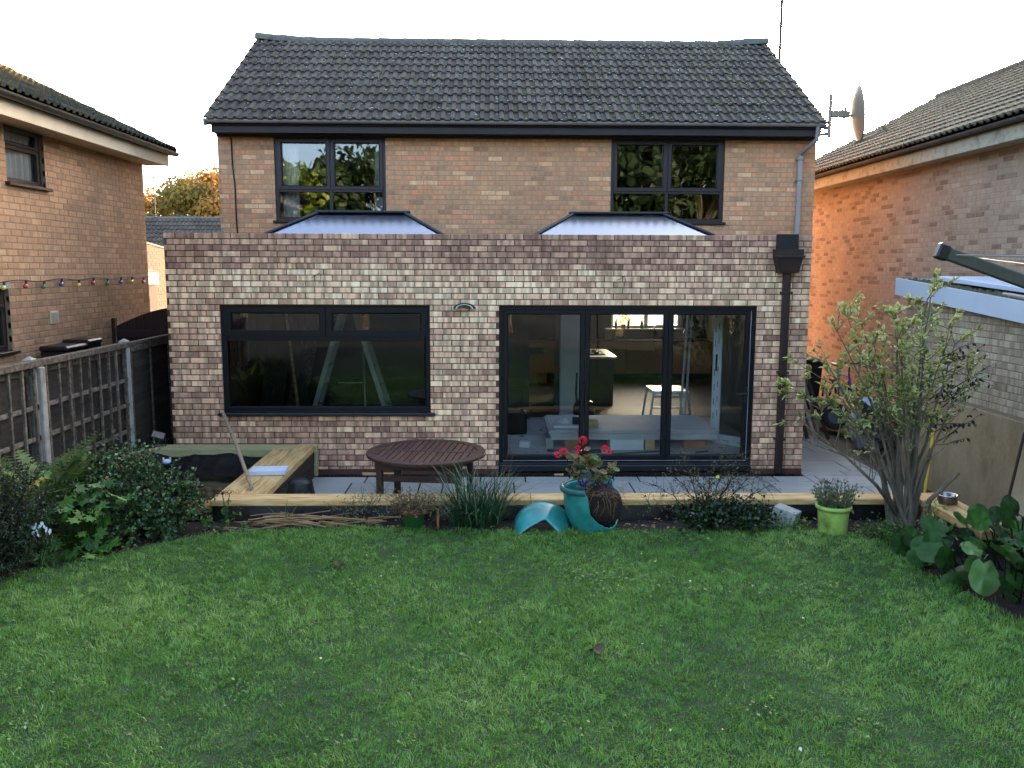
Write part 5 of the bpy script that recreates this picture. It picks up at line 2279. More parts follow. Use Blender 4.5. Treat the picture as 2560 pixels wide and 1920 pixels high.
V = [(-.35, -.22, 0), (.30, -.22, 0), (.30, .22, 0), (-.35, .22, 0), (-.55, -.32, .26), (.42, -.30, .22), (.42, .30, .22), (-.55, .32, .26)]
V = [Mb @ Vector(p) for p in V]
b.add(V, [(0, 3, 2, 1), (0, 1, 5, 4), (1, 2, 6, 5), (2, 3, 7, 6), (3, 0, 4, 7)])
part('tray', b, 'black_plastic', t)
b = MB()
for sy in (-1, 1):
    b.tube([Mb @ Vector((-.75, sy * .12, -.02)), Mb @ Vector((-.2, sy * .2, -.03)), Mb @ Vector((.75, sy * .28, .16))], .017, n=6)
    b.tube([Mb @ Vector((.2, sy * .24, -.02)), Mb @ Vector((.25, sy * .26, -.30))], .014, n=6)
part('frame', b, 'gutter_black', t)
b = MB()
Mw = Mb @ Matrix.Translation((-.66, 0, -.1)) @ Matrix.Rotation(rad(90), 4, 'X')
prof = [(.10, -.03), (.165, -.045), (.185, -.02), (.185, .02), (.165, .045), (.10, .03)]
b.lathe(prof, n=18, M=Mw)
wh = part('wheel', b, 'rubber', t, smooth=True)
b = MB()
b.lathe([(0, -.02), (.10, -.02), (.10, .02), (0, .02)], n=14, M=Mw)
part('rim', b, 'black_plastic', wh)
mat('pale_sheet', ['#8fa0b8', '#a9b6c8', '#c2c6c8'], rough=.6, scale=9, detail=3)
V, F = [], []
for j in range(13):
    ph = math.pi * j / 12
    for k in range(20):
        th = 2 * math.pi * k / 20
        q = 1 + .22 * smooth_noise(math.cos(th) * 1.6 + j * .3, math.sin(th) * 1.6, 1.7, 4) + .1 * smooth_noise(th * 2, ph * 4, 2, 6)
        V.append((5.5 + .30 * q * math.sin(ph) ** .7 * math.cos(th), 12.2 + .2 * q * math.sin(ph) ** .7 * math.sin(th), .36 - .38 * q * math.cos(ph)))
for j in range(12):
    for k in range(20):
        F.append((j * 20 + k, j * 20 + (k + 1) % 20, (j + 1) * 20 + (k + 1) % 20, (j + 1) * 20 + k))
b = MB()
b.add(V, F)
single('plastic_sack', b, 'pale_sheet', 'crumpled pale blue plastic sack behind the wheelbarrow', 'sack', smooth=True)
t = thing('wheelie_bin', 'dark wheelie bin standing at the end of the side passage', 'bin', (5.55, 15.2, 0))
b = MB()
V = [(-.22, -.25, .0), (.22, -.25, 0), (.22, .25, 0), (-.22, .25, 0), (-.28, -.3, .95), (.28, -.3, .95), (.28, .32, .95), (-.28, .32, .95)]
b.add(V, [(0, 3, 2, 1), (0, 1, 5, 4), (1, 2, 6, 5), (2, 3, 7, 6), (3, 0, 4, 7), (4, 5, 6, 7)])
part('body', b, 'black_plastic', t)
b = MB()
b.cbox(-.3, .3, -.34, .34, .95, 1.03, c=.03)
part('lid', b, 'black_plastic', t)
t = thing('bicycle', 'bicycle with a purple-blue frame parked in the side passage by the far wall', 'bicycle', (6.05, 14.6, 0))
for yy in (-.5, .5):
    b = MB()
    Mw = Matrix.Translation((0, yy, .34)) @ Matrix.Rotation(rad(90), 4, 'Y')
    V, F = [], []
    for k in range(24):
        a_ = 2 * math.pi * k / 24
        for j in range(6):
            c_ = 2 * math.pi * j / 6
            q = .31 + .02 * math.cos(c_)
            V.append(Mw @ Vector((q * math.cos(a_), q * math.sin(a_), .02 * math.sin(c_))))
    for k in range(24):
        for j in range(6):
            F.append((k * 6 + j, ((k + 1) % 24) * 6 + j, ((k + 1) % 24) * 6 + (j + 1) % 6, k * 6 + (j + 1) % 6))
    b.add(V, F)
    for k in range(8):
        a_ = 2 * math.pi * k / 8
        b.tube([(0, yy, .34), (0, yy + .3 * math.cos(a_), .34 + .3 * math.sin(a_))], .003, n=4)
    part('wheel', b, 'rubber', t)
mat('bike_frame', ['#3a3580', '#4a45a0'], rough=.25, coat=.5)
b = MB()
for p_, q_ in (((0, -.5, .34), (0, -.3, .85)), ((0, -.32, .8), (0, .2, .82)), ((0, -.32, .72), (0, .05, .3)), ((0, .05, .3), (0, .2, .88)), ((0, .05, .3), (0, .5, .34)), ((0, .2, .82), (0, .5, .34))):
    b.tube([p_, q_], .02, n=6)
part('frame', b, 'bike_frame', t)
b = MB()
b.tube([(-.28, -.36, 1.0), (-.1, -.3, 1.02), (.1, -.3, 1.02), (.28, -.36, 1.0)], .014, n=6)
b.tube([(0, -.3, .85), (0, -.3, 1.02)], .014, n=6)
part('handlebar', b, 'black_plastic', t)
b = MB()
b.cbox(-.06, .06, .1, .36, .92, .98, c=.02)
part('saddle', b, 'black_plastic', t)
b = MB()
b.tube([(4.35, 13.6, 1.1), (4.62, 13.6, 1.62), (4.70, 13.6, 1.82)], .012, n=5)
b.tube([(4.42, 13.62, 1.55), (4.78, 13.62, 1.55)], .006, n=4)
b.tube([(4.78, 13.62, 1.2), (4.78, 13.62, 1.55)], .006, n=4)
b.cbox(4.86, 4.93, 13.6, 13.66, 1.0, 1.52, c=.01)
single('garden_tools', b, 'seal', 'dark tool handles sticking up behind the extension corner', 'tools')
mat('yellow_handle', ['#b48a1c', '#cda42c'], rough=.5)
t = thing('garden_fork', 'yellow-handled garden fork leaning on the outbuilding behind the shrub', 'garden fork', (5.15, 9.7, 0))
b = MB()
b.tube([(-.25, -.35, .05), (.02, .02, 1.05)], .018, n=7)
part('handle', b, 'yellow_handle', t)
b = MB()
b.tube([(-.05, -.08, .78), (.0, .0, .98)], .03, n=8)
part('grip', b, 'black_plastic', t)
t = thing('plywood_sheet', 'brown-edged board leaning against the outbuilding at the right edge', 'board', (5.1, 7.6, .2))
b = MB()
Mx = Matrix.Translation((5.02, 8.05, .05)) @ Matrix.Rotation(rad(9), 4, 'Y')
b.cbox(0, .02, -1.3, 0, 0, 1.0, c=.003, M=Mx)
part('sheet', b, 'garage_render', t, world=True)
b = MB()
b.cbox(-.012, .028, .002, .03, 0, 1.0, c=.003, M=Mx)
part('edge_strip', b, 'hopper_brown', t, world=True)
# ------------------------------------------------------------------ plants
class Plant:
    """collects woody stems and leaf placements in world space"""
    def __init__(s, seed):
        s.rg = random.Random(seed)
        s.w = MB()
        s.P, s.D, s.N, s.S = [], [], [], []

    def leaf(s, p, d, n, size):
        s.P.append(tuple(p))
        s.D.append(tuple(d))
        s.N.append(tuple(n))
        s.S.append(size)

    def rd(s, up=0.0):
        r = s.rg
        v = Vector((r.gauss(0, 1), r.gauss(0, 1), r.gauss(0, 1) + up))
        return v.normalized()

    def stem(s, p, d, L, r, segs=6, wob=.25, grav=0.0, taper=.35, n=5):
        pts = [Vector(p)]
        d = Vector(d).normalized()
        for k in range(segs):
            d = (d + s.rd() * wob / math.sqrt(segs) + Vector((0, 0, grav / segs))).normalized()
            pts.append(pts[-1] + d * (L / segs))
        rs = [r * (1 - (1 - taper) * k / segs) for k in range(segs + 1)]
        s.w.tube(pts, rs, n=n, cap=False)
        return pts

    def finish(s, thing_, wood, leafm, W=1.0, tmpl=None, leaf_name='foliage', rnd=None):
        if s.w.v:
            part('stems', s.w, wood, thing_, world=True)
        if s.P:
            leaves_obj(leaf_name, s.P, s.D, s.N, s.S, leafm, thing_, W=W, tmpl=tmpl, rnd=rnd)


def whorl(pl, tip, d, k, size, spread=.9):
    for i in range(k):
        a = d + pl.rd() * spread
        nrm = Vector((0, 0, 1)) + pl.rd() * .6
        pl.leaf(tip, a, nrm, size * pl.rg.uniform(.7, 1.25))


# big variegated shrub in the right-hand corner
t = thing('variegated_shrub', 'tall many-stemmed shrub with yellow-edged variegated leaves in the right corner', 'shrub', (3.87, 7.74, .2))
pl = Plant(21)
rg = pl.rg
tips = []
bases = []
for k in range(13):
    a = rg.uniform(0, 2 * math.pi)
    bases.append(Vector((3.87 + .10 * math.cos(a) * rg.uniform(.3, 1), 7.73 + .08 * math.sin(a), .2)))
targets = [(3.05, 7.5, 2.05), (3.2, 7.62, 2.15), (3.4, 7.8, 2.1), (3.55, 7.5, 2.15), (3.7, 7.75, 2.2), (3.85, 7.55, 2.35), (3.95, 7.7, 2.4), (3.0, 7.6, 1.75), (2.95, 7.4, 1.5), (3.3, 7.35, 1.75),
           (3.5, 7.3, 1.9), (3.75, 7.35, 1.95), (4.0, 7.4, 2.1), (4.2, 7.65, 1.95), (4.3, 7.6, 1.65), (3.6, 7.95, 1.9), (3.9, 8.0, 2.0), (3.2, 7.85, 1.6)]
for (i, tg) in enumerate(targets):
    bs = bases[i % len(bases)]
    tg = Vector(tg)
    mid = bs.lerp(tg, .45) + Vector(((bs.x - tg.x) * .12, 0, .05 + .1 * rg.random()))
    n_ = 9
    pts = []
    for k in range(n_ + 1):
        u_ = k / n_
        p = bs * (1 - u_) ** 2 + mid * 2 * u_ * (1 - u_) + tg * u_ * u_
        pts.append(p + pl.rd() * .018 * (u_ > .05))
    r0 = rg.uniform(.013, .026)
    pl.w.tube(pts, [r0 * (1 - .8 * k / n_) for k in range(n_ + 1)], n=6, cap=False)
    for k in range(4, n_ + 1):
        for q in range(3):
            dd = (pts[min(k, n_)] - pts[k - 1]).normalized() + pl.rd(.2) * 1.0
            L = rg.uniform(.12, .36) * (1.1 - .4 * k / n_)
            tp = pl.stem(pts[k], dd, L, .005, segs=4, wob=.4, grav=.25, n=4)
            for m in range(1, 5):
                if tp[m].z > 1.0 + .35 * rg.random() - .3 * (tp[m].x < 3.4):
                    whorl(pl, tp[m], (tp[m] - tp[m - 1]).normalized(), 4 if m > 2 else 2, .058)
# three stout low trunks and the long bare branch reaching left
for (tg, r0) in (((3.55, 7.7, 1.0), .028), ((4.08, 7.72, .95), .03), ((3.95, 7.75, 1.3), .03), ((3.75, 7.7, 1.2), .026), ((4.35, 7.7, .72), .022)):
    pts = [Vector((3.87, 7.74, .18)) + Vector((.35 * (tg[0] - 3.87), 0, 0)), Vector((3.87, 7.74, .45)) + Vector((.5 * (tg[0] - 3.87), 0, 0)), Vector(tg)]
    pl.w.tube(pts, [r0 * 1.5, r0 * 1.1, r0 * .6], n=7, cap=False)
for (tg, sd) in (((2.75, 7.45, 1.25), 1), ((2.85, 7.5, 1.05), 2)):
    pts = [Vector((3.8, 7.7, .32)), Vector((3.55, 7.65, .62)), Vector((3.2, 7.55, .92)), Vector(tg)]
    pl.w.tube(pts, [.022, .016, .011, .005], n=6, cap=False)
    for k in range(1, 4):
        for q in range(3):
            tp = pl.stem(pts[k].lerp(pts[k - 1], rg.random()), Vector((rg.uniform(-.3, .2), rg.uniform(-.2, .2), 1)), rg.uniform(.2, .5), .005, segs=4, wob=.3, n=4)
            if k == 3:
                whorl(pl, tp[-1], Vector((0, 0, 1)), 5, .075)
for (p_, d_) in (((2.95, 7.45, 1.45), (-1, 0, .25)), ((2.95, 7.45, 1.4), (-1, -.1, .45)), ((3.0, 7.45, 1.6), (-1, 0, .5)), ((2.95, 7.5, 1.3), (-1, 0, .05)), ((2.95, 7.5, 1.35), (-.8, .1, .5))):
    tp = pl.stem(p_, d_, rg.uniform(.3, .52), .005, segs=6, wob=.35, n=4)
    for m in (3, 5, 6):
        whorl(pl, tp[m], Vector(d_), 5, .075)
# leaf tone: yellower with height, plus a random spread
rn = []
for p in pl.P:
    rn.append(min(1, max(.03, .40 + .26 * (p[2] - 1.0) + rg.gauss(0, .18))))
part('stems', pl.w, 'bark', t, world=True)
leaves_obj('foliage', pl.P, pl.D, pl.N, pl.S, 'leaf_variegated', t, W=1.05, rnd=rn, edge=.38)
# the half-dead right side with dry brown leaves
dp_ = Plant(5)
for k in range(26):
    st = Vector((4.08 + dp_.rg.uniform(-.1, .15), 7.7, dp_.rg.uniform(.9, 1.9)))
    tp = dp_.stem(st, Vector((1, dp_.rg.uniform(-.3, .3), dp_.rg.uniform(.1, 1.1))), dp_.rg.uniform(.2, .55), .005, segs=5, wob=.5, n=4)
    for m in (2, 3, 4, 5):
        for q in range(2):
            dp_.leaf(tp[m], Vector((.2, 0, -1)) + dp_.rd() * .8, dp_.rd(), dp_.rg.uniform(.03, .055))
mat('dry_leaf', ['#1d1712', '#2f251c', '#4a3a2a'], rough=.9, scale=8, attr=.7)
part('dead_stems', dp_.w, 'twig', t, world=True)
leaves_obj('dry_leaves', dp_.P, dp_.D, dp_.N, dp_.S, 'dry_leaf', t)

# shared leaf meshes -----------------------------------------------------------
def round_leaf_mesh(name, m, lobes=0, amp=.0, cup=.12, n=20, seed=0, rib=.0):
    rg_ = random.Random(seed)
    V = [(0, .42, -.02)]
    F = []
    for rI, rr_ in enumerate((.5, 1.0)):
        for k in range(n):
            t_ = 2 * math.pi * k / n - math.pi / 2
            q = .5 * rr_
            if lobes:
                q *= 1 + amp * (rr_) * math.cos(lobes * (t_ + math.pi / 2) + math.pi)
            x = q * math.cos(t_) * (.82 + .05 * (seed % 4))
            y = .5 + q * math.sin(t_) * 1.06
            if rI == 1 and k == 0:
                y = .12
            z = cup * (rr_ ** 2) * .5 + .05 * rr_ * math.sin((3 + seed % 4) * t_ + seed) + rib * (abs(math.sin(4 * t_)) - .5) * rr_ + .01 * rg_.uniform(-1, 1)
            V.append((x, y, z))
    for k in range(n):
        F.append((0, 1 + k, 1 + (k + 1) % n))
        F.append((1 + k, 1 + n + k, 1 + n + (k + 1) % n, 1 + (k + 1) % n))
    return mesh_from(name, V, F, m, None, True)


def lobed_leaf_mesh(name, m, seed=0):
    V, F = [(0, .12, 0)], []
    rg_ = random.Random(seed)
    pts = []
    nl = 7
    for k in range(nl):
        a = math.pi * (-.18 + 1.36 * k / (nl - 1))
        ln = (.58, .74, .9, 1.0, .9, .74, .58)[k] * .85
        for (da, f_) in ((-.15, .66), (-.10, .88), (-.05, .86), (0, 1.0), (.05, .86), (.10, .88), (.15, .66)):
            pts.append((ln * f_ * math.cos(a + da * 1.25), .12 + ln * f_ * math.sin(a + da * 1.25)))
    for (x, y) in pts:
        V.append((x, y, -.10 * (x * x + y * y) + .03 * rg_.uniform(-1, 1)))
    n = len(pts)
    for k in range(n - 1):
        F.append((0, 1 + k, 2 + k))
    return mesh_from(name, V, F, m)


def place_leaf(nm, me, parent, p, d, nrm, size, roll=0):
    d = Vector(d).normalized()
    nrm = Vector(nrm)
    x_ = d.cross(nrm).normalized()
    z_ = x_.cross(d)
    M = Matrix((x_ * size, d * size, z_ * size)).transposed().to_4x4()
    M.translation = Vector(p)
    o_ = link(nm, me, parent, M)
    o_['rnd'] = RN.uniform(.02, 1)
    return o_


# bergenia: big leathery leaves, each a part
t = thing('bergenia', 'clump of large dark green leathery round leaves at the right edge of the lawn', 'plant', (3.9, 6.3, .22))
bm = [round_leaf_mesh('leaf', 'leaf_bergenia', cup=(.26, -.12, .1, .3, -.2, .2, .05)[i], seed=i, rib=.035) for i in range(7)]
bpale = round_leaf_mesh('leaf', 'leaf_bergenia_pale', cup=-.1, seed=9, rib=.06)
st = MB()
rg = random.Random(77)
for k in range(170):
    cx, cy = rg.uniform(3.45, 4.95), rg.uniform(5.2, 6.95)
    if cx < 3.46 + .22 * max(0, 6.3 - cy):
        cx += .2
    edge = min(1, abs((cx - 4.35) / .9))
    ey = min(1, abs((cy - 6.0) / .95))
    top_ = .56 * math.sqrt(max(.02, 1 - .8 * edge ** 2 - .75 * ey ** 2))
    hgt = max(.05, top_ * rg.uniform(.55, 1.0) if k % 3 else top_ * rg.uniform(.1, .6))
    out = Vector((cx - 4.2, (cy - 6.25) * .9 - .2, 0))
    out = out.normalized() if out.length > .05 else Vector((0, -1, 0))
    p = Vector((cx, cy, .22 + hgt))
    d_ = (out * rg.uniform(.5, 1.0) + Vector((rg.gauss(0, .4), rg.gauss(0, .3), rg.uniform(-.3, .9)))).normalized()
    nrm = Vector((0, -.6, .75)) + out * .3 + Vector((rg.gauss(0, .28), rg.gauss(0, .25), 0))
    sz = rg.uniform(.14, .225)
    st.tube([(cx - out.x * .12, cy - out.y * .12, .2), p - d_ * .05, p + d_ * sz * .12], [.007, .006, .004], n=5, cap=False)
    place_leaf('leaf', bm[k % 7], t, p, d_, nrm, sz)
pl_ = place_leaf('leaf', bpale, t, (3.60, 5.95, .50), (-.12, -.35, -.9), (0, -.9, .45), .26)
pl_['label'] = 'pale drooping leaf at the front of the clump'
place_leaf('leaf', bpale, t, (3.62, 6.05, .55), (-.9, -.3, .1), (0, -.5, .85), .17)
place_leaf('leaf', bpale, t, (3.85, 5.9, .56), (.6, -.5, .35), (0, -.4, .9), .19)
place_leaf('leaf', bpale, t, (3.92, 5.45, .42), (-.2, -.4, -.85), (.1, -.9, .4), .26)
part('stalks', st, 'leaf_dark', t, world=True)
t = thing('white_flower', 'small cluster of white blossom at the right edge among the big leaves', 'flower', (3.75, 5.35, .42))
pl = Plant(3)
for k in range(36):
    pl.leaf(Vector((3.78, 5.38, .50)) + pl.rd() * .045, pl.rd(), pl.rd(.4), .025)
pl.w.tube([(3.85, 5.45, .2), (3.78, 5.38, .49)], .005, n=5)
pl.finish(t, 'leaf_dark', 'petal_white', W=1.6, leaf_name='petals')
t = thing('young_shoot', 'small pale variegated shoot right of the shrub trunk', 'plant', (4.06, 7.62, .2))
pl = Plant(6)
for k in range(4):
    tp = pl.stem((4.06, 7.62, .2), Vector((pl.rg.uniform(-.4, .4), -.1, 1)), pl.rg.uniform(.14, .26), .004, segs=4, n=4)
    for m in (2, 3, 4):
        whorl(pl, tp[m], Vector((0, 0, 1)), 4, .055, 1.1)
pl.finish(t, 'twig', 'leaf_variegated', W=.9, rnd=NP.uniform(.5, 1, len(pl.P)))


# lime pot with lavender
def pot(name, label, loc, prof, m, soil_z, soil_r, cat='plant pot'):
    t_ = thing(name, label, cat, loc)
    b_ = MB()
    b_.lathe(prof, n=32)
    part('pot', b_, m, t_, smooth=True)
    b_ = MB()
    V_, F_ = [(0, 0, soil_z + .012)], []
    for k in range(16):
        a = 2 * math.pi * k / 16
        V_.append((soil_r * math.cos(a), soil_r * math.sin(a), soil_z + RN.uniform(-.006, .006)))
    for k in range(16):
        F_.append((0, 1 + k, 1 + (k + 1) % 16))
    b_.add(V_, F_)
    part('potting_soil', b_, 'soil', t_)
    return t_


t = pot('lime_pot', 'lime green glazed pot at the right end of the bed', (3.06, 7.4, .222),
        [(0, .0), (.118, .0), (.122, .01), (.135, .22), (.14, .245), (.155, .25), (.160, .262), (.157, .278), (.146, .286), (.135, .28), (.13, .25), (.125, .22)], 'lime_pot', .25, .13)
t = thing('lavender', 'grey-green lavender bush with wilted flowers growing in the lime pot', 'plant', (3.06, 7.4, .47))
pl = Plant(8)
rg = pl.rg
for k in range(90):
    a = rg.uniform(0, 2 * math.pi)
    q = .115 * math.sqrt(rg.random())
    p = Vector((3.06 + q * math.cos(a), 7.4 + q * math.sin(a), .47))
    tp = pl.stem(p, Vector((.55 * math.cos(a) * q / .11, .55 * math.sin(a) * q / .11, 1)), rg.uniform(.12, .24), .0022, segs=4, wob=.2, n=3)
    for m in range(1, 5):
        for q2 in range(4):
            pl.leaf(tp[m], (tp[m] - tp[m - 1]).normalized() + pl.rd() * .55, pl.rd(), rg.uniform(.025, .042))
pl.finish(t, 'leaf_grey', 'leaf_grey', W=.45)
pl = Plant(18)
for k in range(60):
    a = pl.rg.uniform(0, 2 * math.pi)
    q = pl.rg.uniform(.06, .15)
    pl.leaf((3.06 + q * math.cos(a), 7.38 + q * math.sin(a), .47 + pl.rg.uniform(0, .12)), pl.rd(.2), pl.rd(.5), pl.rg.uniform(.03, .05))
leaves_obj('lower_leaves', pl.P, pl.D, pl.N, pl.S, 'leaf_geranium', t, W=1.3)
pl = Plant(19)
for k in range(12):
    p = Vector((2.98 + pl.rg.uniform(-.05, .16), 7.40 + pl.rg.uniform(-.05, .05), .70))
    pl.w.tube([p - Vector((0, 0, .16)), p + Vector((0, 0, .02))], .0018, n=3)
    for q in range(6):
        pl.leaf(p + Vector((0, 0, pl.rg.uniform(0, .035))), pl.rd(), pl.rd(), .012)
pl.finish(t, 'twig', 'dry_leaf', leaf_name='seed_heads', W=1.5)

# green pot with heath
t = pot('green_pot', 'dark green plastic pot standing in front of the table', (-.74, 7.62, .21),
        [(0, 0), (.075, 0), (.08, .005), (.105, .15), (.112, .155), (.112, .158), (.10, .158), (.095, .12)], 'green_pot', .14, .09)
b = MB()
b.lathe([(.1115, .158), (.122, .16), (.126, .20), (.118, .202), (.108, .19), (.10, .16)], n=28)
part('terracotta_rim', b, 'terracotta', t, smooth=True)
t = thing('heath_plant', 'brownish-pink dried heath plant spilling over the green pot', 'plant', (-.74, 7.62, .4))
pl = Plant(12)
rg = pl.rg
for k in range(190):
    a = rg.uniform(0, 2 * math.pi)
    q = rg.random() * 1.25
    tp = pl.stem((-.74 + .07 * math.cos(a), 7.62 + .07 * math.sin(a), .37), Vector((q * 1.5 * math.cos(a), q * math.sin(a), 1.0)), rg.uniform(.1, .24), .002, segs=4, wob=.5, grav=-.3, n=3)
    for m in range(1, 5):
        for q2 in range(4):
            pl.leaf(tp[m], pl.rd(.3), pl.rd(), rg.uniform(.013, .025))
pl.finish(t, 'twig', 'leaf_heath', W=1.2)


# spiky grass-like tuft
def ribbon_blades(mb_, base, n, L0, L1, w, rg_, spread=.6, droop=1.2):
    for k in range(n):
        a = rg_.uniform(0, 2 * math.pi)
        L = rg_.uniform(L0, L1)
        out = Vector((math.cos(a), math.sin(a), 0))
        tilt = rg_.uniform(.05, spread)
        d = (out * tilt + Vector((0, 0, 1))).normalized()
        p = Vector(base) + out * rg_.uniform(0, .05)
        side = d.cross(out if abs(d.z) > .2 else Vector((0, 0, 1))).normalized()
        if side.length < .1:
            side = Vector((1, 0, 0))
        segs = 8
        V_, F_ = [], []
        dr = rg_.uniform(.2, 1) * droop
        ww = w * rg_.uniform(.6, 1.2)
        for s_ in range(segs + 1):
            u_ = s_ / segs
            wd = ww * (1 - u_ ** 2) * .5 + .0004
            V_ += [p - side * wd, p + side * wd]
            p = p + d * (L / segs)
            d = (d + out * .10 * dr + Vector((0, 0, -.22 * dr * u_ * 1.6))).normalized()
        for s_ in range(segs):
            F_.append((2 * s_, 2 * s_ + 1, 2 * s_ + 3, 2 * s_ + 2))
        mb_.add(V_, F_, min(1, max(.02, rg_.gauss(.35, .2) if rg_.random() > .12 else rg_.uniform(.85, 1))))


t = thing('grass_clump', 'arching clump of long dark strap-like grass blades right of the green pot', 'plant', (-.16, 7.72, .2))
b = MB()
rg = random.Random(31)
for (dx, dy) in ((0, 0), (.1, .02), (-.1, .03), (.05, -.05), (-.05, -.03), (.17, .0), (-.17, .02)):
    ribbon_blades(b, (-.16 + dx, 7.72 + dy, .2), 58, .36, .78, .0125, rg, .95, 1.25)
part('blades', b, 'leaf_blade', t, world=True)
pl = Plant(2)
for k in range(9):
    pl.stem((-.05 + pl.rg.uniform(-.1, .12), 7.74, .3), (pl.rg.uniform(-.15, .25), 0, 1), pl.rg.uniform(.45, .72), .0025, segs=5, wob=.15, n=4)
part('dry_stalks', pl.w, 'dead_stem', t, world=True)

# ------------------------------------------------------------------ broken turquoise pot
PC = Vector((.93, 7.60, .21))
t = thing('broken_pot', 'large turquoise glazed pot with its front broken away, leaning in the bed', 'plant pot', PC)
NTH, NZ = 64, 22


def pot_r(z):
    u_ = z / .43
    return .165 + .105 * math.sin(min(1, .06 + u_ * 1.25) * math.pi / 2) ** .9 - .02 * max(0, u_ - .6)


tilt = Matrix.Rotation(rad(-5), 4, 'Y')
V, F = [], []
NTH = 120
BK = [(-1, .43), (250, .43), (256, .36), (258, .30), (255.9, .25), (258, .215), (266, .16), (280, .105), (300, .062), (322, .05), (345, .062), (372, .10), (384, .135), (390, .16), (392, .43), (700, .43)]


def ztop(dg):
    if dg < 32:
        dg += 360
    xs_ = [q[0] for q in BK]
    return float(np.interp(dg, sorted(xs_), [q[1] for q in BK])) + (.004 * math.sin(dg * 1.7) if 262 < dg < 388 else 0)


for k in range(NTH):
    th = 2 * math.pi * k / NTH
    zt_ = ztop(math.degrees(th))
    for j in range(NZ + 1):
        z = zt_ * j / NZ
        V.append(tilt @ Vector((pot_r(z) * math.cos(th), pot_r(z) * math.sin(th), z)))
for k in range(NTH):
    for j in range(NZ):
        a_ = k * (NZ + 1) + j
        b_ = ((k + 1) % NTH) * (NZ + 1) + j
        F.append((a_, b_, b_ + 1, a_ + 1))
b = MB()
b.add(V, F)
po = part('shell', b, 'turquoise', t, smooth=True)
md = po.modifiers.new('thickness', 'SOLIDIFY')
md.thickness = .014
md.offset = -1
V, F = [], []
prof = [(.0, .395), (.012, .40), (.024, .412), (.026, .435), (.018, .45), (.0, .452), (-.012, .44)]
ks = [k for k in range(NTH + 1) if math.degrees(2 * math.pi * k / NTH) <= 252]
for k in ks:
    th = 2 * math.pi * k / NTH
    for (dr, z) in prof:
        q = pot_r(.43) + .004 + dr
        V.append(tilt @ Vector((q * math.cos(th), q * math.sin(th), z)))
m_ = len(prof)
for i in range(len(ks) - 1):
    if math.degrees(2 * math.pi * ks[i] / NTH) < 34:
        continue
    for j in range(m_ - 1):
        F.append((i * m_ + j, (i + 1) * m_ + j, (i + 1) * m_ + j + 1, i * m_ + j + 1))
b = MB()
b.add(V, F)
part('rim', b, 'turquoise_dark', t, smooth=True)
# root ball
rb = thing('root_ball', 'dark soil root ball with pale hanging roots inside the broken pot', 'soil', PC + Vector((0, 0, .02)))
V, F = [], []
for j in range(15):
    ph = math.pi * j / 14
    for k in range(26):
        th = 2 * math.pi * k / 26
        q = 1 + .10 * smooth_noise(math.cos(th) * 2 + j * .21, math.sin(th) * 2, 2.2, 3) + .06 * smooth_noise(th * 3, ph * 5, 2, 7)
        V.append((.225 * q * math.sin(ph) * math.cos(th) + .03, .195 * q * math.sin(ph) * math.sin(th) + .015, .215 - .20 * q * math.cos(ph)))
for j in range(14):
    for k in range(26):
        F.append((j * 26 + k, j * 26 + (k + 1) % 26, (j + 1) * 26 + (k + 1) % 26, (j + 1) * 26 + k))
b = MB()
b.add(V, F)
part('soil_mass', b, 'soil', rb, smooth=True)
pl = Plant(44)
for k in range(24):
    a = rad(pl.rg.uniform(225, 345))
    p = Vector((PC.x + .03 + .225 * math.cos(a), PC.y + .015 + .195 * math.sin(a), PC.z + pl.rg.uniform(.28, .42)))
    pl.stem(p, Vector((math.cos(a) * .5, math.sin(a) * .5, -.6)), pl.rg.uniform(.06, .2), .0022, segs=6, wob=1.0, grav=-.9, n=4)
for k in range(60):
    a = rad(pl.rg.uniform(200, 380))
    p = Vector((PC.x + .05 + .2 * math.cos(a), PC.y + .2 * math.sin(a), PC.z + pl.rg.uniform(.36, .42)))
    pl.stem(p, Vector((pl.rg.gauss(.3, 1), pl.rg.gauss(-.2, .5), .1)), pl.rg.uniform(.05, .16), .0016, segs=4, wob=1.0, n=3)
part('roots', pl.w, 'dead_stem', rb, world=True)
# the arched shard
t = thing('pot_shard', 'arched turquoise pot fragment lying on the soil left of the broken pot', 'pot fragment', (.45, 7.58, .21))
V, F = [], []
NU, NV = 36, 9
for i in range(NU + 1):
    u_ = i / NU
    a = math.pi * (1 - u_)
    ox, oz = .265 * math.cos(a), .265 * (math.sin(a) ** .9) + .0
    # inner broken edge: rises to a peak right of centre
    ix = -.25 + .43 * u_
    pk = .60
    iz = (.17 * (u_ / pk) ** .75) if u_ < pk else (.17 * (1 - (u_ - pk) / (1 - pk)))
    for j in range(NV + 1):
        v_ = j / NV
        x = ox * (1 - v_) + ix * v_
        z = oz * (1 - v_) + max(iz, .0) * v_
        y = .06 * (1 - v_) ** 2 - .13 * v_ + .03 * math.sin(a) - .06 * math.sin(v_ * math.pi * .5)
        V.append((x, y, z - .01))
for i in range(NU):
    for j in range(NV):
        k = i * (NV + 1) + j
        F.append((k, k + 1, k + NV + 2, k + NV + 1))
b = MB()
b.add(V, F)
po = part('shard', b, 'turquoise', t, smooth=True)
md = po.modifiers.new('thickness', 'SOLIDIFY')
md.thickness = .014
md.offset = 0

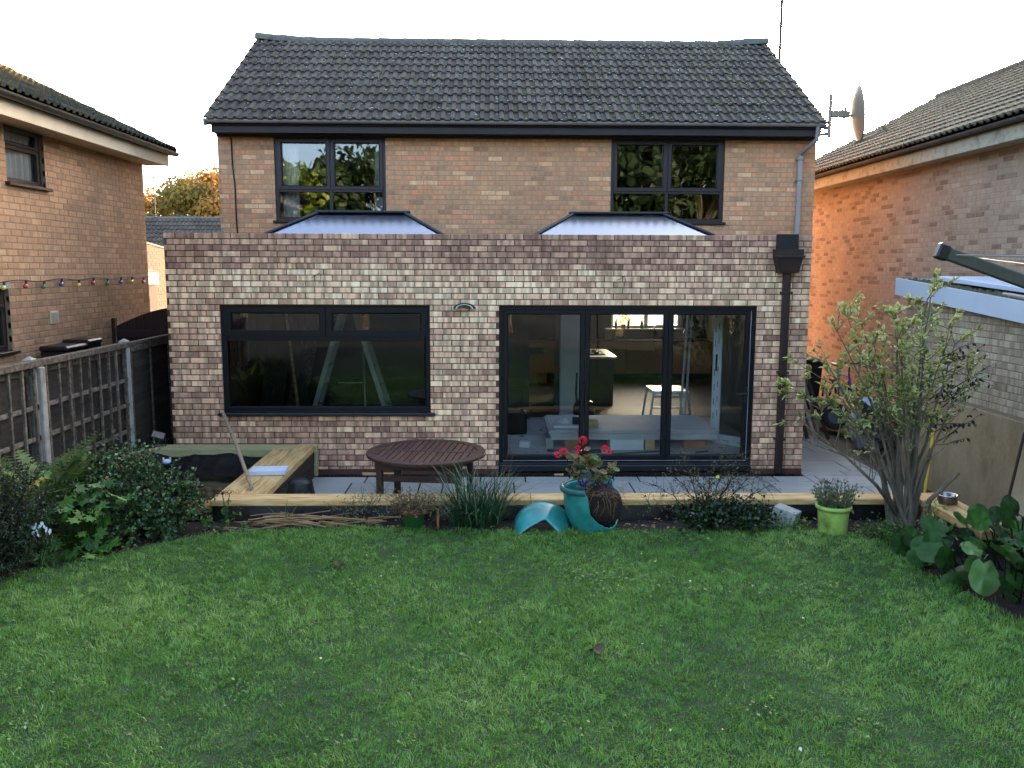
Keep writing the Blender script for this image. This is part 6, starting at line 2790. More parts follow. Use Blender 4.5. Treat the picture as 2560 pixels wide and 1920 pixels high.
# geranium and lobelia
t = thing('geranium', 'red geranium with browning leaves growing out of the broken turquoise pot', 'plant', (.85, 7.56, .62))
gl_ = [round_leaf_mesh('leaf', 'leaf_geranium', lobes=7, amp=.06, cup=.25, n=21, seed=i) for i in range(3)]
pl = Plant(91)
rg = pl.rg
heads = [(.625, 7.5, .965), (.76, 7.5, .985), (.80, 7.52, 1.07), (1.0, 7.5, .99), (.63, 7.48, .985)]
sources = [Vector((.78 + rg.uniform(0, .25), 7.58, .62)) for _ in range(11)]
nodes = []
for i, h_ in enumerate(heads):
    h_ = Vector(h_)
    s0 = sources[i]
    mid = s0.lerp(h_, .55) + Vector((-.02, 0, .03))
    pl.w.tube([s0, mid, h_], [.007, .005, .003], n=5, cap=False)
    nodes += [s0.lerp(mid, .6), mid, mid.lerp(h_, .4)]
for k in range(16):
    s0 = sources[k % 11]
    tp = pl.stem(s0, Vector((rg.uniform(-.9, .9), rg.uniform(-.5, .1), 1.0)), rg.uniform(.12, .3), .005, segs=4, wob=.4, n=4)
    nodes += [tp[2], tp[3], tp[4], tp[4]]
for k, p in enumerate(nodes):
    place_leaf('leaf', gl_[k % 3], t, p, Vector((rg.gauss(0, 1), rg.gauss(-.4, .6), rg.gauss(.3, .4))), Vector((rg.gauss(0, .3), -.55, .8)), rg.uniform(.05, .085))
part('stems', pl.w, 'twig', t, world=True)
for i, h_ in enumerate(heads[:4]):
    fp = Plant(100 + i)
    for k in range(46):
        dd = fp.rd(.35)
        fp.leaf(Vector(h_) + dd * .022, dd + fp.rd() * .5, fp.rd(), .024)
    leaves_obj('flower_head', fp.P, fp.D, fp.N, fp.S, 'petal_red', t, W=1.9)
fp = Plant(120)
for k in range(26):
    dd = fp.rd(.35)
    fp.leaf(Vector((.57, 7.47, .955)) + dd * .018, dd + fp.rd() * .5, fp.rd(), .022)
for k in range(16):
    dd = fp.rd(.35)
    fp.leaf(Vector((1.045, 7.49, .975)) + dd * .012, dd + fp.rd() * .5, fp.rd(), .022)
leaves_obj('flower_head', fp.P, fp.D, fp.N, fp.S, 'petal_red', t, W=1.9)
t = thing('lobelia', 'small blue lobelia flowers below the geranium in the broken pot', 'plant', (.85, 7.5, .62))
fp = Plant(130)
lv_ = Plant(131)
for (cx, cy, cz, n_) in ((.82, 7.46, .73, 40), (.88, 7.44, .79, 22), (1.0, 7.42, .68, 22), (.80, 7.42, .70, 20)):
    for k in range(n_):
        fp.leaf(Vector((cx, cy, cz)) + fp.rd() * .045, fp.rd(), fp.rd(), .013)
        lv_.leaf(Vector((cx, cy, cz - .03)) + lv_.rd() * .07, lv_.rd(), lv_.rd(), .02)
leaves_obj('flowers', fp.P, fp.D, fp.N, fp.S, 'petal_blue', t, W=2.0)
leaves_obj('foliage', lv_.P, lv_.D, lv_.N, lv_.S, 'leaf_heath', t, W=1.2)


# ------------------------------------------------------------------ twiggy shrubs of the bed
def twiggy(name, label, base, targets, m, n_side=5, leaf=.02, per=3, seed=1, wood='twig', cat='shrub', r0=.008, W=1.2, leafprob=1.0, L=(.08, .2)):
    t_ = thing(name, label, cat, base)
    p_ = Plant(seed)
    for tg in targets:
        bs = Vector(base) + Vector((p_.rg.uniform(-.04, .04), p_.rg.uniform(-.04, .04), 0))
        tg = Vector(tg)
        mid = bs.lerp(tg, .5) + Vector((0, 0, .08)) + p_.rd() * .03
        pts = []
        for k in range(8):
            u_ = k / 7
            pts.append(bs * (1 - u_) ** 2 + mid * 2 * u_ * (1 - u_) + tg * u_ * u_ + p_.rd() * .012)
        p_.w.tube(pts, [r0 * (1 - .75 * k / 7) for k in range(8)], n=5, cap=False)
        for k in range(2, 8):
            for q in range(n_side):
                dd = (pts[k] - pts[k - 1]).normalized() + p_.rd(.15) * 1.0
                tp = p_.stem(pts[k], dd, p_.rg.uniform(*L), r0 * .3, segs=4, wob=.7, n=3)
                for m_i in (1, 2, 3, 4):
                    if p_.rg.random() < leafprob:
                        for z_ in range(per):
                            p_.leaf(tp[m_i] + p_.rd() * .006, p_.rd(.2), p_.rd(.5), leaf * p_.rg.uniform(.6, 1.3))
    p_.finish(t_, wood, m, W=W)
    return t_


twiggy('potentilla', 'twiggy half-bare shrub with one yellow flower in front of the bifold doors', (2.0, 7.68, .2),
       [(1.5, 7.6, .62), (1.62, 7.6, .75), (1.75, 7.7, .85), (1.85, 7.65, .7), (2.0, 7.62, .78), (2.12, 7.66, .84), (2.2, 7.6, .7), (2.3, 7.7, .86), (2.4, 7.65, .72), (2.5, 7.62, .60), (1.42, 7.6, .45), (1.95, 7.55, .55)],
       'leaf_olive', n_side=6, leaf=.017, per=2, seed=41, leafprob=.62)
pl = Plant(1)
for k in range(5):
    a = 2 * math.pi * k / 5
    pl.leaf((2.02, 7.48, .745), (math.cos(a), -.2, math.sin(a)), (0, -1, .2), .018)
o = leaves_obj('yellow_flower', pl.P, pl.D, pl.N, pl.S, 'petal_yellow', bpy.data.objects['potentilla'], W=2)
twiggy('low_ground_cover', 'low clump of dark green leaves at the foot of the twiggy shrub', (2.1, 7.55, .2),
       [(1.75, 7.5, .36), (1.9, 7.5, .42), (2.05, 7.48, .40), (2.2, 7.5, .44), (2.35, 7.5, .42), (2.5, 7.52, .36), (1.85, 7.45, .3), (2.3, 7.45, .3), (2.0, 7.6, .4), (2.45, 7.45, .28)],
       'leaf_dark', n_side=6, leaf=.034, per=2, seed=43, W=1.5, r0=.004, cat='plant')
twiggy('low_weeds', 'sparse small weeds between the concrete block and the lime pot', (2.75, 7.5, .2),
       [(2.6, 7.45, .25), (2.75, 7.44, .27), (2.88, 7.45, .24), (2.55, 7.5, .26)], 'leaf_mid', n_side=4, leaf=.02, per=2, seed=45, r0=.002, cat='plant')
twiggy('ground_ivy', 'small-leaved ground cover along the lawn edge by the shrub', (3.5, 7.3, .2),
       [(3.3, 7.32, .25), (3.42, 7.25, .26), (3.5, 7.2, .26), (3.6, 7.25, .25), (3.52, 7.0, .26), (3.45, 7.1, .26), (3.65, 7.1, .25)], 'leaf_mid', n_side=6, leaf=.02, per=2, seed=47, r0=.002, cat='plant')
twiggy('dried_lavender', 'grey dried lavender stalks left of the green pot', (-1.2, 7.7, .2),
       [(-1.45, 7.65, .4), (-1.32, 7.66, .46), (-1.22, 7.68, .5), (-1.12, 7.66, .48), (-1.02, 7.65, .56), (-.98, 7.66, .62), (-1.28, 7.6, .4)], 'leaf_grey', n_side=3, leaf=.016, per=2, seed=51, leafprob=.5, cat='plant', r0=.004, wood='twig')
# heap of cut stems
t = thing('cut_stems', 'heap of cut pale plant stems lying along the bed below the sleeper', 'stems', (-1.6, 7.65, .22))
rg = random.Random(61)
for k in range(48):
    x = rg.uniform(-2.35, -1.15)
    y = rg.uniform(7.58, 7.8)
    L = rg.uniform(.25, .75)
    a = rg.gauss(0, .22) + (0 if rg.random() < .8 else rg.uniform(-.8, .8))
    z = .23 + abs(rg.gauss(0, .03)) + .05 * math.exp(-((x + 1.55) / .3) ** 2)
    pts = []
    for s_ in range(5):
        u_ = s_ / 4 - .5
        pts.append((x + L * u_ * math.cos(a), y + .3 * L * u_ * math.sin(a), z + .05 * L * math.sin(u_ * 3 + k) + L * u_ * .12 * math.sin(a)))
    b = MB()
    b.tube(pts, rg.uniform(.003, .0075), n=5)
    o = part('stem', b, 'dead_stem', t, world=True)
    o['rnd'] = rg.random()
# sedum with wine red heads
t = thing('sedum', 'sedum with dark red flower heads at the left end of the sleeper', 'plant', (-2.5, 7.6, .2))
pl = Plant(65)
rg = pl.rg
wh_ = [(-2.72, 7.72, .50), (-2.52, 7.75, .515), (-2.45, 7.74, .53), (-2.30, 7.6, .42), (-2.62, 7.55, .36), (-2.78, 7.5, .40), (-2.2, 7.55, .30)]
for h_ in wh_:
    h_ = Vector(h_)
    s0 = Vector((-2.5 + rg.uniform(-.15, .15), 7.62, .2))
    mid = s0.lerp(h_, .5) + Vector((rg.uniform(-.04, .04), 0, .02))
    pl.w.tube([s0, mid, h_], [.006, .005, .004], n=5, cap=False)
    for k in range(14):
        p = s0.lerp(h_, rg.uniform(.3, 1.0))
        pl.leaf(p, pl.rd(.2), pl.rd(.6), rg.uniform(.03, .055))
pl.finish(t, 'leaf_mid', 'leaf_mid', W=1.5)
fp = Plant(66)
for h_ in wh_:
    for k in range(50):
        fp.leaf(Vector(h_) + Vector((fp.rg.gauss(0, .032), fp.rg.gauss(0, .03), fp.rg.uniform(0, .018))), fp.rd(.8), fp.rd(), .011)
leaves_obj('flower_heads', fp.P, fp.D, fp.N, fp.S, 'petal_wine', t, W=2)
# small bulb leaves in front of the sleeper
t = thing('bulb_leaves', 'few arching green strap leaves against the black membrane', 'plant', (-1.96, 7.72, .2))
b = MB()
ribbon_blades(b, (-1.96, 7.74, .2), 7, .2, .34, .016, random.Random(4), .5, 1.6)
part('blades', b, 'leaf_mid', t, world=True)

# ------------------------------------------------------------------ left border
twiggy('azalea', 'dense small-leaved evergreen shrub beside the pond bed', (-3.15, 7.55, .2),
       [(-3.75, 7.6, .75), (-3.6, 7.75, .82), (-3.45, 7.6, .8), (-3.3, 7.7, .85), (-3.15, 7.55, .78), (-3.0, 7.65, .72), (-2.85, 7.55, .62), (-2.7, 7.5, .48), (-3.4, 7.35, .6), (-3.1, 7.3, .55), (-2.9, 7.35, .45),
        (-3.6, 7.4, .62), (-2.75, 7.6, .55), (-3.3, 7.9, .85), (-3.55, 8.0, .8), (-3.2, 7.25, .38), (-2.85, 7.3, .3), (-3.5, 7.2, .4)],
       'leaf_azalea', n_side=9, leaf=.034, per=3, seed=71, W=1.25, r0=.009, L=(.1, .26))
t = thing('anemone_plant', 'plant with large lobed light green leaves overhanging the lawn on the left', 'plant', (-3.5, 7.0, .2))
ll = [lobed_leaf_mesh('leaf', 'leaf_mid', seed=i) for i in range(3)]
st = MB()
rg = random.Random(81)
for k in range(74):
    x = rg.uniform(-3.85, -3.15)
    y = rg.uniform(6.75, 7.35)
    z = .24 + rg.random() ** 1.2 * .62 * (1 - .5 * abs((x + 3.5) / .5) ** 2)
    if k % 4 == 0:
        z = .22 + rg.random() * .1
        y -= .15
    p = Vector((x, y, z))
    dd = Vector((rg.gauss(.1, .6), rg.gauss(-.6, .4), rg.gauss(-.1, .35)))
    st.tube([(-3.5 + (x + 3.5) * .4, 7.08, .2), ((x - 3.5) / 2 + .02, (y + 7.08) / 2, z * .75 + .05), p], [.005, .004, .003], n=4, cap=False)
    place_leaf('leaf', ll[k % 3], t, p, dd, Vector((rg.gauss(0, .3), -.5 + rg.gauss(0, .3), .85)), rg.uniform(.085, .16))
part('stalks', st, 'leaf_mid', t, world=True)
t = thing('hosta', 'few smooth round green leaves above the lobed-leaf plant by the pond', 'plant', (-3.75, 7.75, .3))
hl = round_leaf_mesh('leaf', 'leaf_mid', cup=.2, seed=4)
st = MB()
for (x, y, z, s_) in ((-3.98, 7.6, .72, .16), (-3.72, 7.55, .74, .2), (-3.62, 7.5, .70, .17), (-3.85, 7.7, .66, .17), (-3.55, 7.75, .8, .15)):
    place_leaf('leaf', hl, t, (x, y, z), (RN.uniform(-.6, .6), -.5, .2), (RN.uniform(-.3, .3), -.6, .75), s_)
    st.tube([(-3.75, 7.75, .2), (x, y, z)], .006, n=5)
part('stalks', st, 'leaf_mid', t, world=True)


def fern(label, base, n, L, seed, group=None):
    t_ = thing('fern', label, 'fern', base, 0, group)
    rg_ = random.Random(seed)
    for k in range(n):
        a = 2 * math.pi * k / n + rg_.uniform(-.3, .3)
        out = Vector((math.cos(a), math.sin(a), 0))
        LL = L * rg_.uniform(.7, 1.1)
        d_ = (out * rg_.uniform(.1, .45) + Vector((0, 0, 1))).normalized()
        p = Vector(base)
        pts = []
        for s_ in range(15):
            pts.append(p.copy())
            p = p + d_ * (LL / 14)
            d_ = (d_ + out * .05 + Vector((0, 0, -.055))).normalized()
        mb_ = MB()
        mb_.tube(pts, [.004 * (1 - .8 * q / 14) for q in range(15)], n=3, cap=False)
        tone = rg_.uniform(.1, .9)
        for q in range(2, 30):
            u_ = q / 30
            f_ = u_ * 14
            i_ = min(13, int(f_))
            pp = pts[i_].lerp(pts[i_ + 1], f_ - i_)
            dr = (pts[i_ + 1] - pts[i_]).normalized()
            sd_ = dr.cross(Vector((0, 0, 1))).normalized()
            up_ = sd_.cross(dr)
            ln = .14 * LL * math.sin(math.pi * min(1, u_ * .86 + .12)) * 1.25
            for sg in (-1, 1):
                ax = (sd_ * sg + dr * .35 - up_ * .15).normalized()
                wv = dr * (ln * .16)
                mb_.add([pp, pp + ax * ln * .5 + wv, pp + ax * ln, pp + ax * ln * .5 - wv], [(0, 1, 2, 3)], min(1, max(.02, tone + rg_.gauss(0, .12))))
        me_ = mesh_from('frond', mb_.v, mb_.f, 'leaf_fern', mb_.a)
        link('frond', me_, t_, I4)
    return t_


fern('tall fern at the far left edge in front of the trellis', (-3.98, 7.3, .2), 14, 1.15, 2)
fern('fern standing before the trellis left of the blue box', (-4.05, 7.75, .2), 12, .8, 3)
fern('smaller fern at the foot of the concrete fence post', (-4.1, 8.6, .3), 11, .62, 4)
twiggy('conifer_shrub', 'dark fine-leaved evergreen bush at the left edge of the lawn', (-3.83, 6.45, .2),
       [(-4.23, 6.60, .90), (-4.03, 6.70, .90), (-3.83, 6.60, .86), (-3.68, 6.65, .9), (-3.93, 5.70, .6), (-4.08, 5.85, .8), (-3.83, 5.60, .45), (-4.33, 6.00, .84), (-3.58, 6.50, .65), (-4.03, 6.30, .85), (-3.78, 6.20, .7), (-4.13, 6.10, .7), (-3.63, 6.35, .5), (-3.93, 6.00, .55), (-4.33, 6.30, .8), (-3.68, 6.80, .7), (-3.73, 6.10, .4)],
       'leaf_dark', n_side=11, leaf=.03, per=5, seed=85, W=.6, r0=.008, L=(.12, .28))
t = thing('white_blooms', 'small white bell-shaped blooms among the dark shrubs on the left', 'flower', (-3.56, 6.5, .22))
fp = Plant(87)
for (x, y, z) in ((-3.53, 6.42, .64), (-3.47, 6.41, .66), (-3.42, 6.40, .61), (-3.50, 6.38, .60)):
    for k in range(5):
        fp.leaf((x + fp.rg.uniform(-.02, .02), y, z + fp.rg.uniform(-.02, .02)), Vector((fp.rg.uniform(-.5, .5), -.3, -.8)), (0, -1, .3), .034)
    fp.w.tube([(-3.56, 6.5, .25), (x, y + .02, z)], .003, n=4)
fp.finish(t, 'leaf_dark', 'petal_white', W=1.1, leaf_name='petals')
t = thing('yellow_leaf', 'single yellowed leaf on the ferns at the left edge', 'leaf', (-3.78, 6.95, .8))
o = place_leaf('blade', lobed_leaf_mesh('blade', 'leaf_yellow', 4), t, (-3.78, 6.95, .86), (.3, -.5, -.1), (0, -.6, .8), .13)
# litter of small leaves on the soil
n_ = 900
P = np.stack([NP.uniform(-4.2, 4.3, n_), NP.uniform(6.9, 7.9, n_), np.full(n_, .232)], 1)
keepm = np.array([not in_poly(p[0], p[1], LAWN) for p in P])
P = P[keepm]
D = NP.normal(size=P.shape) * np.array([1, 1, .2])
me_V, me_F = leaf_mesh_arrays(P, D, np.array([[0, 0, 1]]) + NP.normal(0, .4, P.shape), NP.uniform(.018, .045, len(P)), LEAF_T, LEAF_F, 1.2)
o = link('leaf_litter', fast_mesh('leaf_litter', me_V, me_F, 'dead_stem', np.repeat(NP.uniform(.02, .8, len(P)), 7)))
o['kind'] = 'stuff'
o['label'] = 'scattered small dead leaves on the bed soil'
o['category'] = 'leaf litter'
# specks on the lawn: petals, clover flowers, bits of leaf
n_ = 80
P = np.stack([NP.uniform(-3.6, 3.4, n_), NP.uniform(3.6, 7.3, n_), np.zeros(n_)], 1)
keepm = np.array([in_poly(p[0], p[1], LAWN) for p in P])
P = P[keepm]
P[:, 2] = lawn_h(P[:, 0], P[:, 1]) + NP.uniform(.02, .035, len(P))
me_V, me_F = leaf_mesh_arrays(P, NP.normal(size=P.shape) * np.array([1, 1, .3]), np.array([[0, -.3, 1]]) + NP.normal(0, .4, P.shape), NP.uniform(.008, .024, len(P)) , LEAF_T, LEAF_F, 1.5)
mat('lawn_specks', ['#3a2a1c', '#6b5a3a', '#a3a06a', '#cfd3c4'], rough=.8, scale=9, attr=.9)
o = link('lawn_litter', fast_mesh('lawn_litter', me_V, me_F, 'lawn_specks', np.repeat(NP.uniform(.02, 1, len(P)), 7)))
o['kind'] = 'stuff'
o['label'] = 'scattered pale petals and leaf bits on the lawn'
o['category'] = 'leaf litter'
# broad-leaved clover and plantain patches in the grass
P_, D_, N_, S_ = [], [], [], []
rg = random.Random(9)
for c in range(46):
    cx, cy = rg.uniform(-3.5, 3.3), rg.uniform(3.7, 7.3)
    for k in range(rg.randint(14, 50)):
        x, y = cx + rg.gauss(0, .10), cy + rg.gauss(0, .08)
        if not in_poly(x, y, LAWN):
            continue
        P_.append((x, y, float(lawn_h(x, y)) + rg.uniform(.012, .034)))
        a = rg.uniform(0, 6.28)
        D_.append((math.cos(a), math.sin(a), .25))
        N_.append((rg.gauss(0, .3), rg.gauss(0, .3), 1))
        S_.append(rg.uniform(.012, .026))
o = leaves_obj('lawn_weeds', P_, D_, N_, S_, 'leaf_mid', None, W=1.9)
o['kind'] = 'stuff'
o['label'] = 'patches of small round-leaved weeds in the lawn'
o['category'] = 'weeds'
# ------------------------------------------------------------------ inside, seen through the glass
FZ = .2
t = thing('plasterboard_stack', 'stack of grey plasterboard sheets on blocks just inside the bifold doors', 'plasterboard', (1.85, 11.7, FZ))
for k in range(9):
    b = MB()
    z = .345 + k * .0145
    dx, dy = RN.uniform(-.02, .03), RN.uniform(-.02, .02)
    b.cbox(.74 + dx, 2.97 + dx, 11.12 + dy, 12.32 + dy, z, z + .0128, c=.002)
    part('sheet', b, 'plasterboard', t, world=True)
for (x0, x1, y0, y1, m, lab) in ((.95, 1.25, 11.15, 11.4, 'orange_wood', None), (1.55, 2.0, 11.14, 11.5, 'upvc_white', 'white foam bearer'), (2.02, 2.15, 11.15, 11.4, 'pine_new', None), (2.55, 2.85, 11.2, 11.4, 'orange_wood', None), (1.0, 2.7, 12.1, 12.2, 'pine_new', None)):
    b = MB()
    b.cbox(x0, x1, y0, y1, FZ + .002, .343, c=.004)
    part('bearer', b, m, t, world=True, label=lab)
b = MB()
b.cbox(-.21, .21, -.16, .16, 0, .03, c=.003)
single('white_tray', b, 'upvc_white', 'white flat tray lying on the plasterboard stack', 'tray', (1.02, 11.42, .478), rad(-4))
V, F = [], []
for k in range(12):
    a = 2 * math.pi * k / 12
    V.append((.13 * math.cos(a) * (1 + .3 * math.sin(3 * a)), .09 * math.sin(a), 0))
V.append((0, 0, .07))
for k in range(12):
    F.append((k, (k + 1) % 12, 12))
b = MB()
b.add(V, F)
single('dust_sheet', b, 'plasterboard', 'crumpled grey cloth on the white tray', 'cloth', (.98, 11.5, .51))
b = MB()
b.cbox(-.06, .06, -.045, .045, 0, .09, c=.006)
single('small_box', b, 'seal', 'small dark box on the white tray', 'box', (1.13, 11.42, .51))
b = MB()
b.cbox(-.085, .085, -.06, .06, 0, .10, c=.004)
single('paper_box', b, 'pine_green', 'pale yellow box on the plasterboard in the middle door pane', 'box', (1.32, 11.36, .478))
b = MB()
b.lathe([(0, 0), (.075, 0), (.1, .2), (.105, .205), (.095, .2), (.07, .01)], n=18)
single('bucket', b, 'plaster', 'white dusty bucket tilted behind the plasterboard stack', 'bucket', M=Matrix.Translation((1.05, 12.42, .2)) @ Matrix.Rotation(rad(8), 4, 'Y') @ Matrix.Scale(1.3, 4), smooth=True)
t = thing('vacuum_cleaner', 'black upright vacuum cleaner beside the plastered pier', 'vacuum cleaner', (1.36, 12.75, FZ))
b = MB()
b.lathe([(0, 0), (.16, 0), (.17, .05), (.16, .35), (.12, .42), (0, .43)], n=16)
part('drum', b, 'black_plastic', t, smooth=True)
b = MB()
b.tube([(-.1, 0, .3), (-.12, 0, .55), (-.11, 0, .85)], .018, n=6)
b.tube([(.08, 0, .42), (.09, 0, .5), (.0, 0, .52), (-.05, 0, .45)], .014, n=6)
part('hose', b, 'black_plastic', t)
b = MB()
b.box(-.02, .1, -.176, -.17, .16, .19)
part('badge', b, 'steel', t)
# hop-up platform
t = thing('work_platform', 'aluminium folding work platform behind the right-hand door', 'work platform', (2.7, 13.0, FZ))
b = MB()
b.cbox(-.28, .28, -.18, .45, .52, .56, c=.008)
part('deck', b, 'upvc_white', t)
for (x, y) in ((-.26, -.16), (.26, -.16), (-.26, .43), (.26, .43)):
    b = MB()
    sx = 1 if x > 0 else -1
    b.tube([(x, y, .53), (x + sx * .07, y, .003)], .018, n=6)
    part('leg', b, 'aluminium', t)
b = MB()
b.tube([(-.3, -.165, .30), (.3, -.165, .30)], .014, n=6)
b.tube([(-.27, -.165, .47), (.27, -.165, .47)], .014, n=6)
part('rung', b, 'aluminium', t)
# white pvc door frame leaning inside
t = thing('white_door_leaf', 'white film-covered plastic door leaf standing open inside the right pane', 'door', (3.05, 11.55, FZ))
Mx = Matrix.Translation((3.03, 11.62, FZ)) @ Matrix.Rotation(rad(-48), 4, 'Z')
b = MB()
ring(b, 0, .82, .02, 2.15, .125, -.03, .03, .012)
b.v = [tuple(Mx @ Vector(p)) for p in b.v]
part('frame', b, 'upvc_white', t, world=True)
b = MB()
b.add([Mx @ Vector(p) for p in ((.12, 0, .14), (.70, 0, .14), (.70, 0, 2.03), (.12, 0, 2.03))], [(0, 1, 2, 3)])
part('pane', b, 'glass_window', t, world=True)
b = MB()
for z in (.35, .55, .75, .95, 1.35, 1.55, 1.75, 1.95):
    b.box(.03, .038, -.0325, -.0305, z, z + .09, M=Mx)
    b.box(.085, .093, -.0325, -.0305, z + .05, z + .13, M=Mx)
for x in (.2, .42, .64):
    b.box(x, x + .09, -.0325, -.0305, .07, .078, M=Mx)
b.box(.045, .075, -.034, -.0305, 1.02, 1.25, M=Mx)
part('film_print', b, 'anthracite_sill', t, world=True)
for i, (x, lab) in enumerate(((2.93, 'left of two pale trim lengths leaning behind the right door'), (3.0, 'right of two pale trim lengths leaning behind the right door'))):
    b = MB()
    A, Bp = Vector((x - .18, 12.4, FZ)), Vector((x + .06, 13.1, 2.2))
    dd = (Bp - A)
    z_ = dd.normalized()
    x_ = Vector((1, 0, 0))
    y_ = z_.cross(x_).normalized()
    x_ = y_.cross(z_)
    M_ = Matrix((x_, y_, z_)).transposed().to_4x4()
    M_.translation = A
    b.cbox(-.016, .016, -.008, .008, 0, dd.length, c=.002)
    single('trim_length', b, 'plaster', lab, 'trim', M=M_)
# step ladder in the left-hand room
t = thing('step_ladder', 'tall aluminium A-frame step ladder inside the big left window', 'ladder', (-2.03, 12.1, FZ))
for (sgn, xt, xb) in ((-1, -2.11, -2.66), (1, -1.97, -1.40)):
    for dy in (-.17, .17):
        b = MB()
        A, Bp = Vector((xb, 12.1 + dy * 1.35, FZ)), Vector((xt, 12.1 + dy, 2.06))
        dd = Bp - A
        z_ = dd.normalized()
        y_ = Vector((0, 1, 0))
        x_ = y_.cross(z_).normalized()
        y_ = z_.cross(x_)
        M_ = Matrix((x_, y_, z_)).transposed().to_4x4()
        M_.translation = A
        b.cbox(-.035, .035, -.013, .013, 0, dd.length, c=.004, M=M_)
        part('stile', b, 'aluminium', t, world=True)
    for k in range(6):
        u_ = (k + .7) / 6.6
        x = xb + (xt - xb) * u_
        z = FZ + (2.06 - FZ) * u_
        b = MB()
        b.cbox(x - .02, x + .02, 12.1 - .22, 12.1 + .22, z - .012, z + .012, c=.003)
        part('rung', b, 'aluminium', t, world=True)
b = MB()
b.tube([(-2.2, 11.95, 1.0), (-1.8, 11.95, 1.0)], .006, n=5)
part('stay', b, 'aluminium', t, world=True)
b = MB()
b.tube([(-1.83, 12.0, FZ), (-1.86, 12.05, 2.0)], .016, n=6)
single('prop_pole', b, 'aluminium', 'thin upright pole standing between the ladder legs', 'pole')
for i, (x0, w_, yb, zt, lean, m, lab) in enumerate(((-3.62, .34, 12.9, 2.0, .12, 'plaster_dark', 'wide grey sheet leaning at the left inside the big window'),
                                                   (-3.22, .26, 12.8, 1.75, .2, 'old_wood', 'grey board leaning second from the left inside the big window'),
                                                   (-2.92, .2, 12.7, 1.6, -.16, 'plaster_dark', 'offcut sheet leaning left of the ladder inside'),
                                                   (-2.86, .04, 12.4, 2.0, -.14, 'pine_new', 'thin timber length leaning left of the ladder inside'))):
    b = MB()
    M_ = Matrix.Translation((x0, yb, FZ)) @ Matrix.Rotation(lean, 4, 'Y') @ Matrix.Rotation(rad(-10), 4, 'X')
    b.cbox(0, w_, 0, .02, 0, zt, c=.003)
    single('leaning_sheet', b, m, lab, 'board', M=M_)
# kitchen
t = thing('kitchen_units', 'run of pale wood base units under the far kitchen window', 'kitchen units', (2.6, 18.7, FZ))
b = MB()
b.cbox(.3, 4.75, 18.42, 19.04, 1.03, 1.07, c=.006)
part('worktop', b, 'worktop', t, world=True)
b = MB()
b.box(.34, 4.74, 18.5, 19.04, .2, .33)
part('plinth', b, 'seal', t, world=True)
for k in range(7):
    x0 = .34 + k * .63
    b = MB()
    b.cbox(x0 + .003, x0 + .627, 18.45, 19.03, .335, 1.025, c=.004)
    c_ = part('cabinet', b, 'cabinet', t, world=True)
    b = MB()
    b.cbox(x0 + .02, x0 + .61, 18.432, 18.449, .35, .86, c=.004)
    dr_ = part('door', b, 'cabinet', c_, world=True)
    b = MB()
    b.cbox(x0 + .02, x0 + .61, 18.432, 18.449, .875, 1.01, c=.004)
    part('drawer', b, 'cabinet', c_, world=True)
b = MB()
b.tube([(3.55, 18.85, 1.07), (3.55, 18.85, 1.33), (3.6, 18.82, 1.37), (3.75, 18.75, 1.37), (3.79, 18.73, 1.28)], .012, n=7)
single('kitchen_tap', b, 'steel', 'swan-neck tap at the sink below the kitchen window', 'tap')
t = thing('kitchen_island', 'kitchen island with pale top and black gas hob', 'kitchen island', (1.9, 15.6, FZ))
b = MB()
b.cbox(1.42, 2.12, 14.98, 16.3, .2, 1.03, c=.004)
part('cabinet', b, 'cabinet_dark', t, world=True)
b = MB()
b.cbox(1.38, 2.17, 14.9, 16.38, 1.03, 1.07, c=.006)
part('worktop', b, 'worktop_pale', t, world=True)
hb = MB()
hb.cbox(1.45, 2.0, 15.2, 15.9, 1.072, 1.085, c=.003)
ho = part('hob', hb, 'worktop', t, world=True)
for (x, y) in ((1.6, 15.36), (1.86, 15.36), (1.6, 15.72), (1.86, 15.72)):
    b = MB()
    b.lathe([(0, 0), (.05, 0), (.05, .02), (0, .022)], n=12, c=(x, y, 1.086))
    b.box(x - .09, x + .09, y - .006, y + .006, 1.11, 1.12)
    b.box(x - .006, x + .006, y - .09, y + .09, 1.1105, 1.1205)
    part('burner', b, 'black_plastic', ho, world=True)
t = thing('tall_cabinet', 'pale wood oven cabinet seen through the narrow inner opening', 'cabinet', (.9, 18.2, FZ))
b = MB()
b.cbox(.45, 1.12, 17.9, 18.4, .2, 1.05, c=.006)
b.cbox(.45, 1.12, 18.0, 18.4, 1.75, 2.4, c=.006)
part('carcass', b, 'cabinet', t, world=True)
b = MB()
b.cbox(.5, 1.05, 17.88, 17.9, .82, .95, c=.004)
part('oven_front', b, 'worktop', t, world=True)
for i, (x, h_, r_, m, lab) in enumerate(((2.72, .2, .03, 'seal', 'dark jar at the left end of the kitchen window sill'), (3.0, .24, .028, 'seal', 'dark bottle in the middle of the kitchen window sill'), (3.3, .2, .035, 'green_pot', 'green bottle on the right half of the kitchen window sill'))):
    b = MB()
    b.lathe([(0, 0), (r_, 0), (r_, h_ * .6), (r_ * .4, h_ * .75), (r_ * .4, h_), (0, h_)], n=10)
    single('bottle', b, m, lab, 'bottle', (x, 18.98, KZ0 + .001), smooth=True)
t = thing('sill_plant', 'yellow-leaved potted plant on the kitchen window sill', 'plant', (2.88, 18.98, KZ0))
b = MB()
b.lathe([(0, 0), (.05, 0), (.06, .09), (.05, .09)], n=12)
part('pot', b, 'terracotta', t)
fp = Plant(140)
for k in range(70):
    fp.leaf(Vector((2.9, 18.96, KZ0 + .25)) + Vector((fp.rg.gauss(0, .09), fp.rg.gauss(0, .04), fp.rg.gauss(0, .08))), fp.rd(), fp.rd(), .06)
leaves_obj('foliage', fp.P, fp.D, fp.N, fp.S, 'leaf_yellow', t, W=1.3)
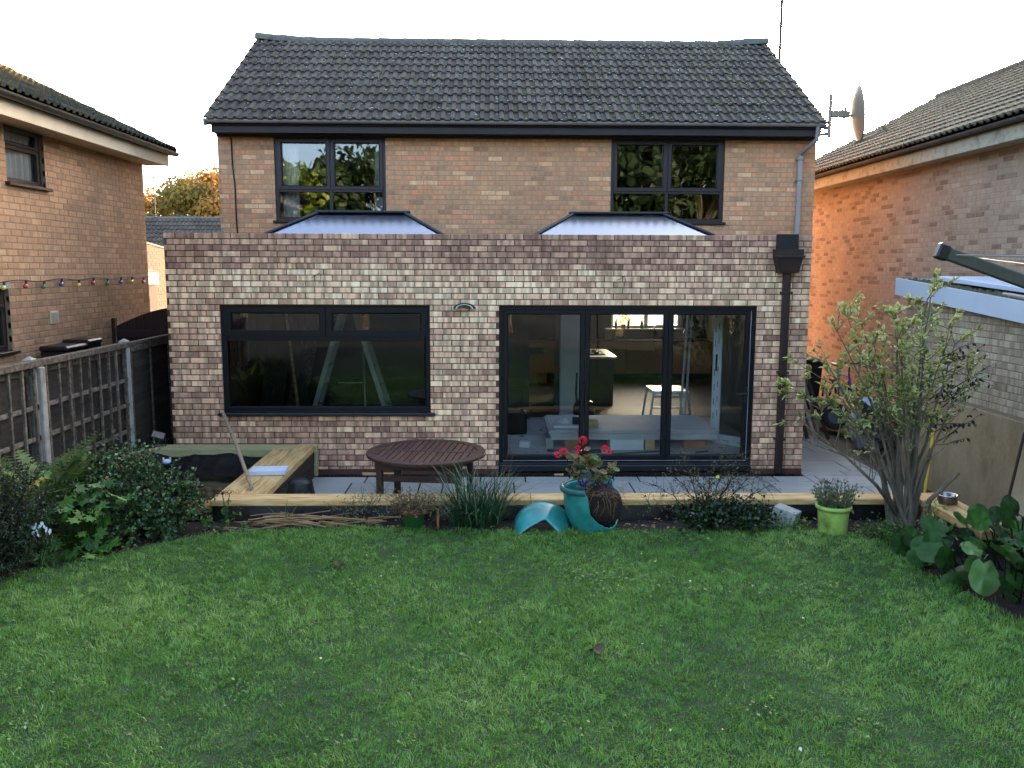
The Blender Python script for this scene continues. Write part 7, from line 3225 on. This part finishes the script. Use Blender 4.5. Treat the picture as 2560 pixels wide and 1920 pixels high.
b = MB()
b.cbox(-.12, .12, -.09, .09, 0, .24, c=.02)
single('bread_bin', b, 'worktop_pale', 'white tin standing on the worktop left of the tap', 'tin', (2.55, 18.7, 1.071))
t = thing('kettle', 'dark kettle on the worktop right of the sink', 'kettle', (4.25, 18.7, 1.071))
b = MB()
b.lathe([(0, 0), (.09, 0), (.1, .1), (.07, .2), (0, .22)], n=14)
part('body', b, 'worktop', t, smooth=True)
b = MB()
b.tube([(.07, 0, .18), (.15, 0, .16), (.15, 0, .06), (.1, 0, .03)], .012, n=6)
part('handle', b, 'black_plastic', t)
# building debris on the floor
for i, (x, y, sx, sy, sz, m, lab) in enumerate(((.42, 11.35, .07, .05, .07, 'upvc_white', 'small white carton on the floor in the left door pane'), (.8, 11.05, .10, .03, .02, 'seal', 'dark offcut on the floor in front of the plasterboard'),
                                               (1.32, 11.0, .09, .05, .03, 'seal', 'crumpled dark scrap on the floor of the middle pane'), (1.95, 10.98, .42, .02, .012, 'green_pot', 'thin green strip on the floor in front of the foam block'),
                                               (2.75, 11.0, .10, .012, .012, 'seal', 'small dark strip on the floor of the right pane'), (.75, 11.3, .05, .05, .12, 'plaster', 'grey tin standing left of the plasterboard stack'),
                                               (1.12, 11.02, .05, .03, .03, 'upvc_white', 'small white scrap on the floor near the door frame'))):
    b = MB()
    b.cbox(-sx, sx, -sy, sy, 0, sz * 1.2, c=min(.004, sz * .2))
    single('floor_scrap', b, m, lab, 'scrap', (x, y, FZ + .001), RN.uniform(-.4, .4))
t = thing('tool_case', 'dark tool trolley by the left edge of the door glass', 'tool case', (.28, 12.4, FZ))
b = MB()
b.cbox(-.2, .2, -.18, .18, 0, .32, c=.03)
part('body', b, 'black_plastic', t)
b = MB()
b.tube([(-.12, 0, .3), (-.12, 0, .7), (.12, 0, .7), (.12, 0, .3)], .012, n=6)
part('handle', b, 'black_plastic', t)
# rubble and dust on the screed, too small to count
rV, rF = [], []
rg = random.Random(12)
for k in range(150):
    x, y = rg.uniform(.15, 3.1), rg.uniform(10.82, 12.9)
    if .7 < x < 3.0 and 11.1 < y < 12.35:
        continue
    if rg.random() > .55 + .45 * (x < 1.2):
        continue
    r = rg.uniform(.008, .04)
    k0 = len(rV)
    a0 = rg.random() * 6
    for j in range(5):
        a = a0 + j * 1.2566
        rV.append((x + r * rg.uniform(.6, 1.6) * math.cos(a), y + r * math.sin(a), FZ + .002))
    rV.append((x, y, FZ + r * rg.uniform(.3, .9)))
    for j in range(5):
        rF.append((k0 + j, k0 + (j + 1) % 5, k0 + 5))
mat('rubble', ['#2a2a2a', '#6c6a66', '#a8a6a0', '#c9c7c0'], rough=.95, scale=9)
o = link('rubble', mesh_from('rubble', rV, rF, 'rubble'))
o['kind'] = 'stuff'
o['label'] = 'building rubble and scraps on the floor inside the bifold doors'
o['category'] = 'rubble'
